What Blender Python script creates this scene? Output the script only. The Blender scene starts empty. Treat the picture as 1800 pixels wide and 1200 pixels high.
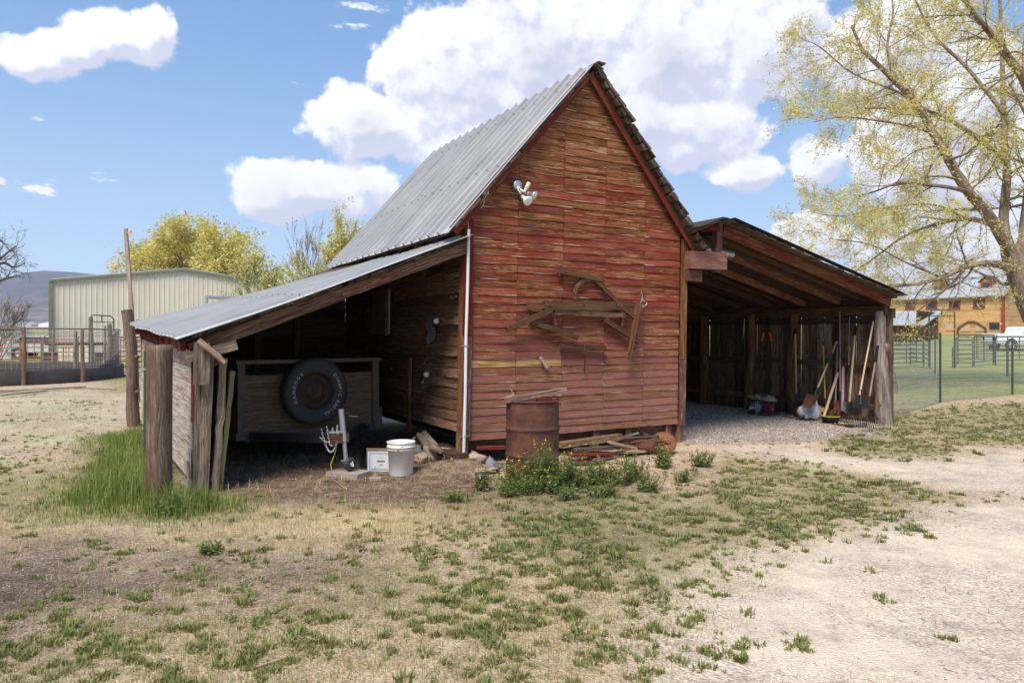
import bpy, math, random
import numpy as np
from mathutils import Vector, Matrix, noise as mnoise
rnd = random.Random(7)
SC = bpy.context.scene
COL = SC.collection
R = math.radians
F, HY, EYE = 1240.0, 590.0, 1.55
# ------------------------------------------------------------------ camera
cam_d = bpy.data.cameras.new("camera")
cam = bpy.data.objects.new("camera", cam_d); COL.objects.link(cam)
cam.location = (0, 0, EYE); cam.rotation_euler = (R(90), 0, 0)
cam_d.lens = F / 1800 * 36; cam_d.sensor_width = 36; cam_d.shift_y = -10 / 1800
cam_d.clip_start = .05; cam_d.clip_end = 20000
SC.camera = cam
SC.view_settings.view_transform = 'Standard'; SC.view_settings.look = 'None'
SC.view_settings.exposure = 1.38; SC.view_settings.gamma = 1
SC.cycles.max_bounces = 8; SC.cycles.diffuse_bounces = 4; SC.cycles.volume_bounces = 1
SC.cycles.sample_clamp_indirect = 4
SC.cycles.use_denoising = True
# ------------------------------------------------------------------ node helper
class NT:
    def __init__(s, tree): s.t = tree; s.n = tree.nodes; s.l = tree.links
    def new(s, typ, **kw):
        n = s.n.new(typ)
        for k, v in kw.items(): setattr(n, k, v)
        return n
    def put(s, sock, v):
        if isinstance(v, bpy.types.NodeSocket): s.l.new(v, sock)
        elif isinstance(v, (tuple, list)):
            v = tuple(v)
            if sock.type == 'RGBA' and len(v) == 3: v = v + (1,)
            sock.default_value = v
        else: sock.default_value = v
    def math(s, op, a, b=0.0, c=None, clamp=False):
        n = s.new('ShaderNodeMath', operation=op, use_clamp=clamp)
        s.put(n.inputs[0], a); s.put(n.inputs[1], b)
        if c is not None: s.put(n.inputs[2], c)
        return n.outputs[0]
    def vmath(s, op, a, b=(0, 0, 0)):
        n = s.new('ShaderNodeVectorMath', operation=op)
        s.put(n.inputs[0], a); s.put(n.inputs[1], b)
        return n.outputs['Value'] if op in ('LENGTH', 'DOT_PRODUCT') else n.outputs[0]
    def scale(s, v, k):
        n = s.new('ShaderNodeVectorMath', operation='MULTIPLY'); s.put(n.inputs[0], v); s.put(n.inputs[1], k if isinstance(k, tuple) else (k, k, k))
        return n.outputs[0]
    def noise(s, vec, sc=1, det=4, rough=.55, dist=0, lac=2.0, col=False):
        n = s.new('ShaderNodeTexNoise'); s.put(n.inputs['Vector'], vec); n.inputs['Scale'].default_value = sc
        n.inputs['Detail'].default_value = det; n.inputs['Roughness'].default_value = rough
        n.inputs['Distortion'].default_value = dist; n.inputs['Lacunarity'].default_value = lac
        return n.outputs['Color' if col else 'Fac']
    def voro(s, vec, sc=1, feat='F1', out='Distance', rand=1):
        n = s.new('ShaderNodeTexVoronoi', feature=feat); s.put(n.inputs['Vector'], vec); n.inputs['Scale'].default_value = sc
        n.inputs['Randomness'].default_value = rand
        return n.outputs[out]
    def mr(s, v, a, b, c=0, d=1, smooth=False):
        n = s.new('ShaderNodeMapRange'); n.interpolation_type = 'SMOOTHSTEP' if smooth else 'LINEAR'
        for i, x in enumerate((v, a, b, c, d)): s.put(n.inputs[i], x)
        return n.outputs[0]
    def mix(s, f, a, b, blend='MIX'):
        n = s.new('ShaderNodeMix', data_type='RGBA', blend_type=blend)
        s.put(n.inputs[0], f); s.put(n.inputs[6], a); s.put(n.inputs[7], b)
        return n.outputs[2]
    def ramp(s, v, stops):
        n = s.new('ShaderNodeValToRGB'); s.put(n.inputs[0], v); e = n.color_ramp.elements
        while len(e) < len(stops): e.new(.5)
        for el, (p, c) in zip(e, stops): el.position = p; el.color = tuple(c) + (1,) if len(c) == 3 else c
        return n.outputs[0]
    def attr(s, name, out='Fac'):
        n = s.new('ShaderNodeAttribute'); n.attribute_name = name; return n.outputs[out]
    def bump(s, h, st=.5, dist=.01):
        n = s.new('ShaderNodeBump'); s.put(n.inputs['Height'], h); s.put(n.inputs['Strength'], st); n.inputs['Distance'].default_value = dist
        return n.outputs[0]
# ------------------------------------------------------------------ world, sun
SUN_EL, SUN_AZ = 56, -158       # azimuth from +Y towards +X: the light comes from high behind the camera
W = bpy.data.worlds.new("World"); SC.world = W; W.use_nodes = True
w = NT(W.node_tree); w.n.clear()
def cloud_group():
    g = bpy.data.node_groups.new("cloud_density", 'ShaderNodeTree')
    g.interface.new_socket(name='P', in_out='INPUT', socket_type='NodeSocketVector')
    g.interface.new_socket(name='D', in_out='INPUT', socket_type='NodeSocketVector')
    g.interface.new_socket(name='Density', in_out='OUTPUT', socket_type='NodeSocketFloat')
    q = NT(g); gi = q.new('NodeGroupInput'); go = q.new('NodeGroupOutput')
    P, D = gi.outputs[0], gi.outputs[1]
    def blob(x, y, rx, ry):
        az = math.atan((x - 900) / F); el = (HY - y) / F * math.cos(az)
        k = math.cos(az)
        v = q.vmath('SUBTRACT', P, (az, el, 0)); v = q.vmath('MULTIPLY', v, (F / rx / (k * k) * .95, F / ry / k * .95, 0))
        return q.math('SUBTRACT', 1.0, q.vmath('LENGTH', v))
    big = [(200, 60, 125, 62), (85, 100, 100, 42), (262, 52, 58, 58), (130, 85, 100, 50),
           (640, 218, 128, 80), (790, 150, 160, 130), (930, 90, 210, 190), (1180, 90, 260, 170), (1330, 90, 130, 120), (1130, 210, 230, 90), (1190, 260, 70, 42),
           (860, 250, 130, 75),
           (540, 332, 148, 62), (635, 315, 62, 48), (470, 350, 76, 48),
           (1310, 303, 85, 30), (1440, 285, 60, 60), (1440, 425, 90, 55), (1640, 260, 190, 230), (1620, 450, 180, 90),
           (1900, 300, 260, 260), (2300, 380, 300, 120), (-350, 300, 220, 80), (1560, 90, 150, 110)]
    small = [(65, 328, 46, 15), (182, 316, 34, 13), (-4, 318, 22, 16), (517, 146, 46, 9), (612, 44, 40, 10), (645, 10, 60, 14), (72, 211, 16, 6)]
    d = None
    for b in big:
        v = blob(*b); v = q.math('MULTIPLY', v, min(b[2], b[3]) / 60.0 if min(b[2], b[3]) < 60 else 1.0)
        d = v if d is None else q.math('SMOOTH_MAX', d, v, .12)
    n1 = q.noise(D, 9, 9, .56); n2 = q.voro(q.vmath('ADD', D, q.scale(q.noise(D, 18, 4, .6, col=True), .05)), 20, 'SMOOTH_F1')
    nn = q.math('ADD', q.math('MULTIPLY', q.math('SUBTRACT', n1, .5), 1.5), q.math('MULTIPLY', q.math('SUBTRACT', .42, n2), .42))
    n3 = q.voro(q.vmath('ADD', D, q.scale(q.noise(D, 50, 4, .6, col=True), .02)), 58, 'SMOOTH_F1'); nn = q.math('ADD', nn, q.math('MULTIPLY', q.math('SUBTRACT', .40, n3), .15)); n4 = q.noise(D, 90, 5, .6); nn = q.math('ADD', nn, q.math('MULTIPLY', q.math('SUBTRACT', n4, .5), .26))
    a = q.math('ADD', d, nn)
    s = None
    for b in small:
        v = q.math('MULTIPLY', blob(*b), .55); s = v if s is None else q.math('MAXIMUM', s, v)
    s = q.math('ADD', q.math('MULTIPLY', q.math('ADD', s, -.05), 1.0), q.math('MULTIPLY', q.math('SUBTRACT', q.noise(q.vmath('MULTIPLY', D, (1, 1, 3.0)), 30, 8, .66), .5), 2.2))
    o = q.math('MAXIMUM', a, q.math('MULTIPLY', s, .42))
    q.l.new(o, go.inputs[0]); return g
G_ = cloud_group()
tc = w.new('ShaderNodeTexCoord'); dirv = w.vmath('NORMALIZE', tc.outputs['Generated'])
sep = w.new('ShaderNodeSeparateXYZ'); w.put(sep.inputs[0], dirv); dx, dy, dz = sep.outputs
az = w.math('ARCTAN2', dx, dy); hyp = w.math('SQRT', w.math('MAXIMUM', w.math('SUBTRACT', 1.0, w.math('MULTIPLY', dz, dz)), .002))
el = w.math('DIVIDE', dz, hyp)
cmb = w.new('ShaderNodeCombineXYZ'); w.put(cmb.inputs[0], az); w.put(cmb.inputs[1], el)
back = w.mr(dy, -.12, -.55, 0, 1.3, True)  # unseen cloud cover added behind the camera as white fill light from the front
def dens(off):
    n = w.new('ShaderNodeGroup'); n.node_tree = G_
    w.put(n.inputs[0], w.vmath('ADD', cmb.outputs[0], (off[0], off[1], 0))); w.put(n.inputs[1], w.vmath('ADD', dirv, (off[0], 0, off[1])))
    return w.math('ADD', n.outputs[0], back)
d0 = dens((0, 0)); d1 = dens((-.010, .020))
sky = w.new('ShaderNodeTexSky', sky_type='NISHITA'); sky.sun_disc = False
sky.sun_elevation = R(SUN_EL); sky.sun_rotation = R(SUN_AZ); sky.air_density = 1.0; sky.dust_density = .8; sky.ozone_density = 2.0; sky.altitude = 1700
bg1 = w.new('ShaderNodeBackground'); skb = w.mix(w.mr(el, .0, .45, 0, 1, True), (2.3, 3.6, 5.0), (.85, 2.0, 4.0)); w.put(bg1.inputs[0], w.mix(.72, sky.outputs[0], skb)); bg1.inputs[1].default_value = .076
SKY_MIX = bg1
lit = w.mr(w.math('SUBTRACT', d0, d1), -.24, .16, 0, 1, True)
thick = w.mr(d0, .35, 1.25, 0, 1, True)
lown = w.noise(dirv, 4.0, 5, .6)
gray = w.math('MULTIPLY', thick, w.mr(w.math('ADD', lown, w.math('MULTIPLY', w.noise(dirv, 22, 6, .6), .35)), .52, .80, .0, 1), clamp=True)
ccol = w.mix(lit, (.36, .375, .47), (.60, .60, .61)); ccol = w.mix(w.math('MULTIPLY', gray, .75), ccol, (.25, .26, .34))
bg2 = w.new('ShaderNodeBackground'); w.put(bg2.inputs[0], ccol); bg2.inputs[1].default_value = .74
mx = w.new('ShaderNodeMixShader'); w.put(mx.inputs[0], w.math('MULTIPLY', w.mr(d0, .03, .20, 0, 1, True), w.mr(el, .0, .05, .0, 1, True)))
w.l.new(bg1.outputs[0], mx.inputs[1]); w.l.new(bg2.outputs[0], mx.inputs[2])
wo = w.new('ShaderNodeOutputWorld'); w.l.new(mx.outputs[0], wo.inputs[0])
sd = bpy.data.lights.new("sun", 'SUN'); sun = bpy.data.objects.new("sun", sd); COL.objects.link(sun)
sd.energy = 2.1; sd.angle = R(26); sd.color = (1, .91, .79)
a_ = R(SUN_AZ); sv = Vector((math.sin(a_) * math.cos(R(SUN_EL)), math.cos(a_) * math.cos(R(SUN_EL)), math.sin(R(SUN_EL))))
sun.rotation_euler = sv.to_track_quat('Z', 'Y').to_euler(); sun.location = (-10, -10, 20)
# ------------------------------------------------------------------ coordinates
CU = Vector((math.cos(R(30)), .5)); CV = Vector((-.5, math.cos(R(30)))); A0 = Vector((-.572, 8.35))
def B(u, v, z):                      # barn coordinates (along the front, into the depth, up)
    return Vector((A0.x + u * CU.x + v * CV.x, A0.y + u * CU.y + v * CV.y, z))
def LB(u, v, z): return B(u + .02 * (z - .3), v, z)      # the old barn leans a little
def at(px, py, Z): return Vector(((px - 900) / F * Z, Z, EYE + (HY - py) / F * Z))
def T(x, y):
    d = max(0.0, y - 45.0); r = .03 * min(d, 75) + .014 * max(0, d - 75)
    k = min(1, max(0, (y - 45) / 20)); return r
def gp(px, py): 
    Z = EYE * F / (py - HY); return Vector(((px - 900) / F * Z, Z, 0))
def onV(px, py, V):
    d = (px - 900) / F
    s = (V + (A0.x * CV.x + A0.y * CV.y)) / (d * CV.x + CV.y)
    return at(px, py, s)
def onU(px, py, U):
    d = (px - 900) / F
    s = (U + (A0.x * CU.x + A0.y * CU.y)) / (d * CU.x + CU.y)
    return at(px, py, s)
def bv(p):
    q = Vector((p[0], p[1])) - A0; return q.dot(CU), q.dot(CV)
# ------------------------------------------------------------------ mesh builder
class MB:
    def __init__(s): s.v = []; s.f = []; s.rn = []; s.pt = []; s.gc = []; s.sm = []; s.mi = []; s.ed = {}
    def add(s, verts, faces, r=None, pt=.5, gc=None, smooth=False, mi=0):
        b = len(s.v); r = rnd.random() if r is None else r
        s.v += [tuple(v) for v in verts]
        s.rn += [r] * len(verts); s.pt += (list(pt) if isinstance(pt, (list, tuple)) else [pt] * len(verts))
        o = (r * 37.3, r * 11.7, r * 5.1)
        if gc is None: gc = [(v[2], v[0], v[1]) for v in verts]
        s.gc += [(g[0] + o[0], g[1] + o[1], g[2] + o[2]) for g in gc]
        s.f += [tuple(i + b for i in f) for f in faces]; s.sm += [smooth] * len(faces); s.mi += [mi] * len(faces)
    def board(s, p0, p1, w, t, up=(0, 0, 1), r=None, pt=.5, seg=1, jit=0.0, taper=1.0, mi=0):
        p0 = Vector(p0); p1 = Vector(p1); d = p1 - p0; L = d.length; d.normalize(); up = Vector(up)
        sx = d.cross(up)
        if sx.length < 1e-4: sx = d.cross(Vector((1, 0, 0)))
        sx.normalize(); up = sx.cross(d).normalized()          # w along up, t along sx
        vs, gc, fs = [], [], []
        for i in range(seg + 1):
            k = i / seg; c = p0.lerp(p1, k); ww = w / 2 * (1 + (taper - 1) * k)
            for a, b in ((-1, -1), (1, -1), (1, 1), (-1, 1)):
                j = rnd.uniform(-jit, jit) if jit else 0; j2 = rnd.uniform(-jit, jit) if jit else 0
                vs.append(c + up * (a * ww + j) + sx * (b * t / 2 + j2 * .5)); gc.append((k * L, a * ww, b * t / 2))
        for i in range(seg):
            o = i * 4
            for j in range(4): fs.append((o + j, o + (j + 1) % 4, o + 4 + (j + 1) % 4, o + 4 + j))
        fs += [(3, 2, 1, 0), (seg * 4, seg * 4 + 1, seg * 4 + 2, seg * 4 + 3)]
        s.add(vs, fs, r, pt, gc, False, mi)
    def box(s, c, sz, rz=0, r=None, pt=.5, mi=0):
        c = Vector(c); M = Matrix.Rotation(rz, 3, 'Z')
        vs = [c + M @ Vector((x * sz[0] / 2, y * sz[1] / 2, z * sz[2] / 2)) for z in (-1, 1) for x, y in ((-1, -1), (1, -1), (1, 1), (-1, 1))]
        s.add(vs, [(3, 2, 1, 0), (4, 5, 6, 7), (0, 1, 5, 4), (1, 2, 6, 5), (2, 3, 7, 6), (3, 0, 4, 7)], r, pt, None, False, mi)
    def tube(s, pts, rad, n=8, r=None, pt=.5, cap=True, jit=0, smooth=True, mi=0, flat=None):
        pts = [Vector(p) for p in pts]
        if not isinstance(rad, (list, tuple)): rad = [rad] * len(pts)
        vs, gc, fs = [], [], []; L = 0; prev = None
        for i, p in enumerate(pts):
            d = (pts[min(i + 1, len(pts) - 1)] - pts[max(i - 1, 0)]).normalized()
            if i: L += (p - pts[i - 1]).length
            if prev is None:
                a = d.cross(Vector((0, 0, 1)));
                if a.length < .05: a = d.cross(Vector((1, 0, 0)))
            else: a = prev - d * prev.dot(d)
            a.normalize(); prev = a; b = d.cross(a)
            for k in range(n):
                t = 2 * math.pi * k / n; rr = rad[i] * (1 + (rnd.uniform(-jit, jit) if jit else 0))
                vs.append(p + a * math.cos(t) * rr + b * math.sin(t) * rr); gc.append((L, math.cos(t) * rad[i], math.sin(t) * rad[i]))
        for i in range(len(pts) - 1):
            for k in range(n): fs.append((i * n + k, i * n + (k + 1) % n, (i + 1) * n + (k + 1) % n, (i + 1) * n + k))
        s.add(vs, fs, r, pt, gc, smooth, mi)
        if cap and n > 2:
            m = len(pts) - 1; rr = s.rn[-1]
            s.add(vs[:n], [tuple(range(n - 1, -1, -1))], rr, pt, gc[:n], False, mi); s.add(vs[m * n:], [tuple(range(n))], rr, pt, gc[m * n:], False, mi)
    def lathe(s, prof, M=None, n=24, r=None, pt=.5, smooth=True, jit=None, mi=0):
        M = M or Matrix.Identity(4); vs, gc, fs = [], [], []
        for (rad, z) in prof:
            for k in range(n):
                t = 2 * math.pi * k / n; q = rad * (1 + (jit(k, z) if jit else 0))
                vs.append(M @ Vector((q * math.cos(t), q * math.sin(t), z))); gc.append((z, q * math.cos(t), q * math.sin(t)))
        for i in range(len(prof) - 1):
            for k in range(n): fs.append((i * n + k, i * n + (k + 1) % n, (i + 1) * n + (k + 1) % n, (i + 1) * n + k))
        s.add(vs, fs, r, pt, gc, smooth, mi)
    def prism(s, poly, ext, r=None, pt=.5, mi=0):           # poly: 3-D points, ext: vector
        poly = [Vector(p) for p in poly]; ext = Vector(ext); n = len(poly)
        vs = poly + [p + ext for p in poly]
        fs = [tuple(range(n - 1, -1, -1)), tuple(range(n, 2 * n))] + [(i, (i + 1) % n, n + (i + 1) % n, n + i) for i in range(n)]
        s.add(vs, fs, r, pt, None, False, mi)
    def sphere(s, c, rad, n=10, sc=(1, 1, 1), jit=0, r=None, M=None, seed=None, mi=0):
        c = Vector(c); vs, fs = [], []; m = n // 2 + 1; M = M or Matrix.Identity(3); sd_ = rnd.random() * 99
        for i in range(m + 1):
            ph = math.pi * i / m
            for k in range(n):
                t = 2 * math.pi * k / n; d = Vector((math.sin(ph) * math.cos(t), math.sin(ph) * math.sin(t), math.cos(ph)))
                q = rad * (1 + (jit * (mnoise.noise(d * 1.7 + Vector((sd_, 0, 0))) * 2 + mnoise.noise(d * 4.5 + Vector((0, sd_, 0))) * .9) if jit else 0))
                vs.append(c + M @ Vector((d.x * q * sc[0], d.y * q * sc[1], d.z * q * sc[2])))
        for i in range(m):
            for k in range(n): fs.append((i * n + k, i * n + (k + 1) % n, (i + 1) * n + (k + 1) % n, (i + 1) * n + k))
        s.add(vs, fs, r, .5, None, True, mi)
    def build(s, name, mat, parent=None, loc=None, tagd=None):
        me = bpy.data.meshes.new(name)
        o = bpy.data.objects.new(name, me); COL.objects.link(o)
        off = Vector((0, 0, 0))
        if parent is not None:
            o.parent = parent; q = parent
            while q is not None: off += Vector(q.location); q = q.parent
        elif loc is not None: o.location = loc; off = Vector(loc)
        v = np.array(s.v, dtype=np.float64) - np.array(off)
        me.from_pydata(v.tolist(), [], s.f); me.update()
        for nm, dat, ty in (('rnd', s.rn, 'FLOAT'), ('pnt', s.pt, 'FLOAT')):
            a = me.attributes.new(nm, ty, 'POINT'); a.data.foreach_set('value', dat)
        a = me.attributes.new('gco', 'FLOAT_VECTOR', 'POINT'); a.data.foreach_set('vector', np.array(s.gc, dtype=np.float32).ravel())
        me.polygons.foreach_set('use_smooth', s.sm)
        if s.ed:
            ea = np.zeros((len(s.v), 3), dtype=np.float32)
            for i_, e_ in s.ed.items(): ea[i_, 0] = e_
            a = me.attributes.new('edg', 'FLOAT_VECTOR', 'POINT'); a.data.foreach_set('vector', ea.ravel())
        for m in (mat if isinstance(mat, (list, tuple)) else [mat]): me.materials.append(m)
        if any(s.mi): me.polygons.foreach_set('material_index', s.mi)
        if tagd: tag(o, *tagd)
        return o
def tag(o, label=None, cat=None, group=None, kind=None):
    if label: o['label'] = label
    if cat: o['category'] = cat
    if group: o['group'] = group
    if kind: o['kind'] = kind
    return o
def thing(name, loc, label, cat, group=None, kind=None):
    o = bpy.data.objects.new(name, None); COL.objects.link(o); o.location = loc; o.empty_display_size = .2
    return tag(o, label, cat, group, kind)
# ------------------------------------------------------------------ materials
def newmat(name):
    m = bpy.data.materials.new(name); m.use_nodes = True; q = NT(m.node_tree); q.n.clear()
    b = q.new('ShaderNodeBsdfPrincipled'); o = q.new('ShaderNodeOutputMaterial'); q.l.new(b.outputs[0], o.inputs[0])
    return m, q, b
def setb(q, b, col=None, rough=None, metal=None, nrm=None, spec=None):
    if col is not None: q.put(b.inputs['Base Color'], col)
    if rough is not None: q.put(b.inputs['Roughness'], rough)
    if metal is not None: q.put(b.inputs['Metallic'], metal)
    if nrm is not None: q.put(b.inputs['Normal'], nrm)
    if spec is not None: q.put(b.inputs['Specular IOR Level'], spec)
def wood(name, dark, mid, light, paint=None, paint2=None, amt=0.0, var=.45, bump=.6, stain=None, bleach=None, grain=26, spec=.18, edge=None, fade=0):
    m, q, b = newmat(name); g = q.attr('gco', 'Vector'); rn = q.attr('rnd'); pn = q.attr('pnt')
    warp = q.vmath('ADD', g, q.scale(q.noise(g, 2.2, 3, .5, col=True), (0, .07, .07)))
    gr = q.noise(q.scale(warp, (1.6, grain * 1.5, grain * 1.5)), 1, 8, .72)
    gr2 = q.noise(q.scale(warp, (3.4, grain * 5, grain * 5)), 1, 4, .65)
    gg = q.math('ADD', q.math('MULTIPLY', gr, .6), q.math('MULTIPLY', gr2, .4)); gg = q.mr(gg, .30, .70, .17, .83)
    col = q.ramp(gg, [(.30, dark), (.48, mid), (.68, light)])
    big = q.noise(q.scale(g, (1.1, 3.2, 3.2)), 1, 5, .6)
    if stain: col = q.mix(q.mr(big, .50, .66, 0, .8), col, stain)
    if bleach: col = q.mix(q.mr(q.math('ADD', gr2, q.math('MULTIPLY', q.math('SUBTRACT', rn, .5), .16)), .57, .70, 0, .8), col, bleach)
    col = q.mix(1, col, q.ramp(rn, [(0, (1 - var,) * 3), (1, (1 + var * .55,) * 3)]), 'MULTIPLY')
    h = gg
    if paint:
        pm = q.math('ADD', q.math('MULTIPLY', q.noise(q.scale(warp, (2.4, 34, 34)), 1, 9, .76), .65), q.math('MULTIPLY', q.noise(q.scale(warp, (6, 13, 13)), 1, 6, .7), .35)); pm2 = q.noise(q.scale(g, (1.3, 5, 5)), 1, 3, .5)
        v = q.math('ADD', q.math('ADD', q.math('MULTIPLY_ADD', pm, 1.35, -.275), q.math('MULTIPLY', pm2, .55)), q.math('MULTIPLY', q.math('SUBTRACT', rn, .5), .26))
        v = q.math('ADD', v, q.math('SUBTRACT', pn, .5)); v = q.math('ADD', v, q.math('MULTIPLY', q.math('SUBTRACT', gr, .5), -.5))
        f = q.mr(v, .66 - amt, .74 - amt, 0, 1)
        pc = q.mix(q.mr(q.noise(q.scale(g, (1.8, 9, 9)), 1, 6, .65), .42, .66, 0, 1), paint, paint2 or paint)
        pc = q.mix(1, pc, q.ramp(q.math('FRACT', q.math('MULTIPLY', rn, 7.3)), [(0, (.68,) * 3), (1, (1.2,) * 3)]), 'MULTIPLY')
        if fade:
            oz = q.new('ShaderNodeSeparateXYZ'); q.put(oz.inputs[0], q.new('ShaderNodeTexCoord').outputs['Object'])
            fz = q.math('MULTIPLY', q.mr(q.math('ADD', oz.outputs[2], q.math('MULTIPLY', big, .9)), 1.1, 2.4, .72, 0), 1.0)
            pc = q.mix(fz, pc, (.32, .155, .115)); col = q.mix(q.math('MULTIPLY', fz, .5), col, (.27, .155, .105))
        col = q.mix(q.math('MULTIPLY', f, .92), col, pc); col = q.mix(1, col, q.ramp(gg, [(.24, (.38,) * 3), (.42, (.90,) * 3), (.75, (1.12,) * 3)]), 'MULTIPLY'); h = q.math('ADD', q.math('MULTIPLY', gg, .8), q.math('MULTIPLY', f, .12))
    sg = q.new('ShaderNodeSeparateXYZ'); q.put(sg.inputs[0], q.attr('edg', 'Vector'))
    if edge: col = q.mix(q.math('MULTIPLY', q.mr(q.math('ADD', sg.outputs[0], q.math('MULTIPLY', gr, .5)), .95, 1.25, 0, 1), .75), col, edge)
    crack = q.math('LESS_THAN', q.noise(q.scale(warp, (.8, grain * 1.6, grain * 1.6)), 1, 3, .6), .31)
    col = q.mix(q.math('MULTIPLY', crack, .75), col, tuple(c * .25 for c in dark)); h = q.math('SUBTRACT', h, q.math('MULTIPLY', crack, .5))
    setb(q, b, col, .85, 0, q.bump(h, bump, .012), spec); return m
def plain(name, col, rough=.6, metal=0, var=.15, sc=8, bump=0, col2=None, spec=.4, lo=.4, hi=.6, det=5):
    m, q, b = newmat(name); g = q.new('ShaderNodeTexCoord').outputs['Object']
    n = q.noise(g, sc, det, .6)
    c = q.mix(q.mr(n, lo, hi), col, col2) if col2 else q.mix(1, col, q.ramp(n, [(.25, (1 - var,) * 3), (.75, (1 + var,) * 3)]), 'MULTIPLY')
    setb(q, b, c, rough, metal, q.bump(n, bump, .01) if bump else None, spec); return m
M = {}
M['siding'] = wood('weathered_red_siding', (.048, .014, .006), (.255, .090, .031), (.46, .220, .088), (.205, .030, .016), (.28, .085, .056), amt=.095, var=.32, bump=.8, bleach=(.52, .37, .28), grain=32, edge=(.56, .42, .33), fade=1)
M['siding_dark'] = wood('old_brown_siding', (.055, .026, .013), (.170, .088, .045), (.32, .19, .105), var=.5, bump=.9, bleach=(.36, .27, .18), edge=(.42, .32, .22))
M['trim_red'] = wood('red_trim', (.05, .016, .010), (.13, .036, .02), (.20, .085, .05), (.155, .020, .012), (.20, .045, .030), amt=.20, var=.25, bump=.5)
M['trim_faded'] = wood('faded_red_trim', (.09, .04, .028), (.20, .105, .075), (.32, .21, .16), (.16, .058, .040), (.23, .13, .095), amt=-.09, var=.3, bump=.6, bleach=(.45, .37, .32))
M['trim_brown'] = wood('brown_trim', (.06, .022, .010), (.18, .075, .030), (.30, .15, .06), (.17, .032, .02), None, amt=-.1, var=.3)
M['beam'] = wood('beam_wood', (.055, .025, .014), (.15, .078, .045), (.27, .165, .105), (.19, .05, .03), (.20, .08, .05), amt=-.05, var=.35, bleach=(.36, .27, .20))
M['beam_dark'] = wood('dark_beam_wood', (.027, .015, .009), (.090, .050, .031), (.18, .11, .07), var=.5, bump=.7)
M['gray'] = wood('gray_weathered_wood', (.055, .036, .024), (.17, .125, .088), (.33, .265, .20), var=.35, bump=1.0, grain=20)
M['post'] = wood('old_post_wood', (.050, .030, .019), (.19, .128, .088), (.38, .29, .215), var=.15, bump=1.2, grain=42, stain=(.14, .085, .055))
M['log'] = wood('peeled_log', (.06, .025, .010), (.20, .095, .042), (.36, .20, .10), var=.35, bump=.8, grain=14)
M['graylog'] = wood('gray_log', (.06, .042, .032), (.20, .155, .125), (.40, .33, .28), var=.2, bump=1.1, grain=14)
M['shake'] = wood('roof_shakes', (.035, .022, .015), (.12, .082, .056), (.27, .20, .145), var=.55, bump=1.0, stain=(.06, .035, .02))
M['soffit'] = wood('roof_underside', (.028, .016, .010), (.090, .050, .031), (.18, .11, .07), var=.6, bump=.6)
M['vboards'] = wood('vertical_boards', (.050, .027, .016), (.16, .092, .056), (.35, .235, .155), (.15, .035, .02), None, amt=-.26, var=.65, bump=.8, bleach=(.34, .27, .2))
M['whiteplank'] = wood('whitewashed_planks', (.17, .11, .08), (.44, .35, .285), (.62, .55, .48), (.34, .16, .11), (.5, .38, .32), amt=-.24, var=.2, bump=.5)
M['yoke'] = wood('oiled_old_wood', (.045, .02, .010), (.12, .058, .028), (.21, .115, .058), var=.35, bump=.7)
M['plank'] = wood('bleached_plank', (.16, .085, .05), (.38, .25, .17), (.6, .47, .36), (.28, .12, .06), None, amt=-.2, var=.3)
M['lumber'] = wood('scrap_lumber', (.07, .03, .015), (.22, .12, .06), (.40, .27, .16), (.22, .05, .03), (.30, .12, .08), amt=-.1, var=.5, bleach=(.42, .34, .26))
M['yellow_board'] = wood('bare_yellow_board', (.18, .08, .030), (.40, .23, .085), (.56, .38, .18), (.2, .04, .02), None, amt=-.28, var=.1)
M['handle'] = wood('ash_handle', (.36, .24, .13), (.55, .40, .24), (.68, .54, .36), var=.2, bump=.15)
M['handle_gray'] = wood('gray_handle', (.13, .09, .07), (.27, .20, .16), (.40, .31, .25), var=.2, bump=.3)
M['handle_orange'] = wood('varnished_handle', (.40, .20, .07), (.55, .32, .12), (.65, .42, .2), var=.1, bump=.1)
M['plywood'] = wood('weathered_plywood', (.055, .036, .024), (.14, .09, .06), (.27, .175, .11), var=.2, bump=.5, grain=34, bleach=(.30, .17, .08))
M['trailer_frame'] = plain('gray_painted_steel', (.115, .088, .066), .7, .1, .3, 14, .2)
M['dark_steel'] = plain('dark_steel', (.035, .033, .035), .5, .5, .3, 12, .1)
M['rubber'] = plain('tyre_rubber', (.045, .041, .039), .75, 0, .3, 30, .3)
M['white_letter'] = plain('raised_white_letters', (.50, .47, .43), .7, 0, .3, 60)
M['rust'] = plain('rusty_steel', (.085, .036, .026), .8, .1, .3, 9, .4, col2=(.15, .058, .032))
M['rust_orange'] = plain('orange_rust', (.22, .085, .035), .85, 0, .3, 14, .4, col2=(.16, .055, .03))
M['galv'] = plain('galvanised_pipe', (.50, .50, .51), .38, .75, .15, 20, .05)
M['chrome'] = plain('zinc_plate', (.62, .62, .62), .3, .9, .1, 20)
M['white_plastic'] = plain('white_plastic', (.80, .76, .70), .4, 0, .08, 6)
M['pvc'] = plain('white_pvc', (.74, .71, .67), .45, 0, .08, 9)
M['red_plastic'] = plain('red_print', (.45, .04, .03), .5)
M['bucket_label'] = plain('bucket_print', (.62, .32, .28), .6, 0, .3, 60)
M['blue_print'] = plain('blue_print', (.10, .34, .47), .6)
M['card'] = plain('printed_white_card', (.66, .67, .68), .75, 0, .06, 8)
M['card_blue'] = plain('printed_blue_card', (.32, .40, .47), .75, 0, .1, 8)
M['card_brown'] = plain('brown_card', (.40, .25, .13), .85, 0, .1, 8)
M['concrete'] = plain('concrete', (.33, .28, .235), .9, 0, .2, 22, .4)
M['rock'] = plain('field_stone', (.42, .33, .255), .9, 0, .3, 9, .6, col2=(.27, .20, .155))
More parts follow.
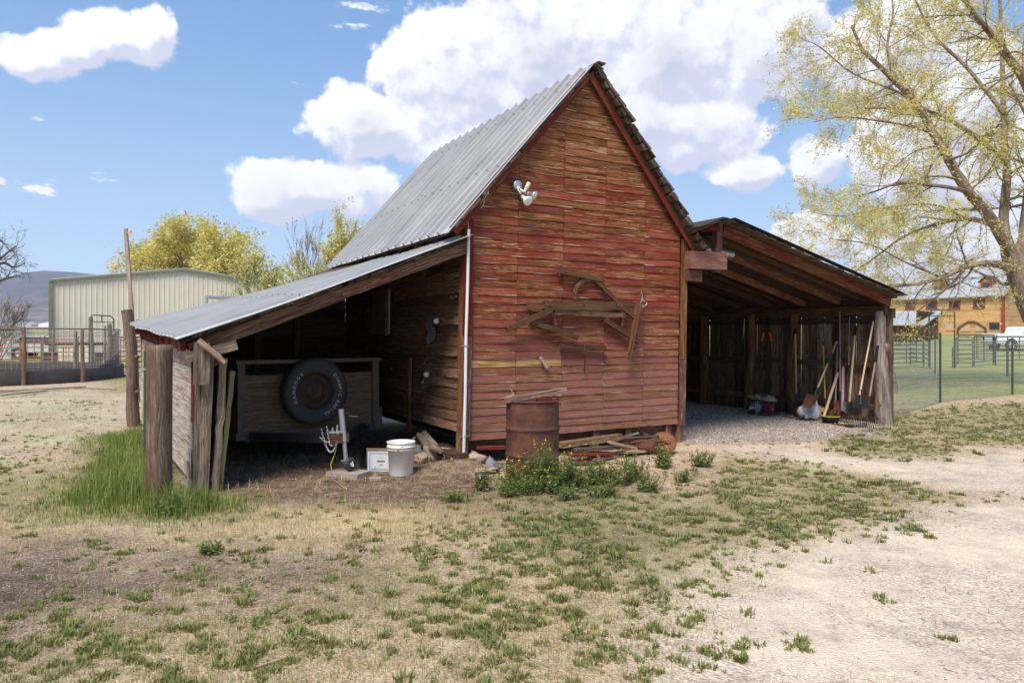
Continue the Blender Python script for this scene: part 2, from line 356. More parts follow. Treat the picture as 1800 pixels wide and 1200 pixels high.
M['rock_gray'] = plain('gray_stone', (.24, .23, .24), .9, 0, .3, 12, .5)
M['bark'] = wood('bark', (.075, .050, .034), (.24, .175, .125), (.40, .31, .23), var=.2, bump=1.2, grain=7)
M['bark_far'] = plain('far_bark', (.15, .115, .085), .9, 0, .3, 4)
M['green_paint'] = plain('green_steel', (.048, .070, .042), .5, .1, .2, 10)
M['olive'] = plain('olive_trim', (.19, .20, .145), .5, 0, .1, 3)
M['orange_paint'] = plain('orange_steel', (.42, .10, .03), .55, 0, .2, 10)
M['dull_steel'] = plain('dull_pipe', (.22, .20, .18), .5, .4, .25, 10)
M['wire'] = plain('galv_wire', (.42, .42, .43), .5, .5, .15, 8)
M['belt'] = plain('conveyor_belt', (.050, .042, .038), .8, 0, .35, 3, .2)
M['orange_tape'] = plain('orange_tape', (.85, .32, .02), .6)
M['black_plastic'] = plain('black_plastic', (.014, .013, .013), .75, 0, .2, 10, spec=.15)
M['grip_green'] = plain('green_grip', (.01, .10, .06), .6)
M['yellow_fg'] = plain('yellow_fibreglass', (.68, .46, .03), .5)
M['pink'] = plain('faded_purple_plastic', (.42, .22, .33), .6)
M['orange_grip'] = plain('orange_grip', (.85, .17, .015), .5)
M['sack'] = plain('white_sack', (.60, .60, .62), .6, 0, .3, 7, .5)
M['bag_tan'] = plain('tan_bag', (.48, .36, .24), .7, 0, .3, 12, .4)
M['bag_blue'] = plain('blue_bag', (.03, .12, .30), .6)
M['bag_red'] = plain('red_bag', (.40, .03, .05), .5, 0, .4, 40, .2, col2=(.6, .5, .48), lo=.55, hi=.6)
M['bag_green'] = plain('green_bag', (.04, .28, .10), .6)
M['white_paint'] = plain('white_car_paint', (.72, .73, .75), .3, 0, .04, 2)
M['glass'] = plain('dark_glass', (.03, .04, .05), .12, 0, .1, 2, spec=.8)
M['window_warm'] = plain('curtained_window', (.55, .40, .25), .5)
M['red_frame'] = plain('red_window_frame', (.33, .05, .03), .7)
M['roof_white'] = plain('pale_metal_roof', (.50, .50, .51), .45, .3, .1, 1)
M['cream'] = plain('cream_part', (.60, .55, .42), .5)
M['mossy'] = plain('mossy_edge', (.07, .10, .03), .9, 0, .3, 20, .2, col2=(.14, .085, .04))
M['black_hole'] = plain('dark_earth', (.02, .014, .010), .95)
def metal_roof():
    m, q, b = newmat('ribbed_metal_roof'); g = q.new('ShaderNodeTexCoord').outputs['Object']
    n = q.noise(g, 1.4, 6, .6); n2 = q.noise(q.scale(g, (1, 1, 3)), 11, 5, .6)
    c = q.ramp(n, [(.3, (.37, .37, .375)), (.7, (.48, .475, .47))]); c = q.mix(q.mr(n2, .60, .75, 0, .35), c, (.26, .24, .225)); gg = q.attr('gco', 'Vector'); stv = q.noise(q.scale(gg, (.5, 11, 1)), 1, 5, .6); c = q.mix(q.mr(stv, .55, .72, 0, .5), c, (.23, .20, .18)); rs = q.noise(g, 5, 6, .7); c = q.mix(q.mr(rs, .66, .74, 0, .55), c, (.20, .12, .08))
    sgx = q.new('ShaderNodeSeparateXYZ'); q.put(sgx.inputs[0], gg); lap = q.math('LESS_THAN', q.math('ABSOLUTE', q.math('SUBTRACT', q.math('FRACT', q.math('MULTIPLY', q.math('SUBTRACT', sgx.outputs[0], .05), .66)), .5)), .004); c = q.mix(q.math('MULTIPLY', lap, .7), c, (.10, .10, .10))
    setb(q, b, c, q.mr(n2, .3, .7, .5, .7), .35, q.bump(n2, .1, .01)); return m
M['metal_roof'] = metal_roof()
def cream_siding():
    m, q, b = newmat('cream_metal_siding'); g = q.new('ShaderNodeTexCoord').outputs['Object']
    n = q.noise(g, .6, 5, .6); setb(q, b, q.ramp(n, [(.3, (.64, .56, .46)), (.7, (.71, .63, .525))]), .5, 0, None, .3); return m
M['cream_siding'] = cream_siding()
def lodge_wood():
    m, q, b = newmat('lodge_boards'); g = q.attr('gco', 'Vector'); rn = q.attr('rnd')
    n = q.noise(q.scale(g, (.5, 6, 6)), 1, 6, .65)
    c = q.ramp(n, [(.3, (.40, .21, .08)), (.6, (.66, .39, .16))]); c = q.mix(1, c, q.ramp(rn, [(0, (.78,) * 3), (1, (1.15,) * 3)]), 'MULTIPLY')
    setb(q, b, c, .7); return m
M['lodge'] = lodge_wood()
def leaf(name, ca, cb, cc, trans=.35):
    m, q, b = newmat(name); rn = q.attr('rnd'); g = q.new('ShaderNodeTexCoord').outputs['Object']
    c = q.ramp(rn, [(0, ca), (.5, cb), (1, cc)]); n = q.noise(g, .9, 3, .5)
    c = q.mix(1, c, q.ramp(n, [(.3, (.8,) * 3), (.7, (1.15,) * 3)]), 'MULTIPLY')
    setb(q, b, c, .65, 0, None, .2)
    t = q.new('ShaderNodeBsdfTranslucent'); q.put(t.inputs[0], c); mx = q.new('ShaderNodeMixShader'); mx.inputs[0].default_value = trans
    o = [n for n in q.n if n.type == 'OUTPUT_MATERIAL'][0]; q.l.new(b.outputs[0], mx.inputs[1]); q.l.new(t.outputs[0], mx.inputs[2]); q.l.new(mx.outputs[0], o.inputs[0]); return m
M['leaf_spring'] = leaf('spring_leaves', (.66, .56, .16), (.82, .72, .22), (.86, .80, .36), .45)
M['leaf_far'] = leaf('far_spring_leaves', (.60, .49, .13), (.74, .64, .19), (.70, .66, .26))
M['leaf_far_green'] = leaf('far_green_yellow_leaves', (.62, .55, .16), (.76, .70, .24), (.72, .72, .32))
M['leaf_ochre'] = leaf('ochre_buds', (.50, .40, .17), (.64, .52, .22), (.66, .58, .30))
M['weed'] = leaf('low_weeds', (.20, .17, .055), (.24, .27, .085), (.43, .43, .19), .4)
M['grass_green'] = leaf('tall_green_grass', (.11, .17, .03), (.22, .29, .06), (.50, .45, .19), .35)
M['grass_straw'] = leaf('dry_straw_grass', (.38, .27, .13), (.52, .41, .22), (.66, .57, .36), .25)
M['grass_short'] = leaf('short_mixed_grass', (.18, .20, .06), (.36, .35, .13), (.55, .47, .23), .3)
M['mustard'] = leaf('mustard_leaves', (.11, .15, .04), (.20, .25, .075), (.33, .36, .13), .4)
M['yellow_flower'] = plain('yellow_petals', (.75, .62, .03), .6)
M['pink_flower'] = plain('tiny_lilac_flowers', (.55, .42, .50), .7)
def stones_mat():
    m, q, b = newmat('loose_stones'); rn = q.attr('rnd')
    c = q.ramp(rn, [(0, (.16, .13, .11)), (.35, (.36, .29, .235)), (.7, (.50, .42, .35)), (1, (.66, .60, .54))]); setb(q, b, c, .9); return m
M['stones'] = stones_mat()
M['litter'] = plain('dry_leaf_litter', (.48, .22, .07), .9, 0, .3, 30, col2=(.60, .40, .20))
# ------------------------------------------------------------------ ground
RS = np.random.RandomState(5)
def vnoise(x, y, sc, seed=0, octv=3):
    out = np.zeros_like(x); amp = 1; tot = 0
    for o in range(octv):
        X = x * sc + 31.7 * o + seed * 7.3; Y = y * sc - 11.3 * o + seed * 3.1
        xi = np.floor(X).astype(np.int64); yi = np.floor(Y).astype(np.int64); fx = X - xi; fy = Y - yi
        fx = fx * fx * (3 - 2 * fx); fy = fy * fy * (3 - 2 * fy)
        def h(a, b):
            n = (a * 374761393 + b * 668265263 + seed * 974634 + o * 1274126177) & 0x7fffffff
            n = ((n ^ (n >> 13)) * 1274126177) & 0x7fffffff
            return ((n ^ (n >> 16)) & 0xffff) / 65535.0
        v = (h(xi, yi) * (1 - fx) + h(xi + 1, yi) * fx) * (1 - fy) + (h(xi, yi + 1) * (1 - fx) + h(xi + 1, yi + 1) * fx) * fy
        out += amp * v; tot += amp; amp *= .5; sc = sc * 2
    return out / tot
def wpoly(px): return np.array([gp(*p)[:2] for p in px])
def bpoly(b): return np.array([B(u, v, 0)[:2] for u, v in b])
def sdf(x, y, P):                       # positive inside
    d = np.full(x.shape, 1e9); ins = np.zeros(x.shape, bool); n = len(P)
    for i in range(n):
        ax, ay = P[i]; bx, by = P[(i + 1) % n]; ex, ey = bx - ax, by - ay; wx, wy = x - ax, y - ay
        t = np.clip((wx * ex + wy * ey) / (ex * ex + ey * ey + 1e-12), 0, 1)
        d = np.minimum(d, (wx - t * ex) ** 2 + (wy - t * ey) ** 2)
        c = ((ay > y) != (by > y)) & (x < (bx - ax) * (y - ay) / (by - ay + 1e-12) + ax); ins ^= c
    d = np.sqrt(d); return np.where(ins, d, -d)
def soft(x, y, P, wd=.25, nz=.35, seed=1, sc=1.6):
    return np.clip((sdf(x, y, P) + (vnoise(x, y, sc, seed, 4) - .5) * 2 * nz) / wd * .5 + .5, 0, 1)
def mx_(*a):
    o = a[0]
    for b in a[1:]: o = np.maximum(o, b)
    return o
Z_PALE = [wpoly([(1060, 1260), (1190, 1090), (1235, 1005), (1330, 985), (1440, 962), (1500, 925), (1600, 905), (1720, 885), (1800, 872), (2300, 850), (2900, 1260)]),
          wpoly([(1200, 792), (1300, 778), (1420, 775), (1500, 800), (1660, 805), (1720, 792), (1800, 785), (2300, 780), (2500, 850), (1800, 878), (1690, 860), (1600, 850), (1430, 815), (1300, 800)])]
Z_SHED = [bpoly([(3.5, -.25), (8.0, -.1), (8.1, 5), (3.45, 5)]), wpoly([(1200, 750), (1480, 742), (1540, 765), (1420, 775), (1290, 782), (1215, 785)])]
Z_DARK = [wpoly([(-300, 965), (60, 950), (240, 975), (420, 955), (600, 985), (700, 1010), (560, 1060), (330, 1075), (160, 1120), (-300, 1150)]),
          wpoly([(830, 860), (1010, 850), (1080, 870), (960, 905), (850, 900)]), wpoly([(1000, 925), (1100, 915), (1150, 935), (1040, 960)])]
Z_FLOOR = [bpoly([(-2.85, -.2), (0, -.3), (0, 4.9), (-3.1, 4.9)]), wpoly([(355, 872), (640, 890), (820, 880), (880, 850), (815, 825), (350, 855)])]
Z_LPATH = [wpoly([(-900, 688), (-100, 688), (100, 690), (225, 695), (232, 745), (150, 790), (60, 840), (-100, 890), (-900, 900)])]
Z_TALL = [wpoly([(60, 905), (105, 840), (180, 775), (258, 738), (300, 790), (330, 868), (470, 885), (420, 912), (300, 925), (180, 915), (100, 920)]),
          bpoly([(-3.75, -.1), (-3.0, -.1), (-3.3, 5.3), (-3.9, 5.3)])]
Z_WEED = [wpoly([(840, 875), (1000, 850), (1200, 862), (1330, 800), (1280, 772), (1420, 778), (1580, 845), (1590, 878), (1690, 872), (1700, 890), (1590, 922), (1430, 940), (1440, 985), (1240, 998), (1200, 1060), (1080, 990), (900, 975)]),
          wpoly([(1400, 770), (1540, 745), (1600, 770), (1740, 800), (1600, 812), (1450, 800)]), wpoly([(1560, 725), (1800, 708), (2200, 700), (2200, 795), (1800, 786), (1600, 770)]), wpoly([(1560, 742), (1800, 715), (2200, 705), (2200, 780), (1800, 775), (1620, 765)])]
Z_WMED = [wpoly([(330, 1260), (480, 1090), (560, 980), (900, 945), (1230, 1000), (1170, 1100), (1060, 1260)]), wpoly([(60, 1060), (330, 1050), (600, 1100), (500, 1260), (60, 1260)])]
Z_FIELD = [wpoly([(1570, 718), (1640, 706), (1800, 693), (2600, 660), (3600, 612), (1500, 610), (1560, 660)])]
Z_STRAW = [wpoly([(300, 925), (430, 905), (560, 885), (700, 878), (860, 885), (900, 930), (700, 950), (420, 950), (250, 960)]),
           wpoly([(-100, 905), (100, 915), (180, 930), (100, 960), (-100, 960)])]
Z_LGRASS = [wpoly([(195, 664), (260, 655), (260, 685), (200, 690)]), wpoly([(-300, 900), (-100, 820), (60, 820), (110, 845), (60, 920), (-300, 940)])]
def zone(x, y):
    g = {}
    g['pale'] = mx_(*[soft(x, y, P, .35, .30, 1 + i) for i, P in enumerate(Z_PALE)])
    g['shed'] = mx_(*[soft(x, y, P, .25, .15, 3) for P in Z_SHED])
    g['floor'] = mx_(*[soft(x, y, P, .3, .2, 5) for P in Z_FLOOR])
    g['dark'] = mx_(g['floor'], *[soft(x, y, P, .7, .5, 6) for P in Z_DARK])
    g['path'] = mx_(*[soft(x, y, P, .8, .5, 8) for P in Z_LPATH])
    g['tall'] = mx_(*[soft(x, y, P, .25, .25, 9, 2.2) for P in Z_TALL])
    g['weed'] = mx_(*[soft(x, y, P, .5, .45, 10) for P in Z_WEED])
    g['wmed'] = mx_(*[soft(x, y, P, .7, .6, 11) for P in Z_WMED])
    g['straw'] = mx_(*[soft(x, y, P, .5, .4, 12) for P in Z_STRAW])
    g['lgr'] = mx_(*[soft(x, y, P, .5, .4, 15) for P in Z_LGRASS])
    far = np.clip((y - 24) / 14, 0, 1)
    g['field'] = mx_(soft(x, y, Z_FIELD[0], .6, .5, 13), far)
    return g
MOUND = [(B(-.15, -.10, 0), .6, .13), (B(3.5, -.5, 0), .8, .04)]
def height(x, y):
    h = .03 * np.clip(y - 45, 0, 75) + .014 * np.clip(y - 120, 0, 4000)
    near = np.clip(1 - (np.hypot(x, y - 8) - 18) / 12, 0, 1)
    h = h + near * ((vnoise(x, y, .5, 21, 3) - .5) * .07 + (vnoise(x, y, 3.2, 22, 3) - .5) * .018)
    for c, r, a in MOUND: h = h + a * np.exp(-((x - c.x) ** 2 + (y - c.y) ** 2) / (r * r) * 2.2)
    return h
def ht(x, y): return float(height(np.array([float(x)]), np.array([float(y)]))[0])
def axis(n0, n1, step, lim, g=1.13):
    a = list(np.arange(n0, n1, step)); s = step; v = a[-1]
    while v < lim: s *= g; v += s; a.append(v)
    s = step; v = a[0]; b = []
    while v > -lim: s *= g; v -= s; b.append(v)
    return np.array(b[::-1] + a)
gx = axis(-9, 9.5, .055, 5200); gy = axis(2.2, 17, .055, 5200); gy = gy[gy > -60]
X, Y = np.meshgrid(gx, gy); ZZ = height(X, Y)
nx, ny = len(gx), len(gy)
me = bpy.data.meshes.new("ground"); nv = nx * ny
me.vertices.add(nv); me.vertices.foreach_set('co', np.stack([X, Y, ZZ], -1).astype(np.float32).ravel())
idx = np.arange(nv).reshape(ny, nx); q4 = np.stack([idx[:-1, :-1], idx[:-1, 1:], idx[1:, 1:], idx[1:, :-1]], -1).reshape(-1, 4)
me.loops.add(q4.size); me.loops.foreach_set('vertex_index', q4.ravel()); me.polygons.add(len(q4))
me.polygons.foreach_set('loop_start', np.arange(0, q4.size, 4)); me.polygons.foreach_set('use_smooth', np.ones(len(q4), bool)); me.update(calc_edges=True)
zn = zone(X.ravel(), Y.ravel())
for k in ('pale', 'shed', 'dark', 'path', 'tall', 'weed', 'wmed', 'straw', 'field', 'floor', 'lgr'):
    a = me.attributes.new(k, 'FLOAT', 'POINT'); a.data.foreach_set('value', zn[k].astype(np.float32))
ground = bpy.data.objects.new("ground", me); COL.objects.link(ground); tag(ground, 'bare dirt and thin grass ground around the barn', 'ground', kind='structure')
def ground_mat():
    m, q, b = newmat('ground_soil'); g = q.new('ShaderNodeTexCoord').outputs['Object']
    A = {k: q.attr(k) for k in ('pale', 'shed', 'dark', 'path', 'tall', 'weed', 'wmed', 'straw', 'field', 'lgr', 'floor')}
    n1 = q.noise(g, .9, 8, .62); n2 = q.noise(g, 7, 7, .68); n3 = q.noise(g, 38, 5, .7); vor = q.voro(g, 75); vc = q.voro(g, 75, out='Color')
    sp = q.new('ShaderNodeSeparateColor'); q.put(sp.inputs[0], vc); cell = sp.outputs[0]
    grit = q.math('ADD', q.math('MULTIPLY', n3, .55), q.math('MULTIPLY', cell, .45))
    base = q.ramp(q.math('ADD', q.math('MULTIPLY', n2, .5), q.math('MULTIPLY', grit, .5)), [(.30, (.13, .095, .07)), (.44, (.33, .25, .185)), (.58, (.52, .42, .33)), (.75, (.68, .59, .48))])
    litter = q.math('MULTIPLY', q.mr(q.noise(g, 48, 4, .7), .54, .60), q.mr(q.noise(g, 1.7, 4, .6), .40, .55))
    base = q.mix(q.math('MULTIPLY', litter, .75), base, (.60, .36, .15))
    pale = q.ramp(grit, [(.25, (.32, .26, .20)), (.42, (.49, .415, .335)), (.62, (.61, .53, .44)), (.85, (.70, .64, .55))])
    sand = q.mr(n1, .46, .60, 0, 1, True); pale = q.mix(q.math('MULTIPLY', sand, .75), pale, (.64, .55, .445)); pale = q.mix(q.mr(q.noise(g, 2.6, 6, .6), .55, .72, 0, .35), pale, (.40, .31, .24))
    shed = q.ramp(q.math('ADD', q.math('MULTIPLY', cell, .7), q.math('MULTIPLY', n2, .3)), [(.15, (.10, .085, .07)), (.45, (.30, .25, .21)), (.8, (.52, .46, .40))])
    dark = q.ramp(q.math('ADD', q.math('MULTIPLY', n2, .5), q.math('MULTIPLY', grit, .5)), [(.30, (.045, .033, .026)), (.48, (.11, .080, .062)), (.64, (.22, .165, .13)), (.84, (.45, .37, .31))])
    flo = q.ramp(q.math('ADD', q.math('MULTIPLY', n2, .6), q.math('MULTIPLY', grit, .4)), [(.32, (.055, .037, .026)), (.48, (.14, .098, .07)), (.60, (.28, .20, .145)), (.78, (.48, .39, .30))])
    path = q.ramp(q.math('ADD', q.math('MULTIPLY', n1, .6), q.math('MULTIPLY', grit, .4)), [(.3, (.30, .21, .15)), (.5, (.44, .36, .27)), (.7, (.56, .49, .38))])
    path = q.mix(q.math('MULTIPLY', q.mr(q.noise(q.scale(g, (.25, 1.6, 1)), 1.4, 5, .6), .45, .60), .45), path, (.33, .36, .20))
    green = q.ramp(n2, [(.3, (.11, .11, .04)), (.5, (.19, .19, .075)), (.7, (.33, .29, .15))])
    straw = q.ramp(q.math('ADD', q.math('MULTIPLY', n2, .5), q.math('MULTIPLY', grit, .5)), [(.3, (.30, .22, .12)), (.5, (.46, .36, .21)), (.7, (.58, .48, .31))])
    field = q.ramp(q.noise(q.scale(g, (.35, 1, 1)), .9, 8, .7), [(.34, (.40, .32, .21)), (.44, (.30, .30, .13)), (.58, (.18, .24, .07)), (.78, (.33, .34, .15))])
    gy_ = q.new('ShaderNodeSeparateXYZ'); q.put(gy_.inputs[0], g)
    fard = q.mr(gy_.outputs[1], 110, 400); valley = q.ramp(q.noise(q.scale(g, (.004, .02, 1)), 1, 5, .6), [(.35, (.30, .24, .17)), (.6, (.42, .35, .27))])
    field = q.mix(fard, field, valley)
    c = base
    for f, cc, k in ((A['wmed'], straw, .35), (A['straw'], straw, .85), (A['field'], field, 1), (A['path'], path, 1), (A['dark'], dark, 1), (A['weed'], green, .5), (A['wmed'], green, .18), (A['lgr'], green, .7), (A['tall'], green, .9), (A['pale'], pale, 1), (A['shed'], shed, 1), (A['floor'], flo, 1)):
        c = q.mix(q.math('MULTIPLY', f, k), c, cc)
    h = q.math('ADD', q.math('MULTIPLY', n3, .6), q.math('ADD', q.math('MULTIPLY', n2, 1.0), q.math('MULTIPLY', vor, -.5)))
    dist = q.mr(gy_.outputs[1], 10, 40, 1, .1)
    c = q.mix(1, c, (1.04, 1.0, .945), 'MULTIPLY'); c = q.mix(q.mr(gy_.outputs[1], 20, 40, 1, .2), c, q.mix(1, c, q.ramp(q.noise(g, 3.1, 10, .72), [(.30, (.70, .68, .68)), (.5, (1.06,) * 3), (.70, (1.22, 1.21, 1.19))]), 'MULTIPLY'))
    setb(q, b, c, .95, 0, q.bump(h, q.math('MULTIPLY', dist, .75), .02), .12); return m
me.materials.append(ground_mat())
def chips_mat():
    m, q, b = newmat('wood_chips'); c = q.ramp(q.attr('rnd'), [(0, (.20, .12, .07)), (.3, (.48, .27, .12)), (.6, (.55, .43, .30)), (1, (.74, .66, .55))]); setb(q, b, c, .9); return m
M['chips'] = chips_mat()
# ------------------------------------------------------------------ fast blade / pebble scatter (uncountable cover)
def np_mesh(name, verts, faces, rn, mat, label, cat=None, kind='stuff'):
    me = bpy.data.meshes.new(name); me.vertices.add(len(verts)); me.vertices.foreach_set('co', verts.astype(np.float32).ravel())
    k = faces.shape[1]; me.loops.add(faces.size); me.loops.foreach_set('vertex_index', faces.ravel().astype(np.int32)); me.polygons.add(len(faces))
    me.polygons.foreach_set('loop_start', np.arange(0, faces.size, k)); me.update(calc_edges=True)
    a = me.attributes.new('rnd', 'FLOAT', 'POINT'); a.data.foreach_set('value', rn.astype(np.float32)); me.materials.append(mat)
    o = bpy.data.objects.new(name, me); COL.objects.link(o); tag(o, label, cat, None, kind); return o
def blades(x, y, L, wd, lean, rn, z0=None, az=None):
    n = len(x); az = RS.uniform(0, 2 * np.pi, n) if az is None else az; fa = az + RS.uniform(-.5, .5, n) + np.pi / 2
    z = height(x, y) if z0 is None else z0
    px = np.stack([x, y, z - .004], -1); s = np.stack([np.cos(fa) * wd / 2, np.sin(fa) * wd / 2, np.zeros(n)], -1)
    dh = np.stack([np.cos(az), np.sin(az), np.zeros(n)], -1); up = np.array([0, 0, 1.0])
    m = px + dh * (L * lean * .35)[:, None] + up * (L * .55 * np.sqrt(1 - np.clip(lean, 0, .95) ** 2 * .3))[:, None]
    t = px + dh * (L * lean)[:, None] + up * (L * np.sqrt(1 - np.clip(lean, 0, .95) ** 2))[:, None]
    v = np.stack([px - s, px + s, m + s * .8, m - s * .8, t], 1)
    return v, rn
def blade_faces(n):
    b = np.arange(n)[:, None] * 5
    return np.concatenate([b + np.array([[0, 1, 2]]), b + np.array([[0, 2, 3]]), b + np.array([[3, 2, 4]])], 0)
def emit(name, V, rn, mat, label, cat='grass'):
    n = len(V); return np_mesh(name, V.reshape(-1, 3), blade_faces(n), np.repeat(rn, 5), mat, label, cat)
def scatter(n, x0, x1, y0, y1, dens, seed, pw=1.7):
    r = np.random.RandomState(seed); u = r.uniform(0, 1, n); y = y0 + (y1 - y0) * u ** pw; x = r.uniform(0, 1, n)
    xx = (x0 + (x1 - x0) * x) * y                       # x is a fraction of distance: even cover in view and beyond its edges
    k = r.uniform(0, 1, n) < dens(xx, y); return xx[k], y[k], r
def inb(x, y, u0, u1, v0, v1):
    dx, dy = x - A0.x, y - A0.y; u = dx * CU.x + dy * CU.y; v = dx * CV.x + dy * CV.y
    return (u > u0) & (u < u1) & (v > v0) & (v < v1)
def under(x, y): return inb(x, y, -3.0, 3.5, -.03, 5.1) | inb(x, y, 3.4, 8.2, .1, 5.1)
# low weeds: rosettes of short broad leaves
def d_weed(x, y):
    z = zone(x, y); p = vnoise(x, y, 4.6, 31, 3); p8 = vnoise(x, y, 9.5, 36, 2); p2 = vnoise(x, y, .8, 33, 2)
    d = z['weed'] * np.clip((p - .36) * 6, 0, 1) * np.clip((p8 - .28) * 5, 0, 1) * np.where(y > 9.5, 1.6, 1.0) + z['wmed'] * np.clip((p8 - .47) * 7, 0, 1) * np.clip((vnoise(x, y, 1.4, 37, 2) - .28) * 4, 0, 1) * .7 + np.clip((p8 - .62) * 7, 0, 1) * .45 * (1 - z['pale']) + z['path'] * np.clip((p2 - .60) * 6, 0, 1) * .25
    d = d * (1 - .96 * z['pale']) * (1 - z['shed'] * .97) * (1 - z['tall']) * (1 - .55 * z['dark'] * (1 - z['wmed']))
    return np.where(under(x, y), 0, d)
cx, cy, r_ = scatter(74000, -.95, .95, 2.7, 17, d_weed, 41)
ex = [gp(*p) for p in ((1250, 1150), (1290, 1160), (1305, 1135), (1225, 1175), (1190, 1165), (1390, 1138), (1415, 1132), (1555, 1052), (1635, 948), (1590, 940), (1550, 950), (1305, 1160), (1280, 1140), (1240, 1140), (1180, 1110), (175, 960), (160, 955), (375, 962), (420, 975), (460, 965), (1100, 1155), (1160, 1150), (1610, 935), (1655, 1115), (120, 1100), (100, 1130), (240, 1135))]
exx = np.concatenate([np.array([p.x for p in ex]) + RS.normal(0, .035, len(ex)) for _ in range(4)]); exy = np.concatenate([np.array([p.y for p in ex]) + RS.normal(0, .035, len(ex)) for _ in range(4)])
cx = np.concatenate([cx, exx]); cy = np.concatenate([cy, exy]); nC = len(cx)
csz = np.clip(RS.lognormal(-.32, .38, nC), .4, 1.9) * np.where(zone(cx, cy)['weed'] > .5, 1.1, .9); csz[-len(exx):] = RS.uniform(.6, 1.15, len(exx)); csz *= .74
nl = 22; ix = np.repeat(np.arange(nC), nl); rr = RS.uniform(0, 1, len(ix)) ** .6 * .042 * csz[ix]; aa = RS.uniform(0, 2 * np.pi, len(ix))
bx = cx[ix] + np.cos(aa) * rr; by = cy[ix] + np.sin(aa) * rr
L = RS.uniform(.022, .058, len(ix)) * csz[ix]; ln = np.clip(RS.uniform(.15, .85, len(ix)), 0, .95)
crn = RS.uniform(0, .45, nC); V, rn_ = blades(bx, by, L, L * .22 + .0025, ln, np.clip(crn[ix] + RS.uniform(0, .5, len(ix)), 0, 1), az=aa)
emit('low_weeds', V, rn_, M['weed'], 'low green weeds sprouting in clumps across the dirt yard', 'weeds')
fl = RS.uniform(0, 1, len(ix)) < .035 * (zone(bx, by)['weed'] > .4)
fx, fy, fz = bx[fl], by[fl], height(bx[fl], by[fl]) + L[fl] * 1.0 + .006
o8 = np.array([[1, 0, 0], [0, 1, 0], [-1, 0, 0], [0, -1, 0], [0, 0, 1], [0, 0, -1.]])
f8 = np.array([[0, 1, 4], [1, 2, 4], [2, 3, 4], [3, 0, 4], [1, 0, 5], [2, 1, 5], [3, 2, 5], [0, 3, 5]])
def octas(x, y, z, sx, sy, sz, rn, name, mat, label, cat):
    n = len(x); th = RS.uniform(0, 6.28, n); v = np.repeat(o8[None], n, 0) * np.stack([sx, sy, sz], -1)[:, None, :]; v = v * RS.uniform(.75, 1.25, v.shape)
    c, s = np.cos(th)[:, None], np.sin(th)[:, None]; vx = v[..., 0] * c - v[..., 1] * s; vy = v[..., 0] * s + v[..., 1] * c
    v = np.stack([vx + x[:, None], vy + y[:, None], v[..., 2] + z[:, None]], -1)
    f = (np.arange(n)[:, None, None] * 6 + f8[None]).reshape(-1, 3); return np_mesh(name, v.reshape(-1, 3), f, np.repeat(rn, 6), mat, label, cat)
k = np.full(len(fx), .0045); octas(fx, fy, fz, k, k, k * .7, RS.uniform(0, 1, len(fx)), 'weed_flowers', M['pink_flower'], 'tiny pale lilac flowers dotted over the low weeds', 'flowers')
# short mixed grass
def d_short(x, y):
    z = zone(x, y); p = vnoise(x, y, 1.3, 51, 4); return np.where(under(x, y), 0, (np.clip((p - .40) * 4, 0, 1) * .40 + z['weed'] * .8 + z['wmed'] * .8 + z['lgr'] * .9 + z['straw'] * .3 + z['field'] * .5 + z['path'] * np.clip((vnoise(x, y, .9, 52, 3) - .45) * 4, 0, 1) * .5) * (1 - .97 * z['pale']) * (1 - z['shed']) * (1 - .7 * z['dark']))
sx, sy, r_ = scatter(300000, -.95, .95, 2.7, 26, d_short, 43, 1.5); n = len(sx)
V, rn_ = blades(sx, sy, RS.uniform(.012, .042, n) * (1 + sy * .03), RS.uniform(.0016, .0036, n) * (1 + sy * .04), RS.uniform(.1, .8, n), RS.uniform(0, 1, n))
emit('short_grass', V, rn_, M['grass_short'], 'thin short green and yellow grass over the yard')
# dry straw
def d_straw(x, y):
    z = zone(x, y); p = vnoise(x, y, 1.9, 61, 4); return np.where(under(x, y), 0, (z['straw'] * np.clip((p - .3) * 4, 0, 1) + np.clip((p - .5) * 4, 0, 1) * .35 + z['wmed'] * .35) * (1 - .97 * z['pale']) * (1 - z['shed']) * (1 - .6 * z['dark']))
sx, sy, r_ = scatter(190000, -.95, .95, 2.7, 18, d_straw, 44, 1.5); n = len(sx); st = zone(sx, sy)['straw']
V, rn_ = blades(sx, sy, RS.uniform(.02, .06, n) * (1 + st * 1.0), RS.uniform(.0016, .0038, n), RS.uniform(.2, .95, n), RS.uniform(0, 1, n))
emit('dry_grass', V, rn_, M['grass_straw'], 'dry straw coloured grass in front of the shed')
# tall green grass by the big post
def d_tall(x, y): z = zone(x, y); return np.where(inb(x, y, -2.98, 3.5, -.0, 5.1), 0, z['tall'] * np.clip((vnoise(x, y, 2.5, 71, 3) - .25) * 4, .15, 1))
tx = RS.uniform(-7.2, -1.6, 90000); ty = RS.uniform(5.2, 13.5, 90000); kk = RS.uniform(0, 1, 90000) < d_tall(tx, ty); tx, ty = tx[kk], ty[kk]; n = len(tx)
hh = .45 + .7 * vnoise(tx, ty, 1.2, 72, 3) + .35 * np.clip(1 - np.hypot(tx + 3.2, ty - 6.9) / 1.3, 0, 1) * 1.2; edge = np.clip(mx_(*[sdf(tx, ty, P) for P in Z_TALL]) * 2.5, .25, 1)
V, rn_ = blades(tx, ty, RS.uniform(.13, .34, n) * hh * edge, RS.uniform(.004, .008, n), RS.uniform(.05, .6, n), np.clip(RS.normal(.45, .25, n), 0, 1))
emit('tall_grass', V, rn_, M['grass_green'], 'tall lush green grass around the big wooden post')
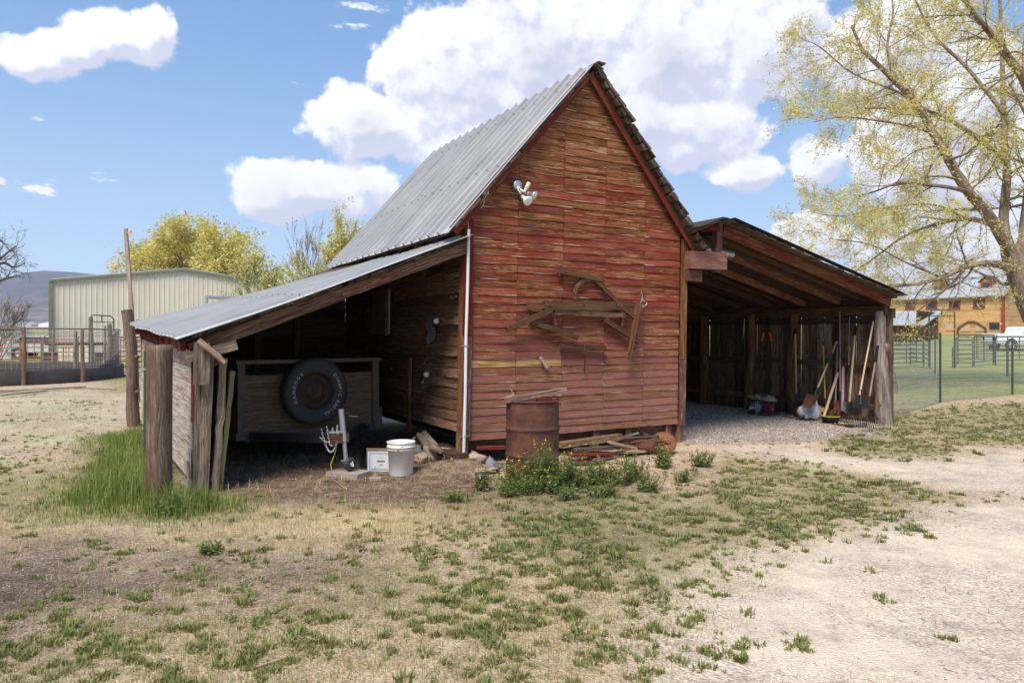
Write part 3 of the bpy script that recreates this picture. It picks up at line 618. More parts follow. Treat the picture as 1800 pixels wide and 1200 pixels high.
# pebbles, yard litter
def d_st(x, y): z = zone(x, y); return .20 + .35 * z['dark'] + .35 * z['pale'] * (vnoise(x, y, .9, 81, 3) < .52) + .15 * z['wmed']
sx, sy, r_ = scatter(74000, -.95, .95, 2.7, 13, d_st, 45, 1.5); n = len(sx); s = np.clip(RS.lognormal(-5.75, .42, n), .0015, .014)
octas(sx, sy, height(sx, sy) + s * .2, s, s * .8, s * .5, RS.uniform(0, 1, n), 'pebbles', M['stones'], 'small loose pebbles scattered over the yard', 'pebbles')
sx, sy, r_ = scatter(9000, -.95, .95, 2.7, 12, lambda x, y: .35 + .4 * zone(x, y)['dark'] - .3 * zone(x, y)['pale'], 47, 1.5); n = len(sx)
octs_ = octas(sx, sy, height(sx, sy) + .003, RS.uniform(.006, .022, n), RS.uniform(.0015, .004, n), np.full(n, .002), RS.uniform(0, 1, n), 'wood_chips', M['chips'], 'pale wood chips and bark bits littering the yard', 'wood chips')
gu = RS.uniform(3.5, 8.1, 26000); gv = RS.uniform(-1.1, 5.0, 26000); gxx = A0.x + gu * CU.x + gv * CV.x; gyy = A0.y + gu * CU.y + gv * CV.y
kk = RS.uniform(0, 1, 26000) < zone(gxx, gyy)['shed']; gxx, gyy = gxx[kk], gyy[kk]; n = len(gxx); s = RS.uniform(.007, .022, n)
octas(gxx, gyy, height(gxx, gyy) + s * .25, s, s * .8, s * .55, RS.uniform(.1, .95, n), 'crushed_gravel', M['stones'], 'coarse crushed gravel covering the open shed floor', 'gravel')
fu = RS.uniform(-2.85, -.1, 2600); fv = RS.uniform(-.7, 4.6, 2600); sx = A0.x + fu * CU.x + fv * CV.x; sy = A0.y + fu * CU.y + fv * CV.y; n = len(sx)
V, rn_ = blades(sx, sy, RS.uniform(.03, .14, n), RS.uniform(.002, .0045, n), RS.uniform(.96, 1, n), RS.uniform(0, .9, n), z0=height(sx, sy) + .012)
emit('straw_litter', V, rn_, M['grass_straw'], 'loose straw strewn over the dark shed floor', 'straw')
# ------------------------------------------------------------------ barn
ZE, ZP, HW, BW, BD = 3.0, 4.98, 1.715, 3.43, 4.8
SL = (ZP - ZE) / HW
barn = thing('barn', B(1.7, 0, 0), 'old barn with flaking red clapboards, steep ribbed metal roof and open sheds on both sides', 'barn')
def clap(mb, p0, dA, n, L, h, r=None, pt=.5, seg=7, tb=.022, tt=.004, wob=.004, lift=0):
    p0 = Vector(p0); vs, gc, fs = [], [], []; up = Vector((0, 0, 1)); ph = rnd.uniform(0, 50); r = rnd.random() if r is None else r
    for i in range(seg + 1):
        k = i / seg; a = L * k; wv = mnoise.noise(Vector((ph + a * 2.5, 0, 0))) * wob * 2; cu = mnoise.noise(Vector((ph + a * 1.1, 9, 0))) * wob * 1.3 + lift * k * k
        c = p0 + dA * a
        zz = .012 + .008 * mnoise.noise(Vector((ph + a * 6, 3, 0)))
        for (z, t) in ((-.012 + wv, 0), (-.012 + wv, tb + cu), (zz, tb * .93 + cu * .8), (h, tt), (h, 0)):
            vs.append(c + up * z + n * t); gc.append((a, z, t))
    for i in range(seg):
        o = i * 5; fs += [(o + j, o + 5 + j, o + 5 + (j + 1) % 5, o + (j + 1) % 5) for j in range(5)]
    fs += [(0, 1, 2, 3, 4), tuple(seg * 5 + 4 - j for j in range(5))]
    b0 = len(mb.v)
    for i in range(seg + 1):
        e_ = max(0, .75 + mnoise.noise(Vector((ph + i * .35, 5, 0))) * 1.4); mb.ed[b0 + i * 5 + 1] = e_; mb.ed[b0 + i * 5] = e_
    mb.add(vs, fs, r, pt, gc)
CU3 = Vector((CU.x, CU.y, 0)); CV3 = Vector((CV.x, CV.y, 0))
mb = MB(); pitch = .0965; seams = [0.0, .69, 1.37, 2.04, 2.72, 3.43]; z = .315; row = 0
bare = MB()
while z < ZP - .12:
    zm = z + pitch / 2; lo = max(.05, (zm - ZE) / SL) + .0; hi = min(BW - .06, BW - (zm - ZE) / SL) if zm > ZE else BW - .06
    if zm <= ZE: lo = .05
    cuts = [lo] + [s + rnd.uniform(-.006, .006) for s in seams[1:-1] if lo + .04 < s < hi - .04] + [hi]
    # some boards run over two bays
    rowpt = rnd.uniform(-.04, .04); rowr = rnd.uniform(.25, .75)
    if len(cuts) > 3 and rnd.random() < .42 and abs(zm - 1.235) > pitch / 2: cuts.pop(rnd.randrange(1, len(cuts) - 1))
    for a, b in zip(cuts, cuts[1:]):
        rr = rnd.random(); hgt = (zm - .3) / 2.7
        base = .50 if zm < 3.3 else .48 - (zm - 3.3) * .40
        if 1.05 < zm < 2.0: base += .03
        pt = base + rowpt + rnd.choice([-.14, -.07, -.03, 0, .03, .06, .10]) * .75; rr = min(.999, max(0, rowr + rnd.uniform(-.22, .22)))
        if row == 8 and a < .1: b_ = 1.37
        tgt = mb
        if abs(zm - 1.235) < pitch / 2 and a < 1.2:
            tgt = bare; pt = .3
        clap(tgt, LB(a + .003, 0, z), CU3, -CV3, b - a - .007, pitch + .012, rr, pt, max(3, int((b - a) / .1)), tb=rnd.uniform(.011, .020), wob=.003, lift=rnd.choice([0, 0, 0, 0, .010]) if zm < 2.6 else 0)
    z += pitch; row += 1
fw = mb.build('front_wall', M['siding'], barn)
bare.build('bare_board', M['yellow_board'], barn)['label'] = 'bare yellow board with its paint gone'
mb = MB()   # sheathing behind the clapboards, closes the wall
mb.prism([LB(.03, .012, .33), LB(BW - .03, .012, .33), LB(BW - .03, .012, ZE), LB(HW, .012, ZP - .03), LB(.03, .012, ZE)], CV3 * .03, .2)
mb.build('front_sheathing', M['beam_dark'], barn); mb = MB()
mb.prism([LB(.03, BD, .33), LB(BW - .03, BD, .33), LB(BW - .03, BD, ZE), LB(HW, BD, ZP - .03), LB(.03, BD, ZE)], -CV3 * .04, .4)
mb.build('gable_sheathing', M['beam_dark'], barn)
# side wall seen inside the left shed: warped brown boards
mb = MB(); z = .42; p2 = .128
while z < 2.92:
    vcuts = [0.045, 1.15 + rnd.uniform(-.02, .02), 2.35 + rnd.uniform(-.02, .02), 3.55, BD]
    if rnd.random() < .5: vcuts.pop(2)
    for a, b in zip(vcuts, vcuts[1:]):
        clap(mb, LB(0, b - .003, z), -CV3, -CU3, b - a - .006, p2 + .008, None, .3, max(4, int((b - a) / .12)), tb=rnd.uniform(.018, .034), wob=.007, lift=rnd.choice([0, 0, .01, .02, .035]))
    z += p2
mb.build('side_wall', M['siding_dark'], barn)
mb = MB(); z = .4
while z < 2.95:
    for a, b in ((.05, 1.6), (1.6, 3.2), (3.2, BD)):
        clap(mb, LB(BW, a + .002, z), CV3, CU3, b - a - .004, .16, None, .3, 8, wob=.005)
    z += .152
mb.prism([LB(.015, .05, .42), LB(.015, BD, .42), LB(.015, BD, 2.98), LB(.015, .05, 2.98)], CU3 * .03, .3)
mb.prism([LB(BW - .015, .05, .4), LB(BW - .015, BD, .4), LB(BW - .015, BD, 2.98), LB(BW - .015, .05, 2.98)], -CU3 * .03, .3)
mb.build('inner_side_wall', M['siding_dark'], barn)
# corner boards
def cb(name, u, z0, z1, w, mat, v=-.036, pt=.5, t=.028, par=barn):
    mb = MB(); mb.board(LB(u, v, z0), LB(u, v, z1), t, w, up=CV3, pt=pt, seg=8, jit=.0015); return mb.build(name, M[mat], par)
cb('corner_board', .0, 1.56, 2.92, .115, 'trim_red')
cb('corner_board', .0, .36, 1.545, .115, 'trim_faded', pt=.55)
mb = MB(); mb.board(LB(-.045, .03, .36), LB(-.045, .03, 2.75), .12, .02, up=CV3, seg=6, jit=.002); mb.build('corner_board', M['trim_brown'], barn)
cb('corner_board', BW, 1.22, 2.92, .105, 'trim_brown', pt=.35)
cb('corner_board', BW, .27, 1.21, .105, 'trim_faded', pt=.62)
mb = MB(); mb.board(LB(0, .04, ht(*B(0, .04, 0)[:2]) - .1), LB(0, .04, .40), .11, .11, up=CV3); mb.build('foundation_post', M['lumber'], barn)
mb = MB(); mb.board(LB(BW, .04, -.1), LB(BW, .04, .30), .09, .09, up=CV3); mb.build('foundation_post', M['lumber'], barn)
for u in (1.95, 2.5, 3.22):
    mb = MB(); mb.board(B(u, .05, -.1), B(u, .05, .31), .09, .09, up=CV3); mb.build('foundation_post', M['beam'], barn)
mb = MB(); mb.board(LB(-.02, .12, .25), LB(BW, .12, .25), .13, .1, seg=6, jit=.004); mb.board(LB(-.1, -.12, .15), LB(-.14, 1.6, .17), .07, .22, up=(0, 0, 1), seg=5, jit=.006)
mb.build('sill_beam', M['beam_dark'], barn)
mb = MB(); mb.box(LB(BW / 2, BD / 2, .30), (BW - .2, BD - .2, .04), R(30)); mb.build('floor', M['beam_dark'], barn)
# rake boards
def roofz(u): return ZP + .05 - SL * abs(u - HW)
mb = MB(); v = -.075
mb.board(LB(HW - .055, v, ZP - .045), LB(-.22, v, ZP - .045 - SL * (HW + .165)), .13, .03, up=(0, 0, 1), seg=10, jit=.0015, pt=.6)
mb.build('rake_board', M['trim_brown'], barn)
mb = MB(); mb.board(LB(HW - .02, v - .012, ZP - .02), LB(BW + .16, v - .012, ZP - .02 - SL * (HW + .18)), .13, .03, up=(0, 0, 1), seg=10, jit=.0015, pt=.78)
mb.build('rake_board', M['trim_brown'], barn)
# broken shake ends and deck under the metal, left slope
mb = MB(); Ls = math.hypot(HW + .28, SL * (HW + .28)); dn = Vector((-(HW + .28) / Ls, 0, -SL * (HW + .28) / Ls))
def RS_(side, s, v, off):            # point on a slope: s metres down from the ridge, off metres above the rafters
    cs, sn = 1 / math.hypot(1, SL), SL / math.hypot(1, SL)
    u = HW + side * (s * cs + off * sn); zz = ZP + .03 - s * sn + off * cs
    return LB(u, v, zz)
for s in np.arange(0, Ls - .02, .16):
    mb.prism([RS_(-1, s, -.06, 0), RS_(-1, min(s + .155, Ls), -.06, 0), RS_(-1, min(s + .155, Ls), -.06, .022), RS_(-1, s, -.06, .022)], CV3 * (BD + .16))
for i in range(44):
    s = rnd.uniform(.15, Ls - .2); l = rnd.uniform(.12, .34); v0 = -.10 - rnd.uniform(0, .10)
    mb.prism([RS_(-1, s, v0, .012), RS_(-1, s + l, v0 + rnd.uniform(-.02, .03), .018), RS_(-1, s + l, v0, .042), RS_(-1, s, v0, .03)], CV3 * .2)
mb.build('roof_deck', M['shake'], barn)
for vv in np.arange(.3, BD, .6):
    mb = MB(); mb.board(RS_(-1, .05, vv, -.05), RS_(-1, Ls + .03, vv, -.05), .09, .045); mb.build('rafter', M['beam_dark'], barn)
def ribsheet(mb, fn, v0, v1, s_seg, pitch=.28, rib=.042, ragged=0):
    prof = []; v = v0
    while v < v1:
        for dv, h in ((0, 0), (pitch * .36, 0), (pitch * .38, rib * .25), (pitch * .42, rib * .25), (pitch * .44, 0), (pitch * .80, 0), (pitch * .82, rib), (pitch * .93, rib), (pitch * .95, 0)):
            if v + dv <= v1: prof.append((v + dv, h))
        v += pitch
    rows = []; vs, gc, fs = [], [], []
    for i in range(s_seg + 1):
        for (v, h) in prof: vs.append(fn(i / s_seg, v, h)); gc.append((i / s_seg * 3, v, h))
    n = len(prof)
    for i in range(s_seg):
        for j in range(n - 1): fs.append((i * n + j, (i + 1) * n + j, (i + 1) * n + j + 1, i * n + j + 1))
    b = len(vs); vs2 = [Vector(p) - Vector((0, 0, .0035)) for p in vs]
    fs2 = [tuple(b + k for k in reversed(f)) for f in fs]
    mb.add(vs + vs2, fs + fs2, .5, .5, gc + gc, False)
mb = MB(); ribsheet(mb, lambda k, v, h: RS_(-1, k * (Ls + .02) - .01, v + k * .01, .052 + h + .004 * math.sin(v * 5 + k * 6)), -.17, BD + .15, 10)
mb.build('metal_roof', M['metal_roof'], barn)['label'] = 'ribbed silver metal sheets on the steep left slope'
# right slope: courses of rough shakes standing proud at the gable
mb = MB(); Lr = Ls + .06; s = Lr; c = 0
while s > -.05:
    v = -.16 - rnd.uniform(0, .07)
    while v < BD + .12:
        wv = rnd.uniform(.09, .17); l = rnd.uniform(.30, .36); e = rnd.uniform(-.03, .03); th = rnd.uniform(.018, .034)
        s1 = s + e; s0 = max(-.04, s1 - l); o1 = .048 + rnd.uniform(0, .02); 
        mb.prism([RS_(1, s1, v, o1 - .006), RS_(1, s1, v, o1 + th), RS_(1, s0, v, .030), RS_(1, s0, v, .008)], CV3 * (wv - .006))
        v += wv if v > -.1 else wv
    s -= .138; c += 1
mb.build('shake_roof', M['shake'], barn)
mb = MB()
mb.prism([RS_(1, -.03, -.14, -.0), RS_(1, Lr - .03, -.14, 0), RS_(1, Lr - .03, -.14, .022), RS_(1, -.03, -.14, .022)], CV3 * (BD + .25))
for i in range(21):
    s = i * .138 + .06; v0 = -.17 - rnd.uniform(0, .06)
    mb.prism([RS_(1, s, v0, -.03), RS_(1, s + rnd.uniform(.09, .13), v0 + rnd.uniform(-.02, .02), -.03), RS_(1, s + .12, v0, .05), RS_(1, s, v0, .04)], CV3 * .22)
mb.build('roof_deck', M['shake'], barn)
mb = MB(); v = -.2
while v < BD + .15:
    l = rnd.uniform(.3, .6); mb.board(RS_(1, .0, v, .085 + rnd.uniform(0, .02)), RS_(1, .0, v + l, .085 + rnd.uniform(0, .02)), .02, .12, jit=.005); v += l
mb.build('ridge_cap', M['shake'], barn)
mb = MB(); 

# ---------------- left lean-to (parts of the barn)
def LR(k, v, off=0):                 # k: 0 at the barn wall .. 1 at the low eave
    t = (v + .12) / 5.12
    hi = B(.0 + .02 * 2.4, v, 2.66); lo = B(-3.06 - .25 * t, v, 1.455 + .20 * t)
    p = hi.lerp(lo, k); p.z += off - .035 * math.sin(math.pi * k) * .6; return p
mb = MB(); ribsheet(mb, lambda k, v, h: LR(k * 1.012, v + .012 * math.sin(k * 9), .075 + h + .007 * math.sin(v * 3 + k * 7)), -.20, 5.0, 14, pitch=.30, rib=.04)
mb.build('lean_to_metal_roof', M['metal_roof'], barn)['label'] = 'low sloping ribbed metal roof over the left shed'
mb = MB()
for i in range(22):
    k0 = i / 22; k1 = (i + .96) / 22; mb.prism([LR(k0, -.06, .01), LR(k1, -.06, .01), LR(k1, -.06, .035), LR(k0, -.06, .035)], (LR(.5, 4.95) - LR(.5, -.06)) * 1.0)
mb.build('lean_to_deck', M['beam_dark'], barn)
mb = MB()
for i in range(46):
    k0 = rnd.uniform(0.02, .93); k1 = k0 + rnd.uniform(.03, .08); o = rnd.uniform(.03, .055); vv = -.10 - rnd.uniform(0, .05)
    mb.prism([LR(k0, vv, o), LR(k1, vv + rnd.uniform(-.02, .02), o - .01), LR(k1, vv, o + .02), LR(k0, vv, o + .018)], CV3 * .14)
mb.build('broken_shakes', M['shake'], barn)
# front rafter in two pieces
mb = MB(); mb.board(LR(.505, -.02, -.045), LR(-.0, -.02, -.06), .125, .06, seg=8, jit=.003, pt=.45); mb.build('front_rafter', M['beam'], barn)
mb = MB(); mb.board(LR(.97, -.07, -.075), LR(.49, -.045, -.055), .13, .055, seg=8, jit=.003, pt=.40); mb.build('front_rafter', M['beam'], barn)
mb = MB(); mb.board(B(-3.02, -.12, 1.335), B(-2.55, -.115, 1.46), .10, .055, seg=3, jit=.003); mb.build('rafter_tail', M['gray'], barn)
for vv in np.arange(.75, 4.9, .8):
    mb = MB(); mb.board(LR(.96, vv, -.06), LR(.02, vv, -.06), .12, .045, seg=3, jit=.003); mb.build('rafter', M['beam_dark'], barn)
# outer wall boards, seen from outside at a grazing angle
ow0 = B(-2.92, .10, 0); ow1 = B(-3.17, 4.85, 0); od = (ow1 - ow0).normalized(); on = Vector((-od.y, od.x, 0))
if on.dot(CU3) > 0: on = -on
mb = MB(); z = .10; i = 0
while z < 1.36:
    h = rnd.uniform(.15, .19); a = rnd.uniform(-.01, .02) if i > 1 else .10 * (2 - i)
    for (s0, s1) in ((a, 2.2), (2.2, 4.76)):
        mb.board(ow0 + od * s0 + Vector((0, 0, z + h / 2 + (.0))), ow0 + od * s1 + Vector((0, 0, z + h / 2 + .02 * s1)), h - .006, .022, pt=.40 + (z - .5) * .5, seg=5, jit=.0015, r=rnd.uniform(.4, .8))
    z += h; i += 1
mb.build('lean_to_outer_wall', M['whiteplank'], barn)
mb = MB(); mb.prism([ow0 - on * .02 + Vector((0, 0, .1)), ow1 - on * .02 + Vector((0, 0, .1)), ow1 - on * .02 + Vector((0, 0, 1.62)), ow0 - on * .02 + Vector((0, 0, 1.40))], -on * .025, .3)
mb.build('wall_sheathing', M['beam_dark'], barn)
mb = MB(); mb.board(ow0 + od * .03 + on * .02 + Vector((0, 0, .02)), ow0 + od * .14 + on * .02 + Vector((0, 0, .42)), .05, .02); mb.board(ow0 + on * .03 + Vector((0, 0, .05)), ow0 + od * .6 + on * .03 + Vector((0, 0, .02)), .09, .02, jit=.005)
mb.board(ow0 + od * .1 + on * .05 + Vector((0, 0, .3)), ow0 + od * .02 + on * .02 + Vector((0, 0, .02)), .05, .018); mb.build('broken_plank', M['whiteplank'], barn)
mb = MB(); mb.board(B(-2.905, -.02, -.05), B(-2.90, -.02, 1.42), .05, .14, up=CU3, seg=1); mb.board(B(-2.86, -.035, -.05), B(-2.80, -.03, 1.40), .10, .13, up=CU3, seg=8, jit=.004, pt=.3)
mb.build('lean_to_post', M['gray'], barn)
mb = MB(); mb.board(B(-2.93, -.05, .72), B(-2.93, -.05, 1.39), .03, .05, up=CV3, seg=4, pt=.8); mb.build('corner_trim', M['beam'], barn)
mb = MB(); mb.board(B(-2.74, -.02, -.05), B(-2.66, -.02, 1.33), .07, .08, up=CU3, seg=14, jit=.012); mb.build('split_board', M['gray'], barn)
mb = MB(); mb.board(B(-2.70, .0, -.05), B(-2.575, -.0, 1.20), .045, .10, up=CU3, seg=10, jit=.004); mb.build('split_board', M['mossy'], barn)['label'] = 'leaning board with green mossy edge'
mb = MB(); mb.board(onV(355, 602, -.16), onV(354, 676, -.16), .055, .14, up=CV3, seg=3, jit=.003, pt=.3); mb.build('knee_block', M['gray'], barn)
mb = MB(); mb.board(onV(349, 598, -.24), onV(396, 637, -.24), .055, .05, up=(0, 0, 1), seg=2, jit=.002, pt=.4); mb.build('brace_stick', M['plank'], barn)
mb = MB(); mb.board(onV(366, 640, -.04), onV(388, 626, -.04), .10, .05, seg=1); mb.build('knee_block', M['beam'], barn)
mb = MB(); mb.board(LR(.99, -.1, -.02), LR(.96, 4.9, -.02), .09, .05, seg=4, pt=.8); mb.build('eave_board', M['trim_red'], barn)
for vv in np.arange(.15, 4.8, .62):
    mb = MB(); mb.board(LR(1.0, vv, -.03), LR(.93, vv, -.03), .09, .05, pt=.8); mb.build('rafter_end', M['trim_red'], barn)
# back wall and inside posts
mb = MB(); z = .05
while z < 2.55:
    k = max(0, min(1, 1 - (z - 1.55) / 1.05)); ul = -3.15 * k if z > 1.5 else -3.15
    mb.board(B(ul, 4.86, z + .08), B(.03, 4.86, z + .08), .155, .025, seg=4, jit=.003); z += .165
mb.prism([B(-3.15, 4.89, 0), B(.04, 4.89, 0), B(.04, 4.89, 2.7), B(-3.2, 4.89, 1.62)], CV3 * .02)
mb.build('lean_to_back_wall', M['beam_dark'], barn)
for u in (-2.2, -1.5, -.85):
    mb = MB(); mb.board(B(u, 4.78, 0), B(u + .03, 4.78, 1.5 + .35 * (u + 3.1)), .09, .09, up=CV3); mb.build('stud', M['siding_dark'], barn)
mb = MB(); mb.board(onU(719, 758, -.06), onU(720, 628, -.09), .035, .075, up=CU3, seg=4, jit=.002); mb.build('stud', M['trim_brown'], barn)
# ---------------- right lean-to
UR, VR, ZRR = 8.2, 4.95, 2.05
def RR(k, v, off=0):                 # k 0 at the high end .. 1 at the low eave
    t = v / 5
    hi = B(4.02, v, 3.20); lo = B(8.30, v, 2.20 - .05 * t)
    p = hi.lerp(lo, k); p.z += off - .05 * math.sin(math.pi * k) * .5; return p
mb = MB()
for v in np.arange(-.22, 4.9, .15):
    mb.prism([RR(0, v, .0), RR(1.0, v, .0), RR(1.0, v, .024), RR(0, v, .024)], CV3 * rnd.uniform(.12, .145))
for v in np.arange(-.22, 4.9, .15):
    mb.prism([B(3.45, v, 2.98), RR(0.001, v, .002), RR(0.001, v, .026), B(3.45, v, 3.005)], CV3 * rnd.uniform(.12, .145))
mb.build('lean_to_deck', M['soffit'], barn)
mb = MB()
for i in range(34):
    k0 = (i - .4) / 34
    v = -.28 - rnd.uniform(0, .05)
    while v < 5:
        wv = rnd.uniform(.12, .22) if v < .5 else rnd.uniform(.4, .7); e = rnd.uniform(-.004, .006)
        mb.prism([RR(k0 + 1.6 / 34 + e, v, .038), RR(k0 + 1.6 / 34 + e, v, .062), RR(max(0, k0), v, .045), RR(max(0, k0), v, .028)], CV3 * (wv - .006)); v += wv
for v in np.arange(-.28, 4.9, .2):
    mb.prism([B(3.42, v, 3.015), RR(0.0, v, .03), RR(.0, v, .058), B(3.42, v, 3.04)], CV3 * .19)
mb.build('lean_to_shake_roof', M['shake'], barn)
mb = MB(); mb.board(RR(0.03, -.30, .072), RR(1.02, -.30, .072), .008, .12, seg=12, jit=.003); mb.board(B(3.4, -.30, 3.05), RR(0.035, -.30, .074), .008, .12); mb.build('drip_edge', M['dark_steel'], barn)
mb = MB(); mb.board(RR(.03, -.12, -.085), RR(.985, -.12, -.075), .15, .05, seg=12, jit=.002, pt=.70); mb.build('front_rafter', M['trim_brown'], barn)
for vv, mt in ((.75, 'beam'), (1.5, 'beam'), (2.3, 'beam_dark'), (3.1, 'beam_dark'), (3.9, 'beam_dark'), (4.6, 'beam')):
    mb = MB(); mb.board(RR(-.12, vv, -.065), RR(.95, vv, -.065), .11, .05, seg=6, jit=.003); mb.build('rafter', M[mt], barn)
# header timber, short post and corbel at the barn corner
mb = MB(); a, b = B(3.47, -.10, 2.62), B(4.16, -.12, 2.64)
mb.board(a, b, .25, .16, seg=5, jit=.006, pt=.62); mb.build('header_beam', M['trim_faded'], barn)
mb = MB(); mb.board(B(3.47, -.06, 2.41), B(3.74, -.06, 2.40), .15, .12, seg=2, jit=.006, pt=.75); mb.build('corbel', M['trim_faded'], barn)
mb = MB(); mb.board(B(4.00, -.13, 2.47), B(4.04, -.13, 3.19), .10, .115, up=CV3, seg=4, jit=.003, pt=.75); mb.build('short_post', M['trim_faded'], barn)
mb = MB(); mb.board(B(3.84, .0, 3.10), B(4.03, -.18, 3.11), .09, .07, pt=.9); mb.build('purlin_end', M['trim_red'], barn)
mb = MB(); mb.board(B(3.62, .05, 2.79), B(3.95, .05, 2.80), .12, .08); mb.build('blocking', M['lumber'], barn)
mb = MB(); mb.board(B(4.03, -.1, 3.08), B(4.03, 4.9, 3.05), .12, .08, seg=4); mb.build('purlin', M['beam_dark'], barn)
# long wall of upright boards on log posts
def wallz(v): return 2.06
mb = MB(); v = .05
while v < VR:
    wv = rnd.uniform(.12, .21); g_ = rnd.uniform(.002, .012)
    mb.board(B(UR + .03, v + wv / 2, -.05), B(UR + .03 + rnd.uniform(-.01, .01), v + wv / 2 + rnd.uniform(-.012, .012), 2.0 + rnd.uniform(-.05, .02)), .022, wv - g_, up=CU3, seg=4, jit=.002, pt=.5 + (.12 if v < .9 else -.1)); v += wv
mb.build('lean_to_wall', M['vboards'], barn)
for zz, nm in ((1.03, 'wall_rail'), (.28, 'wall_rail'), (1.82, 'wall_rail')):
    mb = MB(); mb.board(B(UR - .04, .0, zz), B(UR - .04, VR, zz + .01), .10, .05, seg=10, jit=.003); mb.build(nm, M['beam_dark'] if zz > .5 else M['beam'], barn)
mb = MB(); mb.board(B(UR - .02, -.10, 1.99), B(UR - .02, VR, 1.99), .17, .10, seg=10, jit=.003); mb.board(B(UR + .09, -.08, 2.12), B(UR + .09, VR, 2.10), .20, .03, seg=10, jit=.003); mb.build('top_plate', M['siding_dark'], barn)
def logpost(u, v, z1, r0, r1, mat, name='log_post', knots=2, seed=1):
    rr = random.Random(seed); mb = MB(); pts, rad = [], []; n = 14
    for i in range(n + 1):
        k = i / n; pts.append(B(u + .035 * math.sin(k * 5 + seed) * (1 - k * .3), v + .03 * math.sin(k * 4 + seed * 2), -.08 + (z1 + .08) * k))
        rad.append((r0 + (r1 - r0) * k) * (1 + .10 * mnoise.noise(Vector((k * 4, seed * 3.1, 0)))))
    mb.tube(pts, rad, 16, jit=.10)
    for j in range(knots):
        k = rr.uniform(.15, .7); c = B(u, v, z1 * k) + Vector((rr.uniform(-.5, .5), -1, 0)).normalized() * r0 * .7
        mb.sphere(c, r0 * .36, 10, (1, .6, 1.5), .4)
    return mb.build(name, M[mat], barn)
logpost(UR - .05, -.02, 1.98, .15, .085, 'graylog', seed=2, knots=2)
logpost(UR - .10, 1.78, 1.98, .10, .085, 'log', seed=3, knots=1)
logpost(UR - .10, 2.85, 1.98, .10, .085, 'log', seed=4, knots=3)
logpost(UR - .10, 4.15, 1.98, .12, .085, 'log', seed=6, knots=2)
mb = MB(); mb.board(B(UR + .14, -.06, -.05), B(UR + .12, -.06, 2.0), .08, .10, up=CV3, seg=6, jit=.004); mb.build('corner_post', M['vboards'], barn)
mb = MB(); mb.board(B(UR + .12, -.10, 1.86), B(UR + .12, -.10, 2.03), .09, .10, up=CV3, pt=.5)
mb.build('corner_block', M['trim_brown'], barn)
mb = MB(); u = 3.5
while u < UR: mb.board(B(u + .08, VR, -.02), B(u + .08, VR, 2.9 - (u - 3.5) * .18), .022, .155, up=CV3, jit=.002); u += .162
mb.build('lean_to_back_wall', M['beam_dark'], barn)
# ------------------------------------------------------------------ things on the barn walls
# white conduit at the corner
mb = MB(); base = gp(815, 822); base.z = ht(base.x, base.y)
p = [base + Vector((0, 0, -.03)), onV(816, 770, -.085), onV(818, 690, -.085), onV(819, 600, -.085), onV(822, 500, -.085), onV(824, 403, -.085)]
cd = thing('conduit_pipe', base, 'slim white plastic pipe running up the left corner of the red wall', 'pipe')
mb.tube(p, .019, 12); mb.build('pipe', M['pvc'], cd)
mb = MB(); 
mb2 = mb
for py in (608, 767):
    mb = MB(); c = onV(817 if py > 700 else 819, py, -.085); mb.tube([c - CU3 * .06, c + CU3 * .04], .006, 6); mb.tube([c + Vector((0, 0, -.012)), c + Vector((0, 0, .012))], .024, 12)
    mb.build('bracket', M['galv'], cd)
mb = MB(); q = [onV(*a) for a in ((824, 403, -.08), (822, 385, -.08), (824, 370, -.07), (834, 360, -.07), (845, 366, -.08), (850, 362, -.09), (851, 350, -.09), (857, 340, -.10))]
mb.tube(q, .0045, 6); mb.tube([onV(834, 360, -.07), onV(846, 357, -.09), (onV(851, 345, -.1))], .004, 6)
mb.build('wire', M['cream'], cd)
mb = MB(); mb.tube([onV(852, 342, -.1), onV(852, 336, -.1)], .012, 8); mb.tube([onV(857, 342, -.1), onV(858, 336, -.1)], .010, 8); mb.build('wire_connector', M['white_plastic'], cd)
# floodlight
c = onV(907, 327, -.03); fl_ = thing('floodlight', c, 'twin floodlight with two white bulbs high on the red gable wall', 'light')
def orient(c, d): return Matrix.Translation(c) @ Vector(d).to_track_quat('Z', 'Y').to_matrix().to_4x4()
mb = MB(); mb.lathe([(0, .0), (.062, 0), (.064, .045), (.055, .058), (0, .060)], orient(c, -CV3), 20); mb.build('junction_box', M['galv'], fl_)
c2 = onV(921, 338, -.17)
mb = MB(); mb.tube([c - CV3 * .04 + CU3 * .02, onV(914, 333, -.12), c2], .018, 10); mb.tube([c - CV3 * .04, onV(911, 335, -.10), onV(915, 340, -.15)], .014, 10); mb.build('arm', M['galv'], fl_)
for (p0, p1, dd) in (((916, 340), (925, 351), -.20), ((931, 336), (936, 343), -.20)):
    a = onV(*p0, -.15); b = onV(*p1, dd); d = (b - a).normalized() + Vector((0, 0, -.15)); Mx = orient(b, (-CV3 * .8 + Vector((.1 if p0[0] < 920 else .7, 0, -.55))).normalized())
    mb = MB(); mb.lathe([(0, -.10), (.026, -.10), (.028, -.05), (.03, -.045)], Mx, 16); mb.build('socket', M['white_plastic'], fl_)
    mb = MB(); mb.lathe([(.024, -.05), (.030, -.03), (.060, .035), (.062, .045), (.045, .056), (0, .060)], Mx, 20); mb.build('bulb', M['chrome'] if p0[0] > 920 else M['white_plastic'], fl_)
mb = MB(); mb.tube([c2, onV(925, 331, -.17)], .018, 10); mb.tube([onV(925, 331, -.17), onV(930, 322, -.17)], .026, 12); mb.build('motion_sensor', M['cream'], fl_)
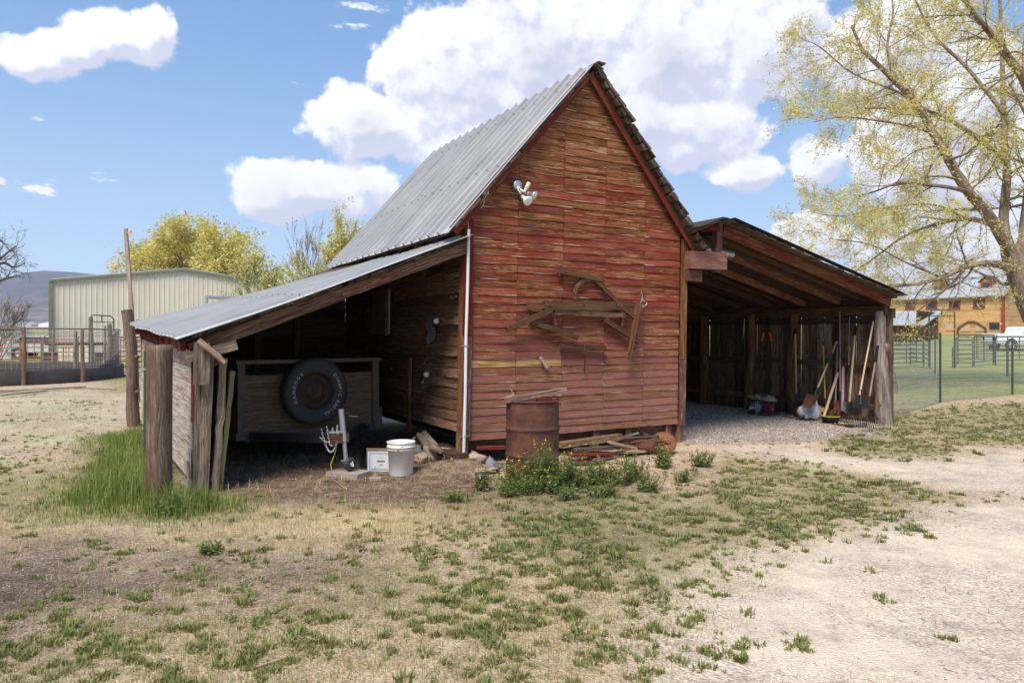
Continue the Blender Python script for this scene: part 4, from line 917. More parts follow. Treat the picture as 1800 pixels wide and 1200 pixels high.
# yokes, singletrees and braces hung on the wall
def bar(name, pts, w, t, lab, cat, mat='yoke', V=-.06, irons=(), group='old wooden harness bars hung on the red wall', taper=1):
    P_ = [onV(*p, V) for p in pts]; base = sum(P_, Vector()) / len(P_)
    th = thing(name, base, lab, cat, group); mb = MB()
    if len(P_) == 2: mb.board(P_[0], P_[1], w, t, seg=8, jit=.0016, taper=taper)
    else:
        for a, b in zip(P_, P_[1:]): mb.board(a, b + (b - a).normalized() * .012, w, t, seg=3, jit=.001)
    mb.build('bar', M[mat], th)
    if irons:
        for (ix, iy, dy_) in irons:
            m2 = MB(); a = onV(ix, iy, V - .03); m2.tube([a + Vector((0, 0, .02)), a + Vector((.008, -.005, -dy_ * .5)), a + Vector((-.004, 0, -dy_))], .006, 6)
            m2.build('iron_fitting', M['rust'], th)
    return th
bar('singletree', [(980, 475), (1061, 492)], .065, .05, 'short bar hung highest on the red wall, slanting down to the right', 'wooden bar', irons=((983, 478, .06), (1059, 486, .04)), V=-.07)
bar('wooden_prop', [(1022, 486), (1024, 500)], .05, .04, 'short upright wooden block just under the highest hung bar', 'wooden block', V=-.04)
a = [(1010, 526), (1010, 516), (1013, 505), (1019, 497), (1028, 492), (1038, 491), (1044, 493)]
bar('hame', a, .045, .04, 'curved wooden arc rising from the long evener beam on the red wall', 'harness part', V=-.06)
bar('brace_bar', [(1045, 493), (1060, 506), (1085, 531)], .05, .04, 'diagonal bar from the arc down to the long evener beam', 'wooden bar', V=-.065)
th = thing('evener_beam', onV(1030, 538, -.1), 'long thick wooden evener beam in the middle of the red wall', 'beam', 'old wooden harness bars hung on the red wall')
mb = MB(); mb.board(onV(955, 537, -.10), onV(1093, 538, -.10), .115, .07, seg=8, jit=.002); mb.board(onV(928, 539, -.10), onV(957, 537, -.10), .085, .06, seg=3, jit=.002); mb.board(onV(1091, 536, -.10), onV(1126, 537, -.10), .06, .05, seg=3, jit=.002); mb.build('bar', M['yoke'], th)
mb = MB()
for px in (967, 1027, 1084): cc = onV(px, 537, -.14); mb.tube([cc, cc - CV3 * .006], .010, 8)
mb.build('bolt', M['dark_steel'], th)
bar('singletree', [(973, 549), (1099, 554)], .062, .05, 'lighter wooden bar hung right below the long evener beam', 'wooden bar', 'lumber', V=-.09, irons=((1038, 549, .02),))
bar('hanger_strap', [(975, 556), (976, 572)], .04, .02, 'rusty strap hanging from the left end of the lighter bar', 'strap', 'lumber', V=-.06)
bar('hanger_strap', [(1095, 557), (1094, 573)], .04, .02, 'rusty strap hanging from the right end of the lighter bar', 'strap', 'lumber', V=-.06)
bar('hanger_strap', [(930, 541), (931, 562)], .035, .02, 'rusty strap hanging from the far left end of the evener beam', 'strap', 'yoke', V=-.06)
bar('brace_bar', [(890, 579), (968, 546)], .062, .05, 'diagonal bar falling to the left under the evener beam', 'wooden bar', V=-.13, irons=((971, 549, .06),))
bar('singletree', [(933, 566), (1016, 593)], .058, .05, 'bar slanting down to the right at the lower left of the wall display', 'wooden bar', V=-.09, irons=((932, 568, .05), (1014, 592, .05)))
bar('singletree', [(1063, 562), (1122, 601)], .058, .05, 'bar slanting down to the right at the lower right of the wall display', 'wooden bar', V=-.09, irons=((1062, 562, .05), (1122, 600, .05)))
bar('brace_bar', [(1091, 538), (1116, 558)], .05, .04, 'short diagonal bar at the right end of the evener beam', 'wooden bar', V=-.13)
bar('brace_bar', [(1123, 532), (1106, 632)], .058, .05, 'nearly upright bar at the right end of the wall display', 'wooden bar', V=-.15, taper=.8)
bar('singletree', [(984, 608), (1064, 612)], .055, .05, 'small lowest bar with an iron pin hanging on the red wall', 'wooden bar', 'yoke', V=-.07, irons=((982, 610, .05), (1027, 607, .12)))
bar('drop_pin', [(1029, 622), (1027, 655)], .012, .012, 'thin rusty rod hanging below the lowest wall bar', 'rod', 'yoke', V=-.05)
bar('wood_latch', [(950, 628), (962, 646)], .038, .03, 'small pale wooden latch peg on the bare yellow board', 'peg', 'plank', V=-.06, taper=1.5)
th = thing('hay_hook', onV(1130, 535, -.08), 'metal hook with a curled end hung beside the evener beam', 'hook')
mb = MB(); mb.tube([onV(*p, -.08) for p in ((1127, 513), (1129, 520), (1129, 527), (1126, 532), (1128, 537), (1133, 538), (1137, 534), (1136, 530))], .007, 8); mb.tube([onV(*p, -.09) for p in ((1126, 529), (1130, 527), (1134, 530))], .005, 6); mb.build('hook', M['chrome'], th)
# insulators, paper, hook and louvre inside the left shed
def insul(px, py, lab, mat='white_plastic'):
    c = onU(px, py, -.07); th = thing('insulator', c, lab, 'insulator', 'white knobs on the shed side wall'); mb = MB()
    mb.lathe([(0, -.05), (.028, -.05), (.036, -.035), (.024, -.015), (.036, .005), (.036, .02), (.02, .04), (0, .04)], orient(c, -CV3 + CU3 * -.2), 14); mb.build('knob', M[mat], th)
    mb = MB(); mb.tube([c - CV3 * .05, c - CV3 * .085], .005, 6); mb.tube([c, c + CU3 * .09], .008, 6); mb.build('nail', M['dark_steel'], th)
insul(767, 564, 'white knob above the torn paper on the brown side wall')
insul(750, 658, 'grey white knob low on the brown side wall beside the upright stud')
c = onU(756, 585, -.055); th = thing('torn_paper', c, 'torn grey sheet of paper hanging on the brown side wall', 'paper')
mb = MB(); pl = [(750, 562), (758, 560), (760, 572), (765, 576), (766, 588), (764, 597), (755, 604), (752, 607), (750, 596), (752, 585), (749, 574)]
mb.prism([onU(x, y, -.05 - .015 * math.sin(i)) for i, (x, y) in enumerate(pl)], -CU3 * .002); mb.build('sheet', M['galv'], th)
mb = MB(); mb.tube([onU(751, 566, -.05), onU(751, 560, -.03)], .004, 6); mb.build('nail', M['dark_steel'], th)
c = onU(795, 523, -.05); th = thing('wall_hook', c, 'small steel hook near the red corner board inside the left shed', 'hook')
mb = MB(); mb.tube([onU(*p, -.06) for p in ((802, 521), (798, 522), (796, 526), (793, 525), (793, 520))], .005, 6); mb.tube([onU(802, 521, -.06), onU(803, 521, -.01)], .005, 6); mb.build('hook', M['galv'], th)
c = onU(672, 548, -.08); th = thing('shutter', c, 'old panelled shutter hanging high on the dark side wall', 'shutter')
mb = MB(); q = [onU(658, 514, -.06), onU(682, 508, -.06), onU(681, 588, -.06), onU(656, 588, -.06)]
mb.prism(q, -CU3 * .035); mb.build('panel', M['dull_steel'], th)
mb = MB(); mb.board(onU(684, 507, -.09), onU(683, 587, -.09), .03, .03, up=CV3)
for y0, y1 in ((537, 533), (562, 559)): mb.board(onU(657, y0, -.10), onU(682, y1, -.10), .012, .012)
mb.build('frame', M['plank'], th)
# galvanised stove pipe lying on the header
th = thing('stove_pipe', B(3.9, .1, 2.8), 'short galvanised duct pipe lying on top of the header timber', 'pipe')
mb = MB(); p0 = onV(1232, 438, .12); p1 = onV(1288, 448, .03)
d = (p1 - p0); Mx = orient(p0, d); Lp = d.length
mb.lathe([(.052, 0), (.052, Lp * .6), (.055, Lp * .62), (.052, Lp * .64), (.052, Lp), (.047, Lp), (.047, .02)], Mx, 20); mb.build('pipe', M['galv'], th)
# ------------------------------------------------------------------ things in and around the left shed
def glyph(mb, ch, size, Mx, ext=.002):
    cu = bpy.data.curves.new('t', 'FONT'); cu.body = ch; cu.size = size; cu.align_x = 'CENTER'; cu.extrude = ext; cu.resolution_u = 2
    o = bpy.data.objects.new('t', cu); COL.objects.link(o); dg = bpy.context.evaluated_depsgraph_get()
    m = o.evaluated_get(dg).to_mesh(); mb.add([Mx @ v.co for v in m.vertices], [tuple(p.vertices) for p in m.polygons], .5)
    o.evaluated_get(dg).to_mesh_clear(); bpy.data.objects.remove(o); bpy.data.curves.remove(cu)
PL = Vector((-3.25, 8.35, 0)); TD = Vector((.789, .614, 0)); TN = Vector((.614, -.789, 0))
def TR(a, b, z): return PL + TD * a + TN * b + Vector((0, 0, z))
def onT(px, py, b):
    d = (px - 900) / F; s = (b + PL.dot(TN)) / (d * TN.x + TN.y); return at(px, py, s)
M['rim'] = plain('grimy_brown_rim', (.075, .045, .032), .7, .3, .4, 16, .3)
trl = thing('utility_trailer', TR(.9, 0, 0), 'dark plywood sided utility trailer with a spare tyre, parked in the left shed', 'trailer')
WT = 1.80
mb = MB(); mb.prism([TR(.05, 0, .38), TR(WT - .05, 0, .38), TR(WT - .05, 0, 1.07), TR(.05, 0, 1.07)], -TN * .018, .5); 
# grain runs along the panel
mb.gc = [(Vector(v).dot(TD), v[2], 0) for v in mb.v]; mb.build('front_panel', M['plywood'], trl)
mb = MB()
for a in (.0, WT): mb.prism([TR(a + (.0 if a else 0), 0, .38), TR(a, -2.35, .38), TR(a, -2.35, 1.07), TR(a, 0, 1.07)], TD * .018, .4)
mb.prism([TR(0, -2.35, .38), TR(WT, -2.35, .38), TR(WT, -2.35, 1.0), TR(0, -2.35, 1.0)], TN * .018, .4)
mb.gc = [(v[1], v[2], v[0]) for v in mb.v]; mb.build('side_panel', M['plywood'], trl)
mb = MB()
mb.board(TR(-.03, .02, .355), TR(WT + .04, .02, .355), .085, .06); mb.board(TR(.03, .03, .32), TR(.03, .03, 1.22), .05, .085, up=TN); mb.board(TR(WT - .02, .03, .40), TR(WT - .02, .03, 1.22), .05, .085, up=TN)
mb.board(TR(WT + .0, .035, .33), TR(WT + .0, .035, .60), .06, .13, up=TN)
mb.board(TR(-.03, .03, 1.235), TR(WT + .06, .03, 1.235), .045, .05)
for a in (0, WT): mb.board(TR(a, 0, .355), TR(a, -2.4, .355), .085, .06); mb.board(TR(a, 0, 1.235), TR(a, -2.4, 1.235), .045, .05); mb.board(TR(a, -2.37, .32), TR(a, -2.37, 1.22), .05, .06, up=TN)
mb.build('frame', M['trailer_frame'], trl)
mb = MB(); mb.box(TR(WT / 2, -1.2, .34), (WT, 2.3, .03), math.atan2(TD.y, TD.x)); mb.build('bed', M['plywood'], trl)
mb = MB(); J = TR(.78, 1.30, 0)
cp = J + Vector((-.06, .02, .44))
mb.board(TR(.10, -.05, .345), cp + Vector((-.04, 0, -.03)), .10, .05); mb.board(TR(WT - .12, -.05, .345), cp + Vector((.02, .04, -.03)), .10, .05); mb.box(TR(.16, -.0, .33), (.16, .10, .09), R(38)); mb.box(TR(WT - .20, .02, .33), (.16, .10, .09), R(38)); mb.build('tongue', M['dark_steel'], trl)
mb = MB(); mb.box(cp + Vector((-.02, -.03, -.02)), (.20, .10, .10), R(-52 + 90)); mb.box(cp + Vector((-.10, -.0, .05)), (.12, .05, .02), R(30)); mb.build('coupler', M['rust'], trl)
mb = MB(); mb.tube([cp + Vector((-.03, -.05, .03)), cp + Vector((-.03, -.05, .13))], .012, 8); mb.tube([cp + Vector((-.08, -.05, .03)), cp + Vector((-.08, -.05, .10))], .012, 8); mb.box(cp + Vector((-.05, -.05, .05)), (.14, .05, .02), R(20)); mb.build('latch', M['chrome'], trl)
jt = J + Vector((-.055, 0, .74)); jb = J + Vector((0.0, 0, .17))
mb = MB(); mb.tube([jb, jb.lerp(jt, .45)], .024, 14); mb.tube([jb.lerp(jt, .38), jt], .032, 14); mb.build('jack_post', M['galv'], trl)
mb = MB(); h0 = jb.lerp(jt, .90); mb.tube([h0, h0 + Vector((.09, -.02, .015))], .010, 8); mb.tube([h0 + Vector((.09, -.02, .03)), h0 + Vector((.09, -.02, -.03))], .008, 8); mb.tube([h0 + Vector((.09, -.02, -.02)), h0 + Vector((.19, -.03, -.03))], .014, 8); mb.build('jack_crank', M['dark_steel'], trl)
gz = ht(J.x, J.y)
mb = MB(); wc = J + Vector((.05, -.02, gz + .055 + .075)); ax = Vector((.75, -.66, 0)).cross(Vector((0, 0, 1))).normalized()
ax = Vector((.86, .5, 0))
axw = Vector((.80, -.6, 0)).normalized()
mb.lathe([(0, -.022), (.055, -.022), (.073, -.014), (.075, 0), (.073, .014), (.055, .022), (0, .022)], orient(wc, axw), 20); jw = mb.build('jack_wheel', M['rubber'], trl)
mb = MB(); 
for s_ in (-1, 1): mb.prism([jb + axw * .03 * s_ + Vector((-.04, 0, .0)), jb + axw * .03 * s_ + Vector((.05, 0, .0)), wc + axw * .03 * s_ + Vector((.02, 0, -.02)), wc + axw * .03 * s_ + Vector((-.02, 0, -.02))], axw * .004)
mb.box(jb + Vector((.0, 0, .0)), (.10, .075, .012), math.atan2(axw.y, axw.x)); mb.lathe([(0, -.034), (.013, -.034), (.013, .034), (0, .034)], orient(wc, axw), 10); mb.build('wheel_bracket', M['galv'], trl)
# chain loops
mb = MB()
def chain(P0, P1, sag, n):
    for i in range(n):
        k = (i + .5) / n; c = P0.lerp(P1, k) + Vector((0, 0, -4 * sag * k * (1 - k))); k2 = k + .5 / n; c2 = P0.lerp(P1, k2) + Vector((0, 0, -4 * sag * k2 * (1 - k2)))
        d = (c2 - c).normalized(); s_ = d.cross(Vector((0, 1, 0))) if i % 2 else Vector((0, 1, 0)) * 1.0; s_ = (s_ - d * s_.dot(d)).normalized()
        pts = [c + d * .016 * math.cos(t) + s_ * .009 * math.sin(t) for t in np.linspace(0, 2 * math.pi, 9)]; mb.tube(pts, .0035, 5, cap=False)
chain(cp + Vector((-.20, -.07, .10)), cp + Vector((-.02, -.10, -.05)), .18, 20); chain(cp + Vector((-.14, -.07, .12)), cp + Vector((-.05, -.10, -.03)), .13, 16); chain(cp + Vector((-.22, -.06, .0)), cp + Vector((.03, -.08, .10)), .10, 14)
mb.build('safety_chain', M['chrome'], trl)
mb = MB(); mb.tube([cp + Vector((-.03, -.04, -.05)), cp + Vector((-.05, -.06, -.18)), cp + Vector((-.10, -.05, -.30)), cp + Vector((-.09, -.06, -.36))], .005, 6); mb.build('cable', M['yellow_fg'], trl)
# spare wheel
wc = onT(552, 687, .15)
sp = MB(); Mw = orient(wc, TN)
prof = [(.235, -.09), (.30, -.115), (.365, -.115), (.395, -.095), (.408, -.06), (.41, 0), (.408, .06), (.395, .095), (.365, .112), (.30, .115), (.245, .095), (.225, .08)]
sp.lathe(prof, Mw, 64, jit=lambda k, z: (.012 if (k + (z > 0)) % 2 else -.006) if abs(z) < .10 else 0)
wheel = sp.build('spare_wheel', M['rubber'], trl)
mb = MB(); mb.lathe([(.228, .085), (.232, .075), (.215, .06), (.20, .02), (.185, -.01), (.17, .01), (.10, .035), (.095, .05), (.055, .055), (.05, .035), (.025, .035), (.025, .06), (0, .06)], Mw, 40); mb.build('rim', M['rim'], wheel)
mb = MB()
for k in range(5): t = k * 1.2566; mb.tube([Mw @ Vector((.075 * math.cos(t), .075 * math.sin(t), .045)), Mw @ Vector((.075 * math.cos(t), .075 * math.sin(t), .062))], .009, 6)
mb.build('lug_nut', M['dark_steel'], wheel)
mb = MB(); right = TD; upv = Vector((0, 0, 1))
def ringtext(txt, a0, a1, rad, size):
    for i, ch in enumerate(txt):
        if ch == ' ': continue
        t = a0 + (a1 - a0) * i / (len(txt) - 1); tr = R(t); rv = right * math.cos(tr) + upv * math.sin(tr); tv = right * math.sin(tr) - upv * math.cos(tr)
        p = wc + rv * (rad - size * .36) + TN * .114
        Mx = Matrix(((tv.x, rv.x, TN.x, p.x), (tv.y, rv.y, TN.y, p.y), (tv.z, rv.z, TN.z, p.z), (0, 0, 0, 1))); glyph(mb, ch, size, Mx)
ringtext('HANKOOK', 203, 133, .30, .058); ringtext('DYNAMIC RADIAL', 40, -70, .30, .058)
mb.build('lettering', M['white_letter'], wheel)
mb = MB(); mb.tube([wc - TN * .17, wc + TN * .02], .03, 8); mb.build('wheel_mount', M['dark_steel'], trl)
# slabs
c = gp(622, 845); gz = ht(c.x, c.y); sl = MB(); sl.box(Vector((J.x + .03, J.y + .0, gz + .025)), (.42, .26, .06), R(-24), jit if False else None); sl.build('concrete_slab', M['concrete'], loc=(J.x, J.y, gz), tagd=('pale concrete paver under the trailer jack wheel', 'paver'))
mb = MB(); mb.prism([gp(632, 822) + Vector((0, 0, .02)), gp(664, 828) + Vector((0, 0, .015)), gp(655, 806) + Vector((0, 0, .12)), gp(640, 800) + Vector((0, 0, .10))], Vector((.01, .02, .012))); mb.build('slate_piece', M['dark_steel'], loc=gp(648, 824), tagd=('dark flat slate piece leaning behind the jack wheel', 'slate'))
c = gp(660, 843); mb = MB(); mb.box(Vector((c.x, c.y, ht(c.x, c.y) + .012)), (.12, .10, .024), R(10)); mb.build('tile', M['concrete'], loc=c, tagd=('small flat grey tile on the dirt in front of the cardboard box', 'tile'))
# cardboard box
bc = gp(668, 829); gz = ht(bc.x, bc.y); ang = R(-4); bx_ = thing('cardboard_box', (bc.x, bc.y, gz), 'open white and blue printed cardboard box beside the white bucket', 'box')
fwd = Vector((math.cos(ang), math.sin(ang), 0)); sd_ = Vector((-fwd.y, fwd.x, 0)); o0 = Vector((bc.x - .145, bc.y + .02, gz)); 
def BX(a, b, z): return o0 + fwd * a + (sd_ * .9 + fwd * -.30).normalized() * b + Vector((0, 0, z))
Wb, Db, Hb = .31, .26, .225
# front with a hand hole
mb = MB(); hx0, hx1, hz0, hz1 = .11, .20, .10, .125
for (x0, x1, z0, z1) in ((0, Wb, 0, hz0), (0, Wb, hz1, Hb), (0, hx0, hz0, hz1), (hx1, Wb, hz0, hz1)):
    mb.prism([BX(x0, 0, z0), BX(x1, 0, z0), BX(x1, 0, z1), BX(x0, 0, z1)], Vector((.0, .004, 0)), .5)
mb.build('front', M['card'], bx_)
mb = MB(); mb.prism([BX(0, .004, 0), BX(0, Db, 0), BX(0, Db, Hb), BX(0, .004, Hb)], fwd * .004); mb.prism([BX(Wb - .004, .004, 0), BX(Wb - .004, Db, 0), BX(Wb - .004, Db, Hb), BX(Wb - .004, .004, Hb)], fwd * .004); mb.build('side', M['card_blue'], bx_)
mb = MB(); mb.prism([BX(0, Db, 0), BX(Wb, Db, 0), BX(Wb, Db, Hb), BX(0, Db, Hb)], sd_ * -.004); mb.prism([BX(0.004, .006, .004), BX(Wb, .006, .004), BX(Wb, Db, .004), BX(.004, Db, .004)], Vector((0, 0, .003)))
mb.prism([BX(.005, .008, .05), BX(Wb - .006, .008, .05), BX(Wb - .006, .008, Hb - .01), BX(.005, .008, Hb - .01)], sd_ * .004); mb.build('inside', M['card_brown'], bx_)
mb = MB(); e = -.0015
def strip(x0, x1, z0, z1, m_): m_.prism([BX(x0, 0, z0) + sd_ * e, BX(x1, 0, z0) + sd_ * e, BX(x1, 0, z1) + sd_ * e, BX(x0, 0, z1) + sd_ * e], sd_ * .001)
for x0, x1, z0, z1 in ((.02, .29, .015, .021), (.02, .29, .204, .210), (.02, .026, .021, .204), (.284, .29, .021, .204), (.035, .275, .028, .031), (.035, .275, .194, .197), (.035, .038, .031, .194), (.272, .275, .031, .194), (.13, .18, .078, .082), (.12, .19, .07, .073), (.135, .175, .062, .065), (.10, .21, .155, .158)): strip(x0, x1, z0, z1, mb)
for x0, x1, z0, z1 in ((.06, .12, .05, .10), (.05, .13, .04, .045), (.07, .11, .11, .13)):
    mb.prism([BX(0, x0, z0) - fwd * .001, BX(0, x1, z0) - fwd * .001, BX(0, x1, z1) - fwd * .001, BX(0, x0, z1) - fwd * .001], -fwd * .001)
mb.build('printing', M['blue_print'], bx_)
# bucket
kc = gp(705, 828); kc = at(705, 828, 7.85); kc.z = ht(kc.x, kc.y); bk = thing('bucket', kc, 'dirty white plastic bucket with a wire handle by the stones', 'bucket')
Mk = Matrix.Translation(kc); mb = MB(); mb.lathe([(0, 0), (.128, 0), (.132, .006), (.147, .33), (.152, .33), (.152, .31), (.158, .31), (.158, .322), (.152, .326), (.153, .355), (.158, .357), (.158, .370), (.148, .370), (.146, .34), (.126, .02), (0, .02)], Mk, 36)
mb.lathe([(.1475, .285), (.153, .285), (.153, .292), (.148, .292)], Mk, 36); mb.build('body', M['white_plastic'], bk)
mb = MB(); pts = [kc + Vector((.148 * math.cos(t), .148 * math.sin(t) * 1.0, .30 + 0)) for t in (R(-95),)]
hp = [kc + Vector((-.01, -.152, .30)), kc + Vector((.03, -.155, .33)), kc + Vector((.10, -.12, .375)), kc + Vector((.15, -.05, .42)), kc + Vector((.16, .05, .41)), kc + Vector((.10, .13, .36)), kc + Vector((.02, .152, .31))]
mb.tube(hp, .003, 6); mb.tube([kc + Vector((-.01, -.145, .30)), kc + Vector((-.01, -.16, .30))], .012, 8); mb.build('handle', M['galv'], bk)
mb = MB()
def kpt(t, z, o=.0012): rr = .1285 + .0525 * z + o + .0025; return kc + Vector((rr * math.cos(t), rr * math.sin(t), z))
for (t0, t1, z0, z1) in [(R(-78), R(-38), .22, .224), (R(-78), R(-38), .08, .084), (R(-78), R(-77), .084, .22), (R(-39), R(-38), .084, .22)] + [(R(-74), R(-74 + 8 + (i * 37 % 24)), .10 + i * .012, .1035 + i * .012) for i in range(9)]:
    n = 5; vs = [kpt(t0 + (t1 - t0) * i / n, z) for z in (z0, z1) for i in range(n + 1)]; mb.add(vs, [(i, i + 1, n + 2 + i, n + 1 + i) for i in range(n)], .5)
mb.build('printing', M['bucket_label'], bk)
rc = gp(694, 818); mb = MB(); mb.box(Vector((bc.x + .20, bc.y + .05, gz + .095)), (.07, .13, .19), R(-10)); mb.box(Vector((bc.x + .20, bc.y + .05, gz + .2)), (.04, .09, .02), R(-10)); mb.build('red_carton', M['red_plastic'], loc=(bc.x + .2, bc.y + .05, gz), tagd=('small red carton wedged between the cardboard box and the bucket', 'carton'))
# rocks near the corner
def rock(px, py, w, h, lab, mat='rock', zadd=0, Z=None, sq=.8):
    p = gp(px, py) if Z is None else at(px, py, Z); p.z = ht(p.x, p.y) + zadd; mb = MB(); mb.sphere(p + Vector((0, w * .3, h * .42)), 1, 16, (w, w * sq, h * .62), .42, M=Matrix.Rotation(rnd.uniform(-.5, .5), 3, 'Z')); o = mb.build('rock', M[mat], loc=p, tagd=(lab, 'rock', 'rocks at the barn corner')); return o
rock(762, 815, .16, .18, 'largest tan boulder half buried under the left barn corner'); rock(742, 818, .09, .12, 'tan rock right beside the white bucket')
rock(785, 800, .12, .12, 'tan rock directly under the barn corner post', zadd=.02); rock(838, 822, .12, .09, 'flat pale rock just right of the white pipe foot'); rock(848, 822, .04, .06, 'small round grey stone on the pale rock', 'rock_gray', Z=7.6)
rock(855, 834, .12, .05, 'thin flat white rock in front of the barrel'); rock(865, 812, .08, .12, 'grey stone between the pipe and the barrel', 'rock_gray', Z=8.0); rock(735, 790, .14, .13, 'dark squared block below the side wall', 'concrete', Z=8.9, zadd=.03)
mb = MB(); mb.tube([onU(738, 765, -.20), onU(752, 785, -.26), onU(775, 792, -.28)], [.05, .07, .03], 9, jit=.3); mb.tube([onU(745, 760, -.15), onU(768, 788, -.22)], [.03, .05], 8, jit=.3); mb.build('root_stump', M['graylog'], loc=onU(755, 792, -.25), tagd=('twisted grey stump root jammed under the brown side wall', 'stump'))
# ------------------------------------------------------------------ barrel
bb = at(936, 850, 7.62); bb.z = ht(bb.x, bb.y) - .01; barrel = thing('barrel', bb, 'rusty brown steel barrel standing before the red wall', 'barrel')
mb = MB(); pf = [(0, 0), (.285, 0), (.292, .012), (.286, .03)]
for k in range(60):
    zz = .03 + k * (.82 / 59); bump_ = sum(.014 * math.exp(-((zz - c) / .017) ** 2) for c in (.30, .58)) + sum(.004 * math.exp(-((zz - c) / .02) ** 2) for c in (.70, .74, .78, .10, .14)); pf.append((.284 + bump_, zz))
pf += [(.287, .865), (.295, .868), (.297, .878), (.290, .885), (.280, .880), (.277, .86), (.276, .05), (0, .04)]
mb.lathe(pf, Matrix.Translation(bb), 48, jit=lambda k, z: .004 * math.sin(k * .5 + z * 6)); mb.build('drum', M['rust'], barrel)
mb = MB(); t = bb + Vector((0, 0, .865)); mb.lathe([(0, 0), (.2, .006), (.23, -.01)], Matrix.Translation(t + Vector((-.03, .0, -.035))), 24); mb.build('lid', M['rust_orange'], barrel)
mb = MB(); mb.board(bb + Vector((-.29, -.16, .885)), bb + Vector((.36, .02, .985)), .045, .085, seg=6, jit=.002, up=(0, 0, 1)); mb.build('plank', M['plank'], loc=bb + Vector((0, 0, .9)), tagd=('pale weathered plank lying across the rusty barrel top', 'plank'))
mb = MB(); mb.box(bb + Vector((.09, -.14, .885)), (.10, .09, .05), R(10)); mb.box(bb + Vector((.15, -.06, .89)), (.10, .09, .05), R(20)); mb.build('brick_pair', M['trim_red'], loc=bb + Vector((.1, -.1, .88)), tagd=('two red brick bits sitting on the barrel rim', 'bricks'))
mb = MB(); mb.tube([bb + Vector((-.30, -.02, .90)), bb + Vector((-.2, .02, .93)), bb + Vector((-.24, .05, 1.0))], [.012, .01, .004], 6, jit=.2); mb.tube([bb + Vector((-.34, -.04, .895)), bb + Vector((-.2, 0, .925))], .008, 6); mb.build('twig', M['plank'], loc=bb + Vector((-.25, 0, .9)), tagd=('short dry twig poking over the left barrel rim', 'twig'))
# ------------------------------------------------------------------ scrap lumber pile before the wall
def stick(name, p0, p1, w, t, lab, mat='lumber', cat='board', z0=.03, z1=None, up=(0, 0, 1), pt=.5, grp='scrap boards piled before the red wall', Vz=None, jit=.003):
    a = gp(*p0); b = gp(*p1); a.z = ht(a.x, a.y) + z0; b.z = ht(b.x, b.y) + (z0 if z1 is None else z1); mb = MB(); mb.board(a, b, w, t, up=up, seg=8, jit=jit, pt=pt); return mb.build(name, M[mat], loc=(a + b) / 2, tagd=(lab, cat, grp))
def wb(name, a, b, w, t, lab, mat='lumber', cat='board', pt=.5, jit=.003): 
    mb = MB(); mb.board(a, b, w, t, seg=8, jit=jit, pt=pt); return mb.build(name, M[mat], loc=(a + b) / 2, tagd=(lab, cat, 'scrap boards piled before the red wall'))
wb('board', onV(984, 782, -.35), onV(1090, 767, -.32), .07, .10, 'thick brown squared timber on top of the scrap pile', 'lumber', pt=.3)
wb('board', onV(1010, 790, -.42), onV(1135, 783, -.38), .04, .12, 'long grey plank in the middle of the scrap pile', 'gray')
wb('board', onV(1068, 776, -.42), onV(1120, 788, -.60), .03, .03, 'thin brown stick slanting over the grey plank', 'plank')
wb('board', onV(1002, 800, -.50), onV(1075, 796, -.44), .03, .16, 'red painted board low in the scrap pile', 'trim_red', pt=.9)
wb('board', onV(1040, 806, -.50), onV(1100, 800, -.30), .035, .12, 'pale rough board at the bottom of the scrap pile', 'plank')
wb('board', onV(1000, 812, -.55), onV(1060, 814, -.62), .03, .11, 'faded board half hidden in the weeds under the red one', 'lumber')
wb('board', onV(1095, 795, -.45), onV(1150, 790, -.50), .03, .09, 'short pale board sticking out toward the rusty disc', 'plank')
wb('board', onV(840, 787, -.12), onV(890, 786, -.15), .03, .10, 'red board end showing under the wall left of the barrel', 'trim_red', pt=.9)
wb('board', onV(1020, 776, -.2), onV(1165, 770, -.15), .05, .08, 'dark plank at the back of the scrap pile against the wall', 'beam')
c = onV(1165, 780, -.55); c.z = ht(c.x, c.y) + .13; mb = MB(); mb.lathe([(0, .02), (.10, .015), (.17, .0), (.175, -.01), (.10, .005), (0, .01)], orient(c, (-.25, -.75, .55)), 28); mb.lathe([(0, .035), (.04, .035), (.04, .0)], orient(c, (-.25, -.75, .55)), 12)
mb.build('disc_blade', M['rust_orange'], loc=c, tagd=('round orange rusty disc blade at the right end of the scrap pile', 'disc'))
c = onV(1140, 782, -.5); c.z = ht(c.x, c.y) + .09; mb = MB(); mb.sphere(c, .11, 12, (1.2, .8, .8), .4); mb.tube([c + Vector((-.25, .05, .06)), c + Vector((.1, 0, .08))], .03, 8, jit=.2); mb.tube([c + Vector((-.30, .0, .12)), c + Vector((.15, .1, .13))], .02, 6, jit=.2); mb.tube([c + Vector((-.05, .1, .16)), c + Vector((.28, -.0, .05))], .018, 6, jit=.2)
mb.build('scrap_casting', M['rust'], loc=c, tagd=('lumpy brown iron casting lying next to the rusty disc', 'scrap iron'))
c = onV(1105, 768, -.3); mb = MB(); mb.board(c + Vector((-.14, 0, -.02)), c + Vector((.14, .05, .05)), .02, .03); mb.build('metal_strip', M['chrome'], loc=c, tagd=('shiny bent metal strip on the scrap pile', 'strip'))
stick('driftwood_stick', (150, 745 + 400), (230, 1150), .01, .02, 'x', z0=.01) if False else None
for (a, b, lab) in (((450, 1175), (500, 1160), 'bare grey stick lying in the foreground dirt near the bottom centre left'), ((585, 845), (610, 862), 'short pale stick on the dark shed floor left of the jack')):
    p, q = gp(*a), gp(*b); mb = MB(); mb.tube([p + Vector((0, 0, ht(p.x, p.y) + .01)), q + Vector((0, 0, ht(q.x, q.y) + .012))], .006, 6, jit=.2); mb.build('stick', M['plank'], loc=(p + q) / 2, tagd=(lab, 'stick', 'loose sticks on the ground'))
